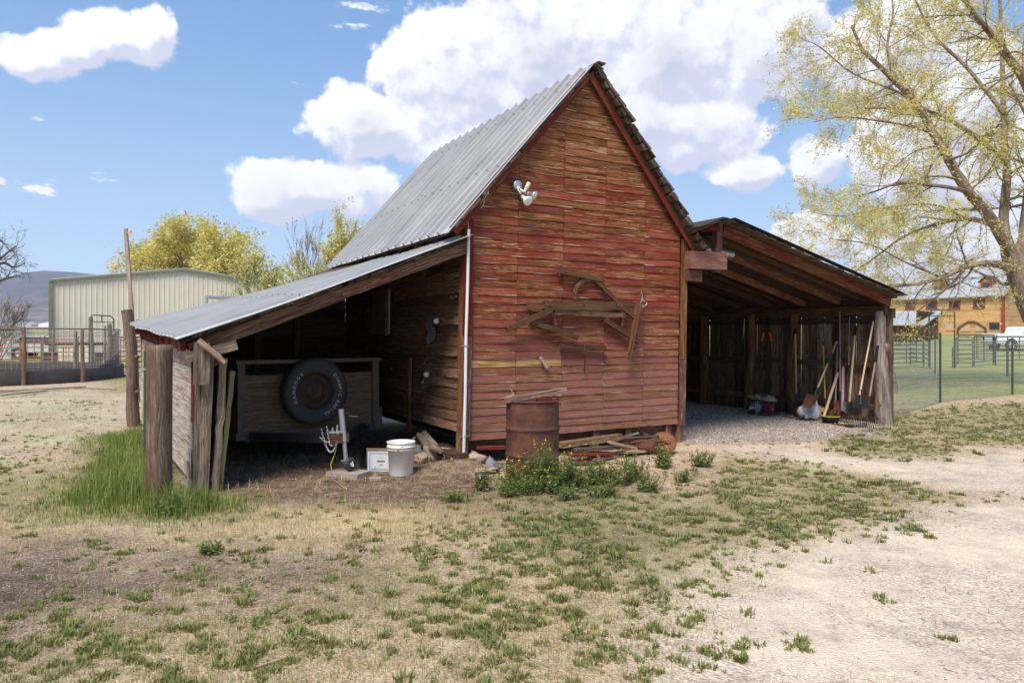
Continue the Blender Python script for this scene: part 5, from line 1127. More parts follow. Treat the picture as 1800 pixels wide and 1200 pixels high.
# ------------------------------------------------------------------ mustard weeds by the barrel
def weedplant(px, py, H, wd, n, fl, lab, seed, mat='mustard'):
    rr = random.Random(seed); p = gp(px, py); p.z = ht(p.x, p.y); th = thing('flowering_weed' if fl else 'leafy_weed', p, lab, 'weed', 'weeds growing by the barrel and scrap pile'); mb = MB(); f2 = MB()
    for i in range(int(n * 1.25)):
        a = rr.uniform(0, 6.28); h = H * rr.uniform(.45, 1.0) ** 1.0; r0 = rr.uniform(0, wd * .45); lx = rr.uniform(0, wd * .5)
        b0 = p + Vector((math.cos(a) * r0, math.sin(a) * r0 * .8, 0)); tip = b0 + Vector((math.cos(a) * lx, math.sin(a) * lx, h)); mid = b0.lerp(tip, .5) + Vector((rr.uniform(-.03, .03), rr.uniform(-.03, .03), h * .06))
        P3 = [b0, mid, tip]; mb.tube(P3, [.004, .003, .0015], 3, r=rr.uniform(.3, .7), cap=False)
        for k in range(int(30 * h / .4) + 8):
            t = rr.uniform(.02, .80 if fl else .98); c = b0.lerp(mid, t * 2) if t < .5 else mid.lerp(tip, t * 2 - 1); L = rr.uniform(.022, .065) * (1.2 - t * .6); aa = rr.uniform(0, 6.28); d = Vector((math.cos(aa), math.sin(aa), rr.uniform(-.2, .9))).normalized(); s_ = d.cross(Vector((rr.uniform(-1, 1), rr.uniform(-1, 1), 1))).normalized() * L * .16
            mb.add([c, c + d * L * .5 + s_, c + d * L, c + d * L * .5 - s_], [(0, 1, 2, 3)], rr.random())
        if fl and rr.random() < .42:
            for k in range(rr.randint(1, 2)):
                c = tip + Vector((rr.uniform(-.015, .015), rr.uniform(-.015, .015), rr.uniform(-.03, .012))); s_ = rr.uniform(.004, .008); f2.add([c + Vector(v) * s_ for v in o8.tolist()], [tuple(f) for f in f8.tolist()])
    mb.build('foliage', M[mat], th)
    if f2.v: f2.build('flowers', M['yellow_flower'], th)
wl = [(902, 858, .34, .30, 22, 1, 'yellow flowering weed covering the lower left of the barrel'), (945, 860, .50, .30, 34, 1, 'tallest yellow flowering weed right before the barrel'), (985, 858, .46, .30, 30, 1, 'bushy flowering weed at the right edge of the barrel'),
      (1015, 857, .30, .28, 22, 1, 'flowering weed in front of the red scrap board'), (1045, 850, .30, .26, 20, 1, 'flowering weed in the middle before the scrap pile'), (1080, 848, .36, .30, 24, 1, 'wide flowering weed before the right half of the scrap pile'), (1115, 843, .34, .28, 24, 1, 'flowering weed just left of the rusty disc'),
      (1165, 820, .34, .20, 20, 1, 'slender flowering weed standing right before the rusty disc'), (1232, 818, .24, .24, 20, 1, 'round flowering weed alone right of the barn corner'), (848, 862, .26, .2, 16, 0, 'feathery green weed left of the barrel before the flat rock'), (890, 872, .2, .2, 16, 0, 'low feathery weed at the foot of the barrel'), (925, 866, .22, .30, 22, 1, 'broad low flowering weed centred before the barrel'), (968, 865, .26, .30, 24, 1, 'dense flowering weed between the barrel front and the scrap boards'),
      (1060, 872, .2, .26, 18, 0, 'leafy weed clump before the flowering row'), (1140, 860, .22, .3, 22, 0, 'leafy weed clump below the slender flowering weed'), (1000, 878, .16, .22, 14, 0, 'low leafy weed right of the barrel foot'), (800, 880, .14, .25, 14, 0, 'low feathery weed at the shed apron edge'), (1200, 845, .16, .24, 16, 0, 'low leafy clump between the two right flowering weeds'),
      (372, 972, .10, .16, 14, 0, 'dark feathery weed tuft in the dirt left of centre'), (300, 905, .2, .26, 22, 0, 'leafy weed at the foot of the big wooden post')]
for i, a in enumerate(wl): weedplant(*a, seed=100 + i)
# ------------------------------------------------------------------ posts on the left
pb = at(279, 878, 6.62); pb.z = ht(pb.x, pb.y) - .04
mb = MB(); n = 26; rr = random.Random(3); vs, gc, fs = [], [], []
prof_n = 20
for i in range(n + 1):
    k = i / n; z = k * 1.50; 
    for j in range(prof_n):
        t = 2 * math.pi * j / prof_n; sq = 1 / max(abs(math.cos(t + .35)), abs(math.sin(t + .35))) ** .62
        w_ = .098 * sq * (1 + .05 * mnoise.noise(Vector((math.cos(t) * 3, math.sin(t) * 3, z * .8))) + .03 * mnoise.noise(Vector((math.cos(t) * 9, math.sin(t) * 9, z * 1.0)))) * (1.03 - .04 * k)
        tz = z + (.0 if i < n else .015 * mnoise.noise(Vector((math.cos(t) * 4, math.sin(t) * 4, 5))))
        vs.append(pb + Vector((math.cos(t) * w_ + .01 * k, math.sin(t) * w_, tz))); gc.append((z, math.cos(t) * .1, math.sin(t) * .1))
for i in range(n):
    for j in range(prof_n): fs.append((i * prof_n + j, i * prof_n + (j + 1) % prof_n, (i + 1) * prof_n + (j + 1) % prof_n, (i + 1) * prof_n + j))
fs.append(tuple(n * prof_n + j for j in range(prof_n))); mb.add(vs, fs, .5, .5, gc, True); mb.sm[-1] = False
mb.build('wooden_post', M['post'], loc=pb, tagd=('thick square weathered post standing in tall grass before the left shed', 'post', 'weathered wooden posts'))
def rpost(p, H, r, lab, mat='post', lean=(0, 0), knots=1, seed=1, name='wooden_post', grp='weathered wooden posts', n=10, tp=.85, jit=.05):
    p = Vector(p); mb = MB(); pts = []; rad = []
    for i in range(n + 1):
        k = i / n; pts.append(p + Vector((lean[0] * k + r * .25 * math.sin(k * 6 + seed), lean[1] * k, -.08 + (H + .08) * k))); rad.append(r * (1 + (tp - 1) * k) * (1 + .10 * mnoise.noise(Vector((k * 5, seed, 0)))))
    mb.tube(pts, rad, 10, jit=jit)
    for j in range(knots): mb.sphere(p + Vector((r * .6, -r * .6, H * (.3 + .3 * j))), r * .35, 8, jit=.3)
    return mb.build(name, M[mat], loc=p, tagd=(lab, 'post', grp))
q = gp(238, 748); q.z = ht(q.x, q.y); rpost(q, at(0, 545, q.y).z - q.z, .105, 'leaning gnarled round post left of the big square post', 'post', (-.14, 0), 3, 4, n=16)
q2 = q + Vector((.10, .05, 0)); mb = MB(); mb.board(at(243, 707, q.y + .02), at(221, 402, q.y + .3), .03, .062, up=(0, 1, 0), seg=8, jit=.002)
pole = thing('tall_pole', at(243, 707, q.y), 'tall thin leaning board pole with an orange ribbon on top', 'pole'); mb.build('pole', M['handle_gray'], pole)
mb = MB(); tp = at(223, 407, q.y + .28); mb.add([tp, tp + Vector((.05, 0, -.01)), tp + Vector((.07, -.01, .02)), tp + Vector((.09, .01, -.03)), tp + Vector((.06, 0, -.05)), tp + Vector((.02, 0, -.03))], [(0, 1, 4, 5), (1, 2, 3, 4)]); v0 = len(mb.v)
mb.add([Vector(v) + Vector((0, .006, 0)) for v in mb.v[:6]], [(5, 4, 1, 0), (4, 3, 2, 1)]); mb.build('ribbon', M['orange_tape'], pole)
q = at(256, 740, 9.2); q.z = ht(q.x, q.y); mb = MB(); mb.tube([q + Vector((0, 0, -.1)), q + Vector((.01, 0, 1.42))], .016, 6); mb.box(q + Vector((.0, -.02, .7)), (.03, .012, 1.3)); mb.build('steel_post', M['green_paint'], loc=q, tagd=('thin green steel post right behind the big square post', 'post'))
mb = MB(); a, b = at(247, 651, 9.0), at(259, 648, 8.9); mb.tube([a, b], .012, 6); mb.build('pin', M['galv'], loc=a, tagd=('short metal pin between the gnarled post and green steel post', 'pin'))
# ------------------------------------------------------------------ tools along the right shed wall
def uw(px, py, U=7.86): return onU(px, py, U)
def ground_z(p): p = Vector(p); p.z = ht(p.x, p.y); return p
TG = 'garden tools leaning on the right shed wall'
def tool(name, top, bot, lab, r=.016, mat='handle', grip=None, gl=.14, Ub=7.55, Ut=8.06, cat='tool', head=None, grip_at=0):
    a = onU(*top, Ut); b = onU(*bot, Ub); th = thing(name, Vector((b.x, b.y, ht(b.x, b.y))), lab, cat, TG); mb = MB(); mb.tube([b, a], r, 10); mb.build('handle', M[mat], th)
    if grip:
        d = (b - a).normalized(); mb = MB(); mb.tube([a + d * grip_at, a + d * (grip_at + gl)], r * 1.35, 10); mb.build('grip', M[grip], th)
    if head: head(th, a, b)
    return th
def blade(w, L, mat='rust', cur=.04, point=.5, neck='dark_steel'):
    def f(th, a, b):
        d = (b - a).normalized(); d = Vector((d.x, d.y, min(d.z, -.8))).normalized(); s_ = d.cross(CU3).normalized(); nrm = s_.cross(d).normalized(); mb = MB(); vs, fs = [], []; n = 8; m = 6
        e = b + d * .0; gzz = ht(b.x, b.y) + .01
        L2 = min(L, max(.08, (e.z - gzz) / max(.1, -d.z)))
        for i in range(n + 1):
            k = i / n; wk = w * (1 if k < .6 else math.sqrt(max(.02, 1 - ((k - .6) / .4) ** 2 * (1 - .15 + point * .15))))
            for j in range(m + 1): t = j / m * 2 - 1; vs.append(e + d * L2 * k + s_ * t * wk / 2 - nrm * cur * (t * t) - nrm * .02 * k * k)
        for i in range(n):
            for j in range(m): fs.append((i * (m + 1) + j, i * (m + 1) + j + 1, (i + 1) * (m + 1) + j + 1, (i + 1) * (m + 1) + j))
        k0 = len(vs); vs += [Vector(v) - nrm * .004 for v in vs]; fs += [tuple(k0 + i for i in reversed(f_)) for f_ in fs]
        mb.add(vs, fs, .5, .5, None, True); mb.build('blade', M[mat], th)
        mb = MB(); mb.tube([b - d * .16, b + d * .05], .019, 8); mb.build('socket', M[neck], th)
    return f
tool('shovel', (1398, 578), (1400, 706), 'long pale orange handled shovel with a black grip, leftmost of the tools', .017, 'handle_orange', 'black_plastic', .10, head=blade(.20, .24), Ub=7.8, Ut=8.0)
tool('spade', (1471, 600), (1432, 694), 'tilted spade with a green collar and round rusty blade', .017, 'handle', 'grip_green', .24, head=blade(.26, .30), Ub=7.35, grip_at=.26)
tool('broom', (1447, 600), (1451, 715), 'slim yellow handled broom with a green tip', .011, 'yellow_fg', 'grip_green', .08, head=blade(.16, .10, 'yellow_fg', .01), Ub=7.7)
tool('sledge_handle', (1473, 655), (1446, 738), 'thick pale tilted wooden handle in front of the white sack', .024, 'handle', Ub=7.3, Ut=7.9)
tool('fork', (1476, 548), (1477, 704), 'tallest grey handled fork reaching the top rail', .016, 'handle_gray', head=blade(.20, .26), Ub=7.75)
tool('hoe', (1472, 610), (1468, 720), 'grey handled hoe beside the tall fork', .015, 'handle_gray', head=blade(.16, .1), Ub=7.7)
tool('bat', (1482, 645), (1481, 722), 'faded purple plastic bat shaped rod', .026, 'pink', Ub=7.65, Ut=7.95)
tool('shovel', (1504, 574), (1493, 706), 'cream handled shovel with a black grip at its top', .019, 'handle', 'black_plastic', .17, head=blade(.19, .22, 'dark_steel'), Ub=7.6)
tool('stake', (1493, 556), (1492, 642), 'thin grey stake high on the board wall', .010, 'handle_gray', Ub=8.0, Ut=8.05)
tool('shovel', (1546, 590), (1526, 712), 'grey metal shovel with a long black grip near the corner post', .015, 'handle_gray', 'black_plastic', .30, head=blade(.15, .22, 'trailer_frame'), Ub=7.7, grip_at=.18)
def rakehead(th, a, b):
    d = Vector((-.10, -.02, -1)).normalized(); s_ = Vector((CV3.x, CV3.y, 0)) * -1; s_ = Vector((.97, -.22, 0)).normalized(); mb = MB(); e = b; H = e.z - ht(b.x, b.y) - .01
    def P(k, t): return e + Vector((0, 0, -1)) * H * k * (1 - .06 * abs(t)) + s_ * t * (.045 + .26 * k ** 1.1) + Vector((-.02, -.20, 0)) * k
    n = 6; vs = [P(k * .40 / 4, t) for k in range(5) for t in (-1, -.5, 0, .5, 1)]; fs = [(i * 5 + j, i * 5 + j + 1, i * 5 + j + 6, i * 5 + j + 5) for i in range(4) for j in range(4)]
    k0 = len(vs); vs += [v + Vector((0, .006, 0)) for v in vs]; fs += [tuple(k0 + i for i in reversed(f)) for f in fs]; mb.add(vs, fs); mb.build('fan_plate', M['black_plastic'], th)
    mb = MB()
    for j in range(20): t = -1 + 2 * j / 19; mb.tube([P(.38, t), P(.75, t * 1.02), P(.98, t * 1.05)], .0055, 4)
    mb.tube([P(.75, t) for t in np.linspace(-1, 1, 9)], .006, 4); mb.build('tines', M['black_plastic'], th)
    mb = MB(); mb.tube([e + (a - e).normalized() * .1, e + Vector((-.01, -.06, -.16))], .018, 8); mb.build('socket', M['dark_steel'], th)
tool('leaf_rake', (1535, 565), (1511, 694), 'black fan leaf rake with a pale wooden handle', .015, 'handle', head=rakehead, Ub=7.3)
def lopper(top, l, r_, lab, c1, c2):
    a = onU(*top, 8.05); L_ = onU(*l, 8.03); R_ = onU(*r_, 8.03); th = thing('loppers', a, lab, 'loppers', 'cutters hanging on the shed rail'); mb = MB(); mb.tube([a + Vector((0, 0, .06)), a, a.lerp(L_, .6)], .010, 8); mb.tube([a, a.lerp(R_, .6)], .010, 8); mb.sphere(a, .022, 8); mb.build('arms', M[c1], th)
    mb = MB(); mb.tube([a.lerp(L_, .6), L_], .019, 8); mb.build('grip', M[c2], th); mb = MB(); mb.tube([a.lerp(R_, .6), R_], .019, 8); mb.build('grip', M[c2], th)
lopper((1348, 562), (1339, 599), (1356, 599), 'loppers with bright orange grips hanging on the shed rail', 'black_plastic', 'orange_grip')
lopper((1281, 560), (1276, 612), (1293, 611), 'dark long armed loppers hanging left of the second log post', 'dark_steel', 'dark_steel')
a = onU(1309, 564, 8.0); b = onU(1304, 598, 8.0); th = thing('hand_saw', b, 'curved pruning saw hanging just left of the middle log post', 'saw'); mb = MB(); mb.tube([a + Vector((0, 0, .04)), a.lerp(b, .35)], .014, 8); mb.build('handle', M['handle_orange'], th); mb = MB(); mb.tube([a.lerp(b, .35), a.lerp(b, .7) + CV3 * -.02, b], [.012, .009, .003], 6); mb.build('blade', M['galv'], th)
# crate with bags, sack, small things
cc = onU(1343, 727, 7.45); cc.z = ht(cc.x, cc.y); cr = thing('wire_crate', cc, 'black wire crate against the back boards of the right shed', 'crate'); mb = MB(); cw, cdp, chh = .50, .32, .27
def CR(a, b, z): return cc - CV3 * a + CU3 * b + Vector((0, 0, z))
for z in np.linspace(0.01, chh, 6): mb.tube([CR(-cw / 2, -cdp / 2, z), CR(cw / 2, -cdp / 2, z), CR(cw / 2, cdp / 2, z), CR(-cw / 2, cdp / 2, z), CR(-cw / 2, -cdp / 2, z)], .004, 4)
for a in np.linspace(-cw / 2, cw / 2, 11):
    for b in (-cdp / 2, cdp / 2): mb.tube([CR(a, b, .01), CR(a, b, chh)], .0035 if abs(a) < cw / 2 - .01 else .006, 4)
for b in np.linspace(-cdp / 2, cdp / 2, 7):
    for a in (-cw / 2, cw / 2): mb.tube([CR(a, b, .01), CR(a, b, chh)], .0035, 4)
mb.build('wire', M['black_plastic'], cr)
for (a, b, z, s3, mt, lab) in ((-.14, 0, .13, (.10, .13, .11), 'sack', 'grey crumpled bag filling the left half of the wire crate'), (.10, 0, .12, (.13, .13, .12), 'bag_red', 'red printed bag filling the right half of the wire crate'), (-.16, 0, .32, (.17, .13, .07), 'bag_tan', 'tan crumpled sack on the left top of the crate'), (.02, .02, .34, (.09, .10, .05), 'bag_blue', 'blue bag poking out of the crate top'), (.14, 0, .31, (.13, .12, .06), 'bag_tan', 'pale tan bag on the right top of the crate'), (.05, -.10, .03, (.10, .05, .025), 'bag_green', 'green scrap at the crate bottom')):
    mb = MB(); p = CR(a, b, z); mb.sphere(p, 1, 16, s3, .45, M=Matrix(((-CV3.x, CU3.x, 0), (-CV3.y, CU3.y, 0), (0, 0, 1)))); mb.build('bag', M[mt], loc=p, tagd=(lab, 'bag', 'bags in the wire crate'))
p = onU(1424, 730, 7.4); p.z = ht(p.x, p.y); mb = MB(); mb.sphere(p + Vector((0, 0, .17)), 1, 22, (.17, .12, .21), .55); mb.build('sack', M['sack'], loc=p, tagd=('crumpled white plastic sack behind the tilted spade', 'sack'))
p = onU(1403, 726, 7.6); p.z = ht(p.x, p.y); mb = MB(); mb.tube([p + Vector((.0, -.12, .09)), p + Vector((.05, .16, .10))], .075, 12, jit=.06); mb.build('log_stub', M['log'], loc=p, tagd=('short cut log stub on the ground by the leftmost shovel', 'log'))
p = onU(1460, 738, 7.35); p.z = ht(p.x, p.y); th = thing('plastic_tub', p, 'low black tub with a yellow rim among the tools', 'tub'); mb = MB(); mb.lathe([(0, 0), (.12, 0), (.15, .12), (.14, .12), (.115, .012), (0, .012)], Matrix.Translation(p), 20); mb.build('tub', M['black_plastic'], th); mb = MB(); mb.lathe([(.149, .115), (.157, .115), (.157, .13), (.149, .13)], Matrix.Translation(p), 20); mb.build('rim', M['yellow_fg'], th)
mb = MB(); mb.tube([onU(1380, 733, 7.4), onU(1440, 745, 7.2), onU(1500, 748, 7.1)], .022, 8, jit=.1); o = mb.build('iron_bar', M['rust'], loc=onU(1440, 745, 7.2), tagd=('rusty iron bar lying on the gravel before the tools', 'bar'))
# ------------------------------------------------------------------ left background
wh0 = Vector((-29.3, 45, 0)); WHL, WHD = 15.4, 24
def WP(u, v, z): return Vector((wh0.x + CU.x * u + CV.x * v, wh0.y + CU.y * u + CV.y * v, z))
warehouse = thing('metal_building', wh0, 'cream ribbed metal building with olive green trim behind the barn', 'building')
def ribwall(a, b, topf, z0=-.1):
    mb = MB(); d = (b - a); L = d.length; d.normalize(); n_ = Vector((d.y, -d.x, 0)); xs = []; x = 0
    while x < L:
        for dx_, o in ((0, 0), (.22, 0), (.24, .03), (.28, .03), (.30, 0)):
            if x + dx_ <= L: xs.append((x + dx_, o))
        x += .305
    vs = []; 
    for x, o in xs: p = a + d * x + n_ * o; vs += [Vector((p.x, p.y, z0)), Vector((p.x, p.y, topf(x)))]
    mb.add(vs, [(2 * i, 2 * i + 2, 2 * i + 3, 2 * i + 1) for i in range(len(xs) - 1)]); return mb
EV, PK = 5.1, 6.15
mb = ribwall(WP(0, 0, 0), WP(WHL, 0, 0), lambda x: EV + (PK - EV) * (1 - abs(x - WHL / 2) / (WHL / 2))); mb.build('front_wall', M['cream_siding'], warehouse)
ribwall(WP(0, WHD, 0), WP(0, 0, 0), lambda x: EV).build('side_wall', M['cream_siding'], warehouse); ribwall(WP(WHL, 0, 0), WP(WHL, WHD, 0), lambda x: EV).build('side_wall', M['cream_siding'], warehouse)
mb = MB()
for s_, u in ((0, -.15), (1, WHL + .15)): mb.prism([WP(u, -.2, EV), WP(WHL / 2, -.2, PK + .03), WP(WHL / 2, -.2, PK + .09), WP(u, -.2, EV + .08)], CV3 * (WHD + .4))
mb.build('roof', M['roof_white'], warehouse)
mb = MB(); mb.board(WP(-.15, -.14, EV - .04), WP(WHL / 2, -.14, PK - .03), .17, .10); mb.board(WP(WHL / 2, -.14, PK - .03), WP(WHL + .15, -.14, EV - .04), .17, .10); mb.board(WP(-.1, -.1, -.1), WP(-.1, -.1, EV - .05), .1, .22, up=CV3); mb.board(WP(WHL, -.1, -.1), WP(WHL, -.1, EV - .05), .1, .3, up=CV3); mb.build('trim', M['olive'], warehouse)
# round pen: posts, wire mesh, belting
PC = Vector((-19.6, 24.6, 0)); PR = 5.3
def PA(t, r=PR, z=0): return PC + Vector((math.cos(t) * r, math.sin(t) * r, z))
pa = [math.atan2(21.8 - 24.6, -15.08 + 19.6), math.atan2(23.4 - 24.6, -14.25 + 19.6), math.atan2(26.7 - 24.6, -15.2 + 19.6)]
PG = 'posts of the round pen'
for (px, py, H, r, lab, mt) in ((42, 678, 1.80, .075, 'rough round pen post at the left, bark still on', 'post'), (145, 672, 1.74, .07, 'thin dark round pen post in the middle with a swollen foot', 'post'), (192, 662, 2.0, .115, 'thick pale end post of the round pen beside the green gate', 'graylog')):
    q = gp(px, py); rpost(q, H, r, lab, mt, (0, 0), 0, px, grp=PG, tp=.7)
q = gp(184, 656); rpost(q, 1.95, .06, 'pale slim post just behind the thick end post of the pen', 'graylog', seed=9, knots=0, grp=PG)
for k_, (t, lab) in enumerate(((-1.35, 'round pen post out at the far left edge'), (2.2, 'far side post of the round pen seen through the mesh'), (1.35, 'far side pen post before the metal building corner'), (.85, 'far side pen post near the dark belting flap'))):
    rpost(PA(t), 1.75, .07, lab, 'graylog', seed=k_, knots=0, grp=PG)
pen = thing('pen_fence', PC, 'round pen of welded wire with black belting round its foot', 'fence')
def arc(t0, t1, n, r, z): return [PA(t0 + (t1 - t0) * i / n, r, z) for i in range(n + 1)]
mb = MB(); t0, t1 = -2.6, .52
for z in np.linspace(.12, 1.76, 12): mb.tube(arc(t0, t1, 40, PR - .1, z), .0045, 4, cap=False)
for i in range(int((t1 - t0) * PR / .155)):
    t = t0 + i * .155 / PR; mb.tube([PA(t, PR - .1, .1), PA(t, PR - .1, 1.76)], .0045, 4, cap=False)
mb.build('wire_mesh', M['wire'], pen)
mb = MB()
def band(t0, t1, n, r, z0a, z0b, z1a, z1b):
    vs = []
    for i in range(n + 1):
        k = i / n; t = t0 + (t1 - t0) * k; w_ = .02 * math.sin(i * 1.3)
        vs += [PA(t, r + w_, z0a + (z0b - z0a) * k), PA(t, r + w_ * .4, z1a + (z1b - z1a) * k + .02 * math.sin(i * .9))]
    vs2 = [v + (v - PC).normalized() * .012 for v in vs]; m_ = len(vs)
    mb.add(vs + vs2, [(2 * i, 2 * i + 2, 2 * i + 3, 2 * i + 1) for i in range(n)] + [(m_ + 2 * i + 1, m_ + 2 * i + 3, m_ + 2 * i + 2, m_ + 2 * i) for i in range(n)] + [(2 * i + 1, 2 * i + 3, m_ + 2 * i + 3, m_ + 2 * i + 1) for i in range(n)], .5, .5, None, True)
band(-2.6, .50, 50, PR - .02, -.02, -.02, .44, .46); band(.50, 3.68, 50, PR + .0, -.02, -.02, .46, .44)
band(.02, .50, 8, PR - .16, .46, .46, .50, 1.12)
mb.build('belting', M['belt'], pen)
mb = MB(); mb.tube(arc(-2.6, .5, 30, PR - .12, 1.78), .028, 7, jit=.1); mb.tube(arc(.8, 3.6, 30, PR, 1.70), .02, 6); mb.build('top_rail', M['handle_gray'], pen)
for i, (a, b, w_, lab) in enumerate((((-60, 694), (150, 682), .12, 'long grey plank lying in front of the round pen'), ((-40, 690), (120, 686), .10, 'second grey plank lying behind the first by the pen'), ((0, 700), (80, 690), .08, 'short pale plank lying across the planks by the pen'), ((120, 683), (205, 688), .03, 'thin bent metal strip on the dirt right of the planks'))):
    p, q = gp(*a), gp(*b); mb = MB(); mb.board(p + Vector((0, 0, .04 + .03 * (i == 2))), q + Vector((0, 0, .05)), .03, w_); mb.build('plank', M['dull_steel' if i == 3 else 'handle_gray'], loc=(p + q) / 2, tagd=(lab, 'plank', 'planks lying by the pen'))
# tube gates and panels
def panel(name, a, b, H, bars, mat, lab, cat='gate', grp=None, r=.022, z0=.25, rounded=True, ups=3):
    a = Vector(a); b = Vector(b); d = (b - a).normalized(); th = thing(name, Vector((a.x, a.y, T(a.x, a.y))), lab, cat, grp); mb = MB(); c = .15; L = (b - a).length; g0 = Vector((0, 0, 0))
    for p in (a, b): p.z = T(p.x, p.y)
    up = Vector((0, 0, 1))
    mb.tube([a + up * .02, a + up * (H - c), a + up * (H - c * .3) + d * c * .3, a + up * H + d * c, b + up * H - d * c, b + up * (H - c * .3) - d * c * .3, b + up * (H - c), b + up * .02], r * 1.1, 6); mb.build('frame', M[mat], th)
    mb = MB()
    for i in range(bars): z = z0 + (H - z0) * i / bars; mb.tube([a + up * z, b + up * z], r * .85, 6)
    mb.build('rails', M[mat], th); mb = MB()
    for i in range(1, ups): k = i / ups; p = a.lerp(b, k); mb.tube([p + up * z0, p + up * H], r * .8, 6)
    if ups > 1: mb.build('uprights', M[mat], th)
    return th
def gpt(px, py): p = gp(px, py); return Vector((p.x, p.y, 0))
# tall bow gate left
a, b = at(157, 600, 30), at(200, 600, 30.5)
th = thing('bow_gate', Vector((a.x, a.y, 0)), 'tall green bow gate frame before the cream metal building', 'gate', 'tall bow gates'); mb = MB(); up = Vector((0, 0, 1)); a.z = b.z = 0; d = (b - a).normalized(); 
mb.tube([a, a + up * 2.3, a + up * 2.44 + d * .12, b + up * 2.40 - d * .12, b + up * 2.26, b], .028, 6); mb.tube([a + up * 2.16, b + up * 2.12], .022, 6); c = a.lerp(b, .5); mb.tube([c + up * 2.14, c + up * 2.42], .02, 6); mb.build('frame', M['green_paint'], th)
rpost(a + Vector((.15, -.1, 0)), 2.35, .08, 'grey post standing inside the tall green bow gate', 'graylog', seed=12, knots=0)
rpost(at(207, 600, 31) * 1.0 - Vector((0, 0, at(207, 600, 31).z)), 1.75, .06, 'short dark post right of the tall green bow gate', 'post', seed=13, knots=0)
rpost(Vector((at(199, 600, 27.2).x, 27.2, 0)), 1.6, .045, 'short dark post just behind the thick pen end post', 'post', seed=15, knots=0)
GG = 'green tube gates and panels on the left'; OG = 'orange corral panels on the left'
panel('tube_gate', (at(196, 0, 27.6).x, 27.6, 0), (at(262, 0, 27.0).x, 27.0, 0), 1.38, 6, 'green_paint', 'green tube gate between the pen post and the gnarled post', grp=GG, ups=1, z0=.14)
panel('corral_panel', (at(203, 0, 34).x, 34, 0), (at(222, 0, 31).x, 31, 0), 1.5, 5, 'orange_paint', 'orange panel end seen edge on behind the green gate', grp=OG, ups=2)
panel('corral_panel', (at(222, 0, 33).x, 33, 0), (at(275, 0, 36).x, 36, 0), 1.5, 5, 'orange_paint', 'orange corral panel behind the green gate', grp=OG, ups=3)
panel('corral_panel', (at(205, 0, 35).x, 35, 0), (at(258, 0, 38).x, 38, 0), 1.45, 5, 'orange_paint', 'farther orange corral panel behind the green gate', grp=OG, ups=3)
for (x0, x1, z_, lab) in ((-60, 35, 37, 'orange corral panel at the far left edge'), (37, 72, 37, 'orange corral panel left of the white car'), (72, 138, 37.5, 'orange corral panel in front of the cream building corner')):
    panel('corral_panel', (at(x0, 0, z_).x, z_, 0), (at(x1, 0, z_).x, z_, 0), 1.35, 5, 'orange_paint', lab, grp=OG, ups=3)
for (x0, x1, z_, lab) in ((76, 135, 33, 'dull green panel seen through the round pen'), (137, 190, 33, 'dull green panel right of centre behind the pen'), (20, 74, 33.5, 'dull green panel left behind the pen')):
    panel('corral_panel', (at(x0, 0, z_).x, z_, 0), (at(x1, 0, z_).x, z_, 0), 1.55, 5, 'dull_steel', lab, grp=GG, ups=1)
rpost(Vector((at(93, 0, 31).x, 31, 0)), 1.9, .06, 'slim grey post in the middle behind the round pen', 'graylog', seed=22, knots=0)
# horse trailer-like shed, car and feed tubs behind the pen
s0 = Vector((at(-4, 0, 46).x, 46, 0)); th = thing('white_shed', s0, 'small white shed with a shallow roof at the far left', 'shed'); mb = MB(); mb.box(s0 + Vector((0, 1, 1.0)), (1.7, 2, 2.0)); mb.build('walls', M['white_paint'], th); mb = MB(); mb.prism([s0 + Vector((-1.0, -.15, 1.95)), s0 + Vector((1.0, -.15, 2.0)), s0 + Vector((.85, -.15, 2.15)), s0 + Vector((-.9, -.15, 2.12))], Vector((0, 2.3, 0))); mb.build('roof', M['roof_white'], th)
def car(name, c, ang, lab, prof, Wd, wheels, wr, winbox, mat='white_paint', cat='car', wins=None, extra=None):
    c = Vector(c); D = Vector((math.cos(ang), math.sin(ang), 0)); S = Vector((-D.y, D.x, 0)); th = thing(name, c, lab, cat)
    def P(x, s_, z): return c + D * x + S * s_ + Vector((0, 0, z))
    mb = MB(); n = len(prof)
    vs = [P(x, -Wd / 2 * (1 - .10 * max(0, z - .95)), z) for x, z in prof] + [P(x, Wd / 2 * (1 - .10 * max(0, z - .95)), z) for x, z in prof]
    mb.add(vs, [tuple(range(n)), tuple(range(2 * n - 1, n - 1, -1))] + [((i + 1) % n, i, n + i, n + (i + 1) % n) for i in range(n)]); o = mb.build('body', M[mat], th)
    bv_ = o.modifiers.new('b', 'BEVEL'); bv_.width = .05; bv_.segments = 2
    for wn in (wins or []):
        mb = MB(); 
        for s_ in (-1, 1): mb.prism([P(x, s_ * (Wd / 2 * (1 - .10 * max(0, z - .95)) + .004), z) for x, z in wn], S * s_ * .006)
        mb.build('window', M['glass'], th)
    for x in wheels:
        for s_ in (-1, 1):
            w_ = P(x, s_ * (Wd / 2 - .12), wr); Mx = orient(w_, S * s_); mb = MB(); mb.lathe([(wr * .6, -.1), (wr * .95, -.1), (wr, -.06), (wr, .09), (wr * .94, .13), (wr * .62, .13)], Mx, 24); wh = mb.build('wheel', M['rubber'], th)
            mb = MB(); mb.lathe([(wr * .62, .12), (wr * .56, .09), (wr * .3, .10), (wr * .15, .12), (0, .12)], Mx, 16); mb.build('rim', M['chrome'], wh)
            mb = MB(); mb.lathe([(wr * 1.02, .128), (wr * 1.22, .134)], Mx, 20); mb.build('wheel_arch', M['black_plastic'], th)
    if extra: extra(th, P, S)
    return th
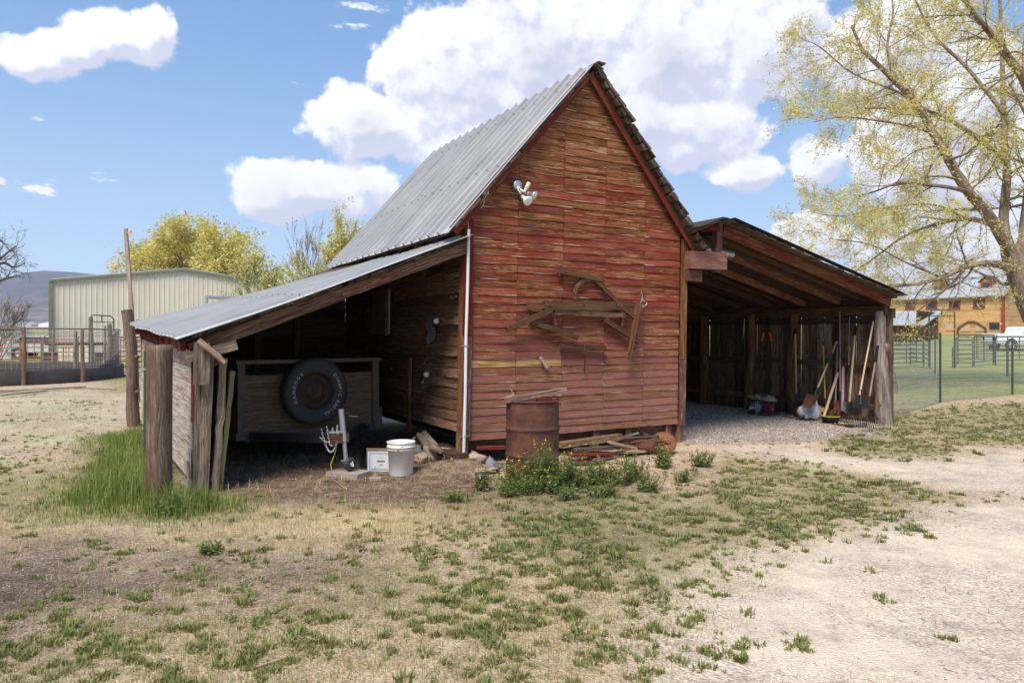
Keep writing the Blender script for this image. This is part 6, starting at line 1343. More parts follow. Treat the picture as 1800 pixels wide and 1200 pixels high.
car('parked_car', (at(84, 0, 47).x, 47, .1), R(8), 'white car parked behind the round pen by the cream building', [(-2.2, .35), (2.2, .35), (2.25, .8), (1.6, 1.0), (.7, 1.42), (-1.3, 1.45), (-2.1, 1.0), (-2.25, .75)], 1.75, (-1.4, 1.4), .32, None, wins=[[(-1.6, 1.0), (1.3, 1.0), (.65, 1.36), (-1.2, 1.38)]])
for i, x in enumerate((112, 122, 131, 145, 158)):
    c = Vector((at(x, 0, 42).x, 42, 0)); mb = MB(); mb.box(c + Vector((0, 0, .45)), (.26, .6, .9)); mb.box(c + Vector((0, 0, .93)), (.32, .66, .06)); mb.build('feeder', M['cream'], loc=c, tagd=('pale feeder boxes in a row in front of the cream building', 'feeder', 'row of pale feeders'))
c = Vector((at(150, 0, 43.5).x, 43.5, 0)); mb = MB(); mb.box(c + Vector((-.4, 0, .25)), (4.2, .5, .5)); mb.box(c + Vector((-.4, 0, 1.05)), (4.2, .06, .18)); mb.build('low_wall', M['belt'], loc=c, tagd=('dark low trough behind the pale feeders', 'trough'))
# galvanised pipe frame poking over the low roof
a = Vector((at(363, 0, 24).x, 24, 0)); b = Vector((at(470, 0, 25.5).x, 25.5, 0)); th = thing('pipe_frame', a, 'galvanised pipe frame rising behind the low shed roof', 'pipe frame'); mb = MB(); hz = at(363, 521, 24).z; mb.tube([a, a + up * hz], .05, 10); mb.tube([b, b + up * hz], .05, 10); mb.build('post', M['galv'], th); mb = MB(); mb.tube([a + up * (hz - .02) - (b - a).normalized() * .0, b + up * (hz - .02)], .065, 10); mb.build('rail', M['galv'], th)
for px, py in ((272, 559), (256, 566)):
    q = Vector((at(px, 0, 29).x, 29, 0)); mb = MB(); mb.tube([q, Vector((q.x, q.y, at(px, py, 29).z))], .03, 6); mb.build('steel_post', M['green_paint'], loc=q, tagd=('green steel post tip showing over the low metal roof, ' + ('right one' if px > 260 else 'left one'), 'post', 'green post tips over the roof'))
# ------------------------------------------------------------------ right background
fa, fb = Vector((8.35, 15.2, 0)), Vector((15.5, 20.4, 0)); fd = (fb - fa).normalized(); fence = thing('wire_fence', fa, 'welded wire fence with green steel posts running right from the shed', 'fence'); FH = 1.30
pts_ = [Vector((6.85, 13.0, 0)), gpt(1652, 708), gpt(1779, 695), Vector((18.0, 20.6, 0))]
mb = MB()
for p, q in zip(pts_, pts_[1:]):
    L = (q - p).length; d = (q - p).normalized()
    for z in list(np.linspace(.04, .5, 9)) + list(np.linspace(.6, FH + .12, 10)): mb.tube([p + up * z, p.lerp(q, .5) + up * (z - .01), q + up * z], .0035, 4, cap=False)
    for i in range(int(L / .08)): c = p + d * i * .08; mb.tube([c + up * .03, c + up * (FH + .12)], .0030, 4, cap=False)
mb.build('wire_mesh', M['wire'], fence)
for p, H in ((pts_[1], 1.62), (pts_[2], 1.50), (pts_[3], 1.55)):
    mb = MB(); mb.box(p + up * (H / 2), (.012, .045, H)); mb.box(p + up * (H / 2) - Vector((0, .02, 0)), (.045, .01, H)); mb.build('steel_post', M['green_paint'], fence)
q = gp(1578, 692); rpost(q, 1.2, .045, 'crooked short post right behind the shed corner', 'graylog', (-.25, 0), 0, 31)
for px, pyt, pyb, r, lab in ((1644, 598, 658, .03, 'thin dark green post left of the second wire fence post'), (1771, 600, 662, .035, 'dark green post behind the right wire fence post'), (1676, 610, 646, .06, 'stubby grey post at the foot of the tall right bow gate')):
    q = gp(px, pyb); mb = MB(); mb.tube([q, at(px, pyt, q.y)], r, 6); mb.build('fence_post', M['green_paint'] if r < .05 else M['graylog'], loc=q, tagd=(lab, 'post', 'posts in the right field'))
a, b = gpt(1633, 646), gpt(1678, 647); th = thing('bow_gate', a, 'tall green bow gate in the field in front of the wooden lodge', 'gate', 'tall bow gates'); d = (b - a).normalized(); mb = MB(); hh_ = at(1633, 545, a.y).z
mb.tube([a, a + up * (hh_ - .15), a + up * hh_ + d * .15, b + up * hh_ - d * .15, b + up * (hh_ - .15), b], .035, 6); mb.tube([a + up * (hh_ - .28), b + up * (hh_ - .28)], .028, 6); c = a.lerp(b, .5); mb.tube([c + up * (hh_ - .28), c + up * hh_], .024, 6); mb.build('frame', M['green_paint'], th)
RG = 'steel corral panels in the right field'
def rp(x0, y0, x1, y1, lab, bars=5, ups=3, H=1.5): panel('corral_panel', gpt(x0, y0), gpt(x1, y1), H, bars, 'green_paint' if ups > 1 else 'dull_steel', lab, 'corral panel', RG, r=.03, ups=ups)
rp(1560, 648, 1624, 645, 'dark steel corral panel nearest the shed corner', 6, 2); rp(1600, 641, 1635, 649, 'angled corral panel left of the tall right bow gate', 6, 3)
rp(1680, 645, 1710, 646, 'narrow corral panel right of the tall bow gate', 6, 1); rp(1712, 645, 1746, 641, 'corral panel in front of the truck tail', 5, 2); rp(1684, 640, 1748, 637, 'farther corral panel behind the narrow one', 5, 2, 1.6); rp(1750, 642, 1812, 640, 'corral panel in front of the white truck wheel', 5, 3)
rp(1570, 634, 1632, 636, 'far left corral panel in the right field', 5, 2)
# lodge
LZ = 1.62
P0 = Vector((66.1, 95, 0)); ld = Vector((-8.5, 11.6, 0)).normalized(); lg = Vector((11.6, 8.5, 0)).normalized(); LH, RH, LL, LW = 7.14, 11.6, 26.0, 14.0
def LP(a, b, z): return P0 + ld * a + lg * b + Vector((0, 0, z))
lodge = thing('wooden_lodge', Vector((P0.x, P0.y, LZ)), 'large honey coloured wooden barn lodge with red window frames and pale metal roof', 'building')
def boards(mb, a0, a1, f, z0, z1, gable=None):
    z = z0
    while z < z1:
        h = .22; mb.add([f(a0, z), f(a1, z), f(a1, min(z + h, z1)), f(a0, min(z + h, z1))], [(0, 1, 2, 3)], rnd.random(), .5, [(a0, z, 0), (a1, z, 0), (a1, z + h, 0), (a0, z + h, 0)]); z += h
mb = MB(); boards(mb, 0, LL, lambda a, z: LP(a, 0, z), LZ - .5, LH + .1); mb.build('front_wall', M['lodge'], lodge)
mb = MB(); z = LZ - .5
while z < RH:
    k = max(0, (z - LH) / (RH - LH)); a0, a1 = LW / 2 * k, LW - LW / 2 * k; mb.add([LP(0, a0, z), LP(0, a1, z), LP(0, a1, z + .22), LP(0, a0, z + .22)], [(0, 1, 2, 3)], rnd.random(), .5, [(a0, z, 0), (a1, z, 0), (a1, z + .2, 0), (a0, z + .2, 0)]); z += .22
mb.build('gable_wall', M['lodge'], lodge)
mb = MB(); mb.prism([LP(-.5, -.6, LH - .25), LP(-.5, LW / 2, RH + .1), LP(-.5, LW / 2, RH + .25), LP(-.5, -.6, LH - .08)], ld * (LL + 1)); mb.prism([LP(-.5, LW + .6, LH - .25), LP(-.5, LW / 2, RH + .1), LP(-.5, LW / 2, RH + .25), LP(-.5, LW + .6, LH - .08)], ld * (LL + 1)); mb.build('roof', M['roof_white'], lodge)
mb = MB(); mb.board(LP(-.05, -.05, LZ - .5), LP(-.05, -.05, LH), .35, .35, up=ld); mb.board(LP(-.52, -.6, LH - .3), LP(-.52, LW / 2, RH), .3, .1); mb.board(LP(-.52, LW / 2, RH), LP(-.52, LW + .6, LH - .3), .3, .1); mb.build('trim', M['red_frame'], lodge)
def on_l(px, py):               # hit point on the long wall -> (a, z)
    d_ = (px - 900) / F; n_ = lg; s = P0.dot(n_) / (d_ * n_.x + n_.y); p = at(px, py, s); return (p - P0).dot(ld), p.z
def lwin(px, py, w_, h_, red=True, off=0, mat='glass'):
    a, z = on_l(px, py); q0 = LP(a, -.06 - off, z); fr = MB()
    if red:
        for s_ in (-1, 1): fr.board(LP(a + s_ * w_ / 2, -.06, z - h_ / 2 - .1), LP(a + s_ * w_ / 2, -.06, z + h_ / 2 + .1), .1, .22, up=lg); fr.board(LP(a - w_ / 2 - .1, -.06, z + s_ * h_ / 2), LP(a + w_ / 2 + .1, -.06, z + s_ * h_ / 2), .22, .1)
    else: fr.board(LP(a - w_ / 2, -.03, z - h_ / 2 - .05), LP(a + w_ / 2, -.03, z - h_ / 2 - .05), .08, .1)
    f_ = fr.build('window', M['red_frame' if red else 'lodge'], lodge); mb = MB(); mb.prism([LP(a - w_ / 2, -.03, z - h_ / 2), LP(a + w_ / 2, -.03, z - h_ / 2), LP(a + w_ / 2, -.03, z + h_ / 2), LP(a - w_ / 2, -.03, z + h_ / 2)], lg * -.02); mb.build('pane', M[mat], f_)
for px, py in ((1600, 538), (1638, 537), (1678, 536), (1721, 534)): lwin(px, py, 1.25, 1.0)
for px, py in ((1670, 574), (1697, 575), (1723, 575)): lwin(px, py, 1.2, .95, False, mat='window_warm')
lwin(1748, 573, 1.2, .95, False)
def arcp(px0, px1, py0, py1):
    a0, z0 = on_l(px0, py1); a1, z1 = on_l(px1, py1); zt = on_l(px0, py0)[1]; A_, B_ = min(a0, a1), max(a0, a1); mb = MB(); pts = [LP(A_, -.1, LZ - .2), LP(A_, -.1, zt - .9), LP(A_ + 1.3, -.1, zt), LP(B_ - 1.3, -.1, zt), LP(B_, -.1, zt - .9), LP(B_, -.1, LZ - .2)]
    for p, q in zip(pts, pts[1:]): mb.board(p, q, .25, .12, up=up if abs((q - p).normalized().z) < .8 else ld)
    mb.build('arch_trim', M['trim_brown'], lodge)
arcp(1684, 1733, 566, 590)
for px, hz_ in ((1645, 496), (1728, 492)):
    a, z = on_l(px, 510); mb = MB(); b0 = 1.2; zb = LH + (RH - LH) * b0 / (LW / 2)
    mb.prism([LP(a - .8, b0, zb - .1), LP(a + .8, b0, zb - .1), LP(a + .8, b0, zb + 1.1), LP(a, b0, zb + 1.8), LP(a - .8, b0, zb + 1.1)], lg * 2.8); dm = mb.build('dormer', M['lodge'], lodge)
    mb = MB(); 
    for s_ in (-1, 1): mb.board(LP(a + s_ * .55, b0 - .05, zb), LP(a + s_ * .55, b0 - .05, zb + 1.0), .1, .25, up=lg); mb.board(LP(a - .6, b0 - .05, zb + (0.05 if s_ < 0 else 1.0)), LP(a + .6, b0 - .05, zb + (0.05 if s_ < 0 else 1.0)), .25, .1)
    mb.build('window_frame', M['red_frame'], dm); mb = MB(); mb.prism([LP(a - .5, b0 - .02, zb + .1), LP(a + .5, b0 - .02, zb + .1), LP(a + .5, b0 - .02, zb + .95), LP(a - .5, b0 - .02, zb + .95)], lg * -.01); mb.build('pane', M['glass'], dm)
    mb = MB(); 
    for s_ in (-1, 1): mb.prism([LP(a, b0 - .3, zb + 1.9), LP(a + s_ * 1.0, b0 - .3, zb + 1.0), LP(a + s_ * 1.0, b0 - .3, zb + 1.1), LP(a, b0 - .3, zb + 2.02)], lg * 4)
    mb.build('dormer_roof', M['trim_red'], dm)
w_ = thing('lodge_annex', Vector((47, 78, T(47, 78))), 'low annex with a pale metal lean-to roof in front of the wooden lodge', 'building')
def AN(px, py, Z): return at(px, py, Z)
q = [AN(1480, 572, 76), AN(1626, 572, 76), AN(1652, 548, 84), AN(1560, 551, 88), AN(1480, 554, 90)]
q = [Vector((at(1440, 0, 76).x, 76, at(0, 572, 76).z)), Vector((at(1626, 0, 76).x, 76, at(0, 572, 76).z)), Vector((at(1657, 0, 84).x, 84, at(0, 548, 84).z)), Vector((at(1440, 0, 84).x, 84, at(0, 548, 84).z))]
mb = MB(); mb.prism(q, up * .12); mb.build('roof', M['roof_white'], w_)
zb = T(0, 78); mb = MB(); 
def AW(p, q_, zt0, zt1):
    z = zb - .4
    while z < max(zt0, zt1):
        mb.add([Vector((p.x, p.y, z)), Vector((q_.x, q_.y, z)), Vector((q_.x, q_.y, min(z + .22, zt1))), Vector((p.x, p.y, min(z + .22, zt0)))], [(0, 1, 2, 3)], rnd.random(), .5, [(p.x, z, 0), (q_.x, z, 0), (q_.x, z + .2, 0), (p.x, z + .2, 0)]); z += .22
AW(Vector((q[0].x, 76.6, 0)), Vector((q[1].x - .6, 76.6, 0)), q[0].z, q[0].z); AW(Vector((q[1].x - .6, 76.6, 0)), Vector((q[2].x - .5, 84, 0)), q[0].z, q[2].z); mb.build('wall', M['trim_brown'], w_)
mb = MB(); 
for x in (0, .25, .5, .75, 1.0): p = q[0].lerp(q[1], x); mb.tube([Vector((p.x, p.y + .2, zb - .3)), Vector((p.x, p.y + .2, p.z))], .12, 6)
mb.build('porch_posts', M['trim_brown'], w_)
# pickup
def pk_extra(th, P, S):
    mb = MB()
    for s_ in (-1, 1): mb.box(P(-2.83, s_ * .78, 1.02), (.05, .14, .34))
    mb.build('tail_light', M['red_plastic'], th); mb = MB(); mb.box(P(-2.95, 0, .58), (.18, 1.8, .20)); mb.build('rear_bumper', M['chrome'], th)
car('pickup_truck', (at(1737, 0, 58).x + 2.9, 58, T(0, 58)), R(2), 'white pickup truck parked in front of the wooden lodge', [(-2.85, .55), (2.8, .55), (2.9, .95), (2.75, 1.15), (1.35, 1.25), (.8, 1.85), (-.75, 1.9), (-.95, 1.35), (-2.85, 1.35)], 1.95, (-1.75, 1.85), .42, None, cat='pickup truck', wins=[[(-.7, 1.32), (.15, 1.32), (.15, 1.78), (-.62, 1.78)], [(.22, 1.32), (1.15, 1.32), (.75, 1.76), (.22, 1.78)]], extra=pk_extra)
# ------------------------------------------------------------------ mountains
def ridge(name, prof, Z0, Z1, lab, seed):
    az_ = np.linspace(math.atan((prof[0][0] - 900) / F), math.atan((prof[-1][0] - 900) / F), 170); rr_ = np.linspace(0, 1, 46); vs = []; xs = np.array([p[0] for p in prof]); ys = np.array([p[1] for p in prof])
    for i, k in enumerate(rr_):
        Z = Z0 + (Z1 - Z0) * k
        for a in az_:
            px = 900 + F * math.tan(a); py = np.interp(px, xs, ys); H = (HY - py) / F * Z1 * 1.0 + EYE; x = math.tan(a) * Z; b0 = T(x, Z0) - 6
            n = mnoise.fractal(Vector((x * .0022, Z * .0022, seed)), 1, 2, 6); n2 = abs(mnoise.noise(Vector((x * .004 + n, k * 1.2, seed)))); s_ = k * k * (3 - 2 * k)
            z = b0 + (H - b0) * (s_ * .75 + .25 * k) + (n * 16 - n2 * 34) * (math.sin(math.pi * min(1, k)) ** .8); vs.append((x, Z, z))
    n_ = len(az_); last = [(v[0] * 1.1, v[1] + 700, -60) for v in vs[-n_:]]; vs += last
    fs = [(i * n_ + j, i * n_ + j + 1, (i + 1) * n_ + j + 1, (i + 1) * n_ + j) for i in range(len(rr_)) for j in range(n_ - 1)]
    me = bpy.data.meshes.new(name); me.from_pydata(vs, [], fs); me.update(); me.polygons.foreach_set('use_smooth', [True] * len(fs)); me.materials.append(M['mountain']); o = bpy.data.objects.new(name, me); COL.objects.link(o); tag(o, lab, 'mountain', kind='structure')
def mount_mat():
    m, q, b = newmat('mountain_slopes'); g = q.new('ShaderNodeTexCoord').outputs['Object']; n = q.noise(q.scale(g, (.011, .011, .030)), 1, 9, .72); n2 = q.noise(q.scale(g, (.0022, .001, .012)), 1, 5, .6)
    sp = q.new('ShaderNodeSeparateXYZ'); q.put(sp.inputs[0], g); lo = q.mr(sp.outputs[2], 60, 210, 1, 0)
    v = q.math('ADD', n, q.math('MULTIPLY', lo, .16)); v = q.math('ADD', v, q.math('MULTIPLY', q.math('SUBTRACT', n2, .5), .3))
    c = q.ramp(v, [(.46, (.022, .027, .042)), (.58, (.060, .052, .066)), (.72, (.20, .125, .095)), (.9, (.34, .24, .18))]); setb(q, b, c, .95, 0, None, .1); return m
M['mountain'] = mount_mat()
ridge('mountain', [(-1400, 520), (-600, 500), (-200, 500), (0, 490), (40, 480), (75, 475.5), (110, 477), (165, 482), (260, 500), (420, 520), (620, 540), (900, 555)], 2500, 4100, 'blue grey mesa ridge on the left horizon', 3)
ridge('hills', [(1000, 560), (1250, 540), (1400, 515), (1480, 498), (1530, 489), (1600, 495), (1750, 510), (1900, 500), (2300, 480), (3200, 500)], 2700, 4300, 'hazy blue hills behind the right trees', 8)
for i in range(14):
    px = rnd.uniform(-20, 90) if i < 9 else rnd.uniform(1500, 1560); Z = rnd.uniform(700, 1400); x = (px - 900) / F * Z; z = T(x, Z); mb = MB(); L = rnd.uniform(8, 30); mb.prism([Vector((x, Z, z - 1)), Vector((x + L, Z, z - 1)), Vector((x + L, Z, z + 3)), Vector((x + L / 2, Z, z + 5.5)), Vector((x, Z, z + 3))], Vector((2, 9, 0))); mb.build('farm_shed', M['white_paint' if i % 2 else 'roof_white'], loc=(x, Z, z), tagd=('tiny pale farm roof far out on the valley floor', 'farm building', 'far farm roofs in the valley'))
# ------------------------------------------------------------------ trees
def vrand(r): 
    v = Vector((r.gauss(0, 1), r.gauss(0, 1), r.gauss(0, 1))); return v.normalized()
class Tree:
    def __init__(s, seed, leafsize, leafn, minr=.004, aspect=.35, hang=.0):
        s.r = random.Random(seed); s.mb = MB(); s.tips = []; s.minr = minr; s.ls = leafsize; s.ln = leafn; s.asp = aspect
    def limb(s, pts, r0, r1, n=8):
        # smooth a hand-placed limb
        P_ = [Vector(p) for p in pts]; out = []
        for i in range(len(P_) - 1):
            a = P_[max(i - 1, 0)]; b = P_[i]; c = P_[i + 1]; d = P_[min(i + 2, len(P_) - 1)]
            for k in range(4): t = k / 4; out.append(.5 * ((2 * b) + (c - a) * t + (2 * a - 5 * b + 4 * c - d) * t * t + (3 * b - a - 3 * c + d) * t ** 3))
        out.append(P_[-1]); m = len(out) - 1; rad = [r0 + (r1 - r0) * (i / m) ** .8 for i in range(m + 1)]
        s.mb.tube(out, rad, n, r=s.r.uniform(.3, .7), jit=.05); return out, rad
    def grow(s, p, d, L, r, lv, trop=.12, spread=.75, kids=(3, 5), wob=.22, leaf_lv=1):
        n = max(3, int(3 + lv)); pts = [p.copy()]; q = p.copy(); dd = d.copy()
        for i in range(n): dd = (dd + vrand(s.r) * wob + Vector((0, 0, trop))).normalized(); q = q + dd * (L / n); pts.append(q.copy())
        rad = [r * (1 - .72 * i / n) for i in range(n + 1)]
        s.mb.tube(pts, rad, 6 if r > .06 else (4 if r > .018 else 3), r=s.r.uniform(.25, .8), cap=False)
        if lv <= leaf_lv: s.tips.append((pts, L, lv))
        if lv > 0:
            for k in range(s.r.randint(*kids)):
                t = s.r.uniform(.25, 1.0); i = min(n - 1, int(t * n)); b = pts[i].lerp(pts[i + 1], t * n - i if i < n else 1); dk = (pts[i + 1] - pts[i]).normalized()
                e = (dk + vrand(s.r) * spread).normalized(); s.grow(b, e, L * s.r.uniform(.45, .75), max(s.minr, r * (1 - .6 * t) * s.r.uniform(.45, .65)), lv - 1, trop, spread, kids, wob, leaf_lv)
    def along(s, pts, rad, t0, t1, n, L, lv, out=None, spread=.9, trop=.08, **kw):
        m = len(pts) - 1
        for k in range(n):
            t = t0 + (t1 - t0) * (k + s.r.random()) / n; i = min(m - 1, int(t * m)); b = pts[i].lerp(pts[i + 1], t * m - i); dk = (pts[i + 1] - pts[i]).normalized(); e = (dk * .7 + vrand(s.r) * spread + (Vector(out) * .5 if out else Vector((0, 0, 0)))).normalized()
            s.grow(b, e, L * s.r.uniform(.6, 1.15) * (1.1 - .4 * t), max(s.minr * 1.5, rad[i] * s.r.uniform(.28, .45)), lv, trop, .75, **kw)
    def leaves(s, dens=1.0, jitter=.05, zfade=None):
        r = np.random.RandomState(3); P_, D_ = [], []
        for pts, L, lv in s.tips:
            n = int(s.ln * dens * (L / .8) * (1 if lv == 0 else .6)) + (1 if s.r.random() < .5 else 0)
            if zfade: n = int(n * zfade(pts[-1]) + s.r.random())
            for _ in range(n):
                t = s.r.uniform(.1, 1) * (len(pts) - 1); i = min(len(pts) - 2, int(t)); P_.append(tuple(pts[i].lerp(pts[i + 1], t - i))); D_.append(tuple((pts[i + 1] - pts[i]).normalized()))
        P_ = np.array(P_) + r.normal(0, jitter, (len(P_), 3)); D_ = np.array(D_); n = len(P_); d = D_ * .6 + r.normal(0, .8, (n, 3)); d /= np.linalg.norm(d, axis=1)[:, None]; e = np.cross(d, r.normal(0, 1, (n, 3))); e /= np.linalg.norm(e, axis=1)[:, None] + 1e-6
        sz = (s.ls * np.clip(r.lognormal(0, .35, n), .45, 2.2))[:, None]; a = P_; v = np.stack([a, a + d * sz * .5 + e * sz * s.asp * .5, a + d * sz, a + d * sz * .5 - e * sz * s.asp * .5], 1); return v, r.uniform(0, 1, n)
    def finish(s, name, base, lab, cat='tree', grp=None, bark='bark', leaf='leaf_spring', **kw):
        th = thing(name, base, lab, cat, grp); s.mb.build('trunk', M[bark], th)
        if s.ln > 0 and s.tips:
            v, rn = s.leaves(**kw); off = np.array(tuple(th.location)); fs = (np.arange(len(v))[:, None] * 4 + np.arange(4)[None]); o = np_mesh('crown', (v.reshape(-1, 3) - off), fs, np.repeat(rn, 4), M[leaf], None, None, None); o.parent = th
        return th
# the big tree on the right
TZ = 22.0
def tp(px, py, dz=0): return at(px, py, TZ + dz)
bt = Tree(11, .052, 31, .0040, .42)
tb = Vector((tp(1895, 0).x, TZ, 0)); 
bt.limb([tb - Vector((0, 0, .2)), tp(1868, 640), tp(1828, 560), tp(1796, 485), tp(1778, 430)], .62, .32, 14)
limbs = [([(1782, 455, 0), (1755, 405, -.3), (1735, 375, -.6), (1700, 335, -.9), (1672, 290, -1.1), (1640, 235, -1.2), (1612, 185, -1.2), (1570, 140, -1.3), (1530, 102, -1.3), (1514, 84, -1.2), (1497, 45, -1.1)], .24, .045, 26),
         ([(1775, 440, 0), (1764, 390, .6), (1770, 310, 1.0), (1765, 240, 1.3), (1763, 160, 1.6), (1760, 60, 1.8), (1755, -60, 2)], .22, .05, 24),
         ([(1722, 350, -.8), (1690, 334, -1.4), (1640, 326, -2.0), (1580, 322, -2.5), (1545, 334, -2.8), (1510, 345, -3.0)], .10, .02, 15),
         ([(1765, 425, 0), (1742, 395, .6), (1700, 385, 1.2), (1650, 393, 1.8), (1590, 415, 2.3), (1535, 455, 2.6), (1500, 480, 2.8)], .14, .02, 17),
         ([(1786, 475, 0), (1745, 463, -1.0), (1700, 468, -1.8), (1655, 488, -2.4), (1605, 500, -2.8), (1560, 505, -3.1)], .17, .025, 15),
         ([(1700, 466, -1.8), (1682, 490, -2.0), (1655, 515, -2.2), (1615, 545, -2.4)], .07, .02, 6),
         ([(1850, 420, 1), (1835, 300, 0), (1808, 160, -1), (1765, 92, -1.6), (1738, 55, -1.8), (1712, 25, -2), (1680, -30, -2.2)], .22, .07, 18),
         ([(1795, 450, 0), (1804, 360, 1), (1815, 240, 1.5), (1800, 120, 1.8), (1810, 0, 2)], .20, .06, 16),
         ([(1768, 285, 1.1), (1715, 240, .6), (1660, 206, .2), (1617, 193, -.2), (1560, 190, -.6), (1500, 192, -1)], .11, .02, 17),
         ([(1640, 235, -1.2), (1600, 222, -1.6), (1540, 212, -2), (1480, 206, -2.3), (1430, 215, -2.4)], .06, .012, 15),
         ([(1612, 185, -1.2), (1575, 160, -.8), (1500, 130, -.4), (1440, 82, 0), (1410, 70, 0)], .06, .012, 15), ([(1765, 200, 1.4), (1700, 120, 2), (1640, 60, 2.4), (1600, -20, 2.6)], .10, .03, 15), ([(1570, 140, -1.3), (1560, 80, -1), (1570, 20, -.8), (1560, -50, -.6)], .06, .02, 10),
         ([(1700, 385, 1.2), (1640, 360, 1.6), (1560, 365, 2), (1480, 380, 2.2), (1420, 372, 2.4)], .06, .012, 15), ([(1655, 488, -2.4), (1590, 460, -2.6), (1530, 430, -3.0), (1460, 420, -3.2)], .05, .012, 10), ([(1800, 470, 0), (1880, 400, .5), (1960, 340, 1), (2050, 250, 1)], .22, .05, 16), ([(1840, 330, 0), (1920, 250, 0), (1980, 120, 0), (2000, -50, 0)], .18, .05, 16),
         ([(1786, 478, 0), (1770, 500, .8), (1740, 488, 1.8), (1700, 470, 2.8), (1650, 455, 3.6)], .10, .02, 9)]
for pts, r0, r1, n in limbs:
    o, rad = bt.limb([tp(*p) for p in pts], r0 * .82, r1 * .8, 10 if r0 > .1 else 7); bt.along(o, rad, .20, 1.0, int(n * 1.1), 1.75 if r0 > .08 else 1.45, 2, trop=-.015, kids=(4, 6), leaf_lv=1)
bt.finish('big_tree', tb, 'large spreading tree with fresh yellow green leaves on the right', dens=1.0, jitter=.05, zfade=lambda p: .30 + .70 * min(1, max(0, (p.z - 3.5) / 3.0 + max(0, (14.5 - p.x) / 5))))
def simple_tree(seed, base, H, W_, trunk_r, name, lab, leaf, ls, ln, stems=1, lv=4, spread=.7, trop=.10, minr=.012, fan=.35, dens=1, grp=None, kids=(3, 5), first=.22, jitter=.15, asp=.6):
    t = Tree(seed, ls, ln, minr, asp); base = Vector(base); base.z = T(base.x, base.y) - .1
    for k in range(stems):
        a = t.r.uniform(0, 6.28); d = Vector((math.cos(a) * fan, math.sin(a) * fan, 1)).normalized(); b = base + Vector((math.cos(a) * trunk_r, math.sin(a) * trunk_r, 0)) * (stems > 1)
        h0 = H * first; top = b + d * h0; t.mb.tube([b, b.lerp(top, .5) + Vector((t.r.uniform(-.1, .1), 0, 0)), top], [trunk_r / (stems ** .5) * 1.25, trunk_r / stems ** .5, trunk_r / stems ** .5 * .85], 8, jit=.05)
        for j in range(4 if stems == 1 else 2):
            a2 = j * 1.7 + t.r.uniform(-.4, .4); e = Vector((math.cos(a2) * W_ / H, math.sin(a2) * W_ / H, .9)).normalized()
            if stems > 1: e = (d + vrand(t.r) * .25).normalized()
            t.grow(top, e, H * .42, trunk_r * .6 / stems ** .5, lv, trop, spread, kids, .16, 1)
    return t.finish(name, base, lab, 'tree', grp, 'bark_far', leaf, dens=dens, jitter=jitter)
BG = 'trees behind the metal building'
def bx_t(px, Z): return Vector((at(px, 0, Z).x, Z, 0))
simple_tree(21, bx_t(318, 72), 13.6, 9, .5, 'yellow_tree', 'broad rounded yellow green tree, left of the pair above the cream building', 'leaf_far', .22, 13, lv=4, spread=.85, grp=BG, kids=(4, 5), jitter=.3, trop=.03)
simple_tree(22, bx_t(385, 74), 13.2, 9, .5, 'yellow_tree', 'broad rounded yellow green tree, right of the pair above the cream building', 'leaf_far', .22, 13, lv=4, spread=.85, grp=BG, kids=(4, 5), jitter=.3, trop=.03)
simple_tree(24, bx_t(283, 70), 9.0, 8, .35, 'yellow_tree', 'smaller ochre tree low at the left of the pair above the cream building', 'leaf_ochre', .18, 10, lv=4, spread=.9, grp=BG, kids=(3, 5), jitter=.25, trop=.02)
simple_tree(23, bx_t(500, 40), 6.8, 6, .30, 'fan_tree', 'fan shaped many stemmed yellow green tree above the low metal roof', 'leaf_far_green', .10, 6, stems=8, lv=3, spread=.5, fan=.55, trop=.05, grp=BG, kids=(4, 6), first=.15, jitter=.10)
simple_tree(26, bx_t(462, 42), 5.6, 5, .22, 'fan_tree', 'low spreading yellow bush tree overlapping the right end of the cream building', 'leaf_far_green', .10, 6, stems=6, lv=3, spread=.6, fan=.8, trop=.04, grp=BG, kids=(4, 5), first=.12, jitter=.12)
simple_tree(25, bx_t(552, 60), 9.6, 4, .25, 'bare_tree', 'tall thin nearly bare tree above the low metal roof', 'leaf_ochre', .12, 1.6, stems=3, lv=4, spread=.42, fan=.16, trop=.16, grp=BG, kids=(2, 4), first=.25)
simple_tree(27, bx_t(616, 66), 10.6, 5, .3, 'ochre_tree', 'ochre leaved tree right beside the steep metal roof', 'leaf_far', .17, 8, stems=2, lv=4, spread=.5, fan=.12, trop=.14, grp=BG, kids=(3, 5), first=.25, jitter=.2)
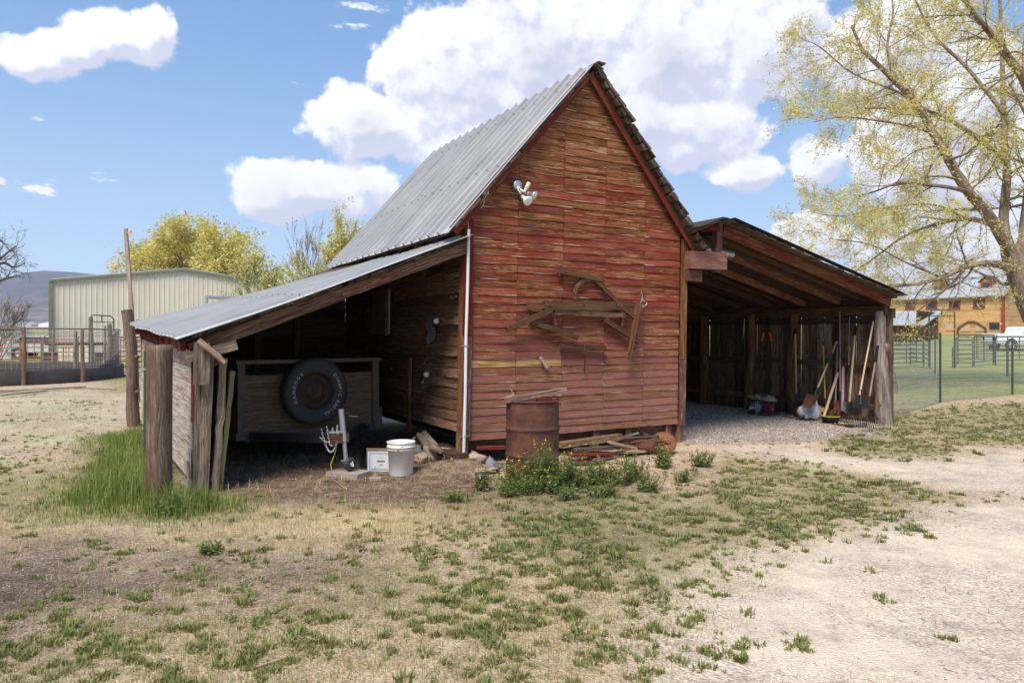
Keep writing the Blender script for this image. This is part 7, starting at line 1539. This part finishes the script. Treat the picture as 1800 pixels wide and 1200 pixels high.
simple_tree(28, bx_t(582, 75), 9.6, 5, .25, 'bare_tree', 'pale bare tree between the thin tree and the ochre tree', 'leaf_ochre', .12, 1.8, stems=3, lv=4, spread=.45, fan=.15, trop=.14, grp=BG, kids=(3, 4), first=.2)
t = Tree(31, .1, 0, .010); tb2 = bx_t(-62, 40); t.limb([tb2, at(-58, 560, 40), at(-50, 500, 40)], .5, .3, 10)
for pts in ([(-50, 505), (-20, 478), (5, 462), (25, 470), (44, 462)], [(-50, 500), (-20, 470), (0, 455), (18, 440), (30, 432)], [(-52, 510), (-20, 500), (10, 490), (30, 485)], [(-50, 500), (-35, 440), (-10, 420), (5, 425)], [(-55, 500), (-90, 440), (-120, 420)]):
    o, rad = t.limb([at(a, b, 40 + (i * .4)) for i, (a, b) in enumerate(pts)], .16, .03, 6); t.along(o, rad, .3, 1, 9, 1.2, 2, trop=.03, kids=(2, 4))
t.finish('bare_tree', tb2, 'bare branched tree reaching in at the far left edge', grp=BG, bark='bark_far')
for i, (px, Z, H, lab) in enumerate(((-8, 44, 5.0, 'thicket of bare twiggy brush below the far left bare tree'), (1577, 68, 1.5, 'dry twiggy bush in front of the lodge annex'), (1605, 70, 1.2, 'second dry twiggy bush in front of the lodge annex'))):
    simple_tree(41 + i, bx_t(px, Z), H, 3, .12, 'brush', lab, 'leaf_ochre', .09, 1.2, stems=7, lv=3, spread=.6, fan=.7, trop=.05, grp='dry brush', kids=(3, 4), first=.1, minr=.014)
# ------------------------------------------------------------------ air
HZ = newmat('haze_air')[0]; q = NT(HZ.node_tree); q.n.clear(); v = q.new('ShaderNodeVolumePrincipled'); v.inputs['Color'].default_value = (.80, .86, 1, 1); v.inputs['Density'].default_value = 1.1e-4; v.inputs['Anisotropy'].default_value = .2; o = q.new('ShaderNodeOutputMaterial'); q.l.new(v.outputs[0], o.inputs['Volume'])
mb = MB(); mb.box((0, 2200, 330), (13500, 6600, 860)); hz = mb.build('haze', HZ, tagd=(None, None, None, 'stuff')); hz['label'] = 'thin blue air haze over the whole valley'
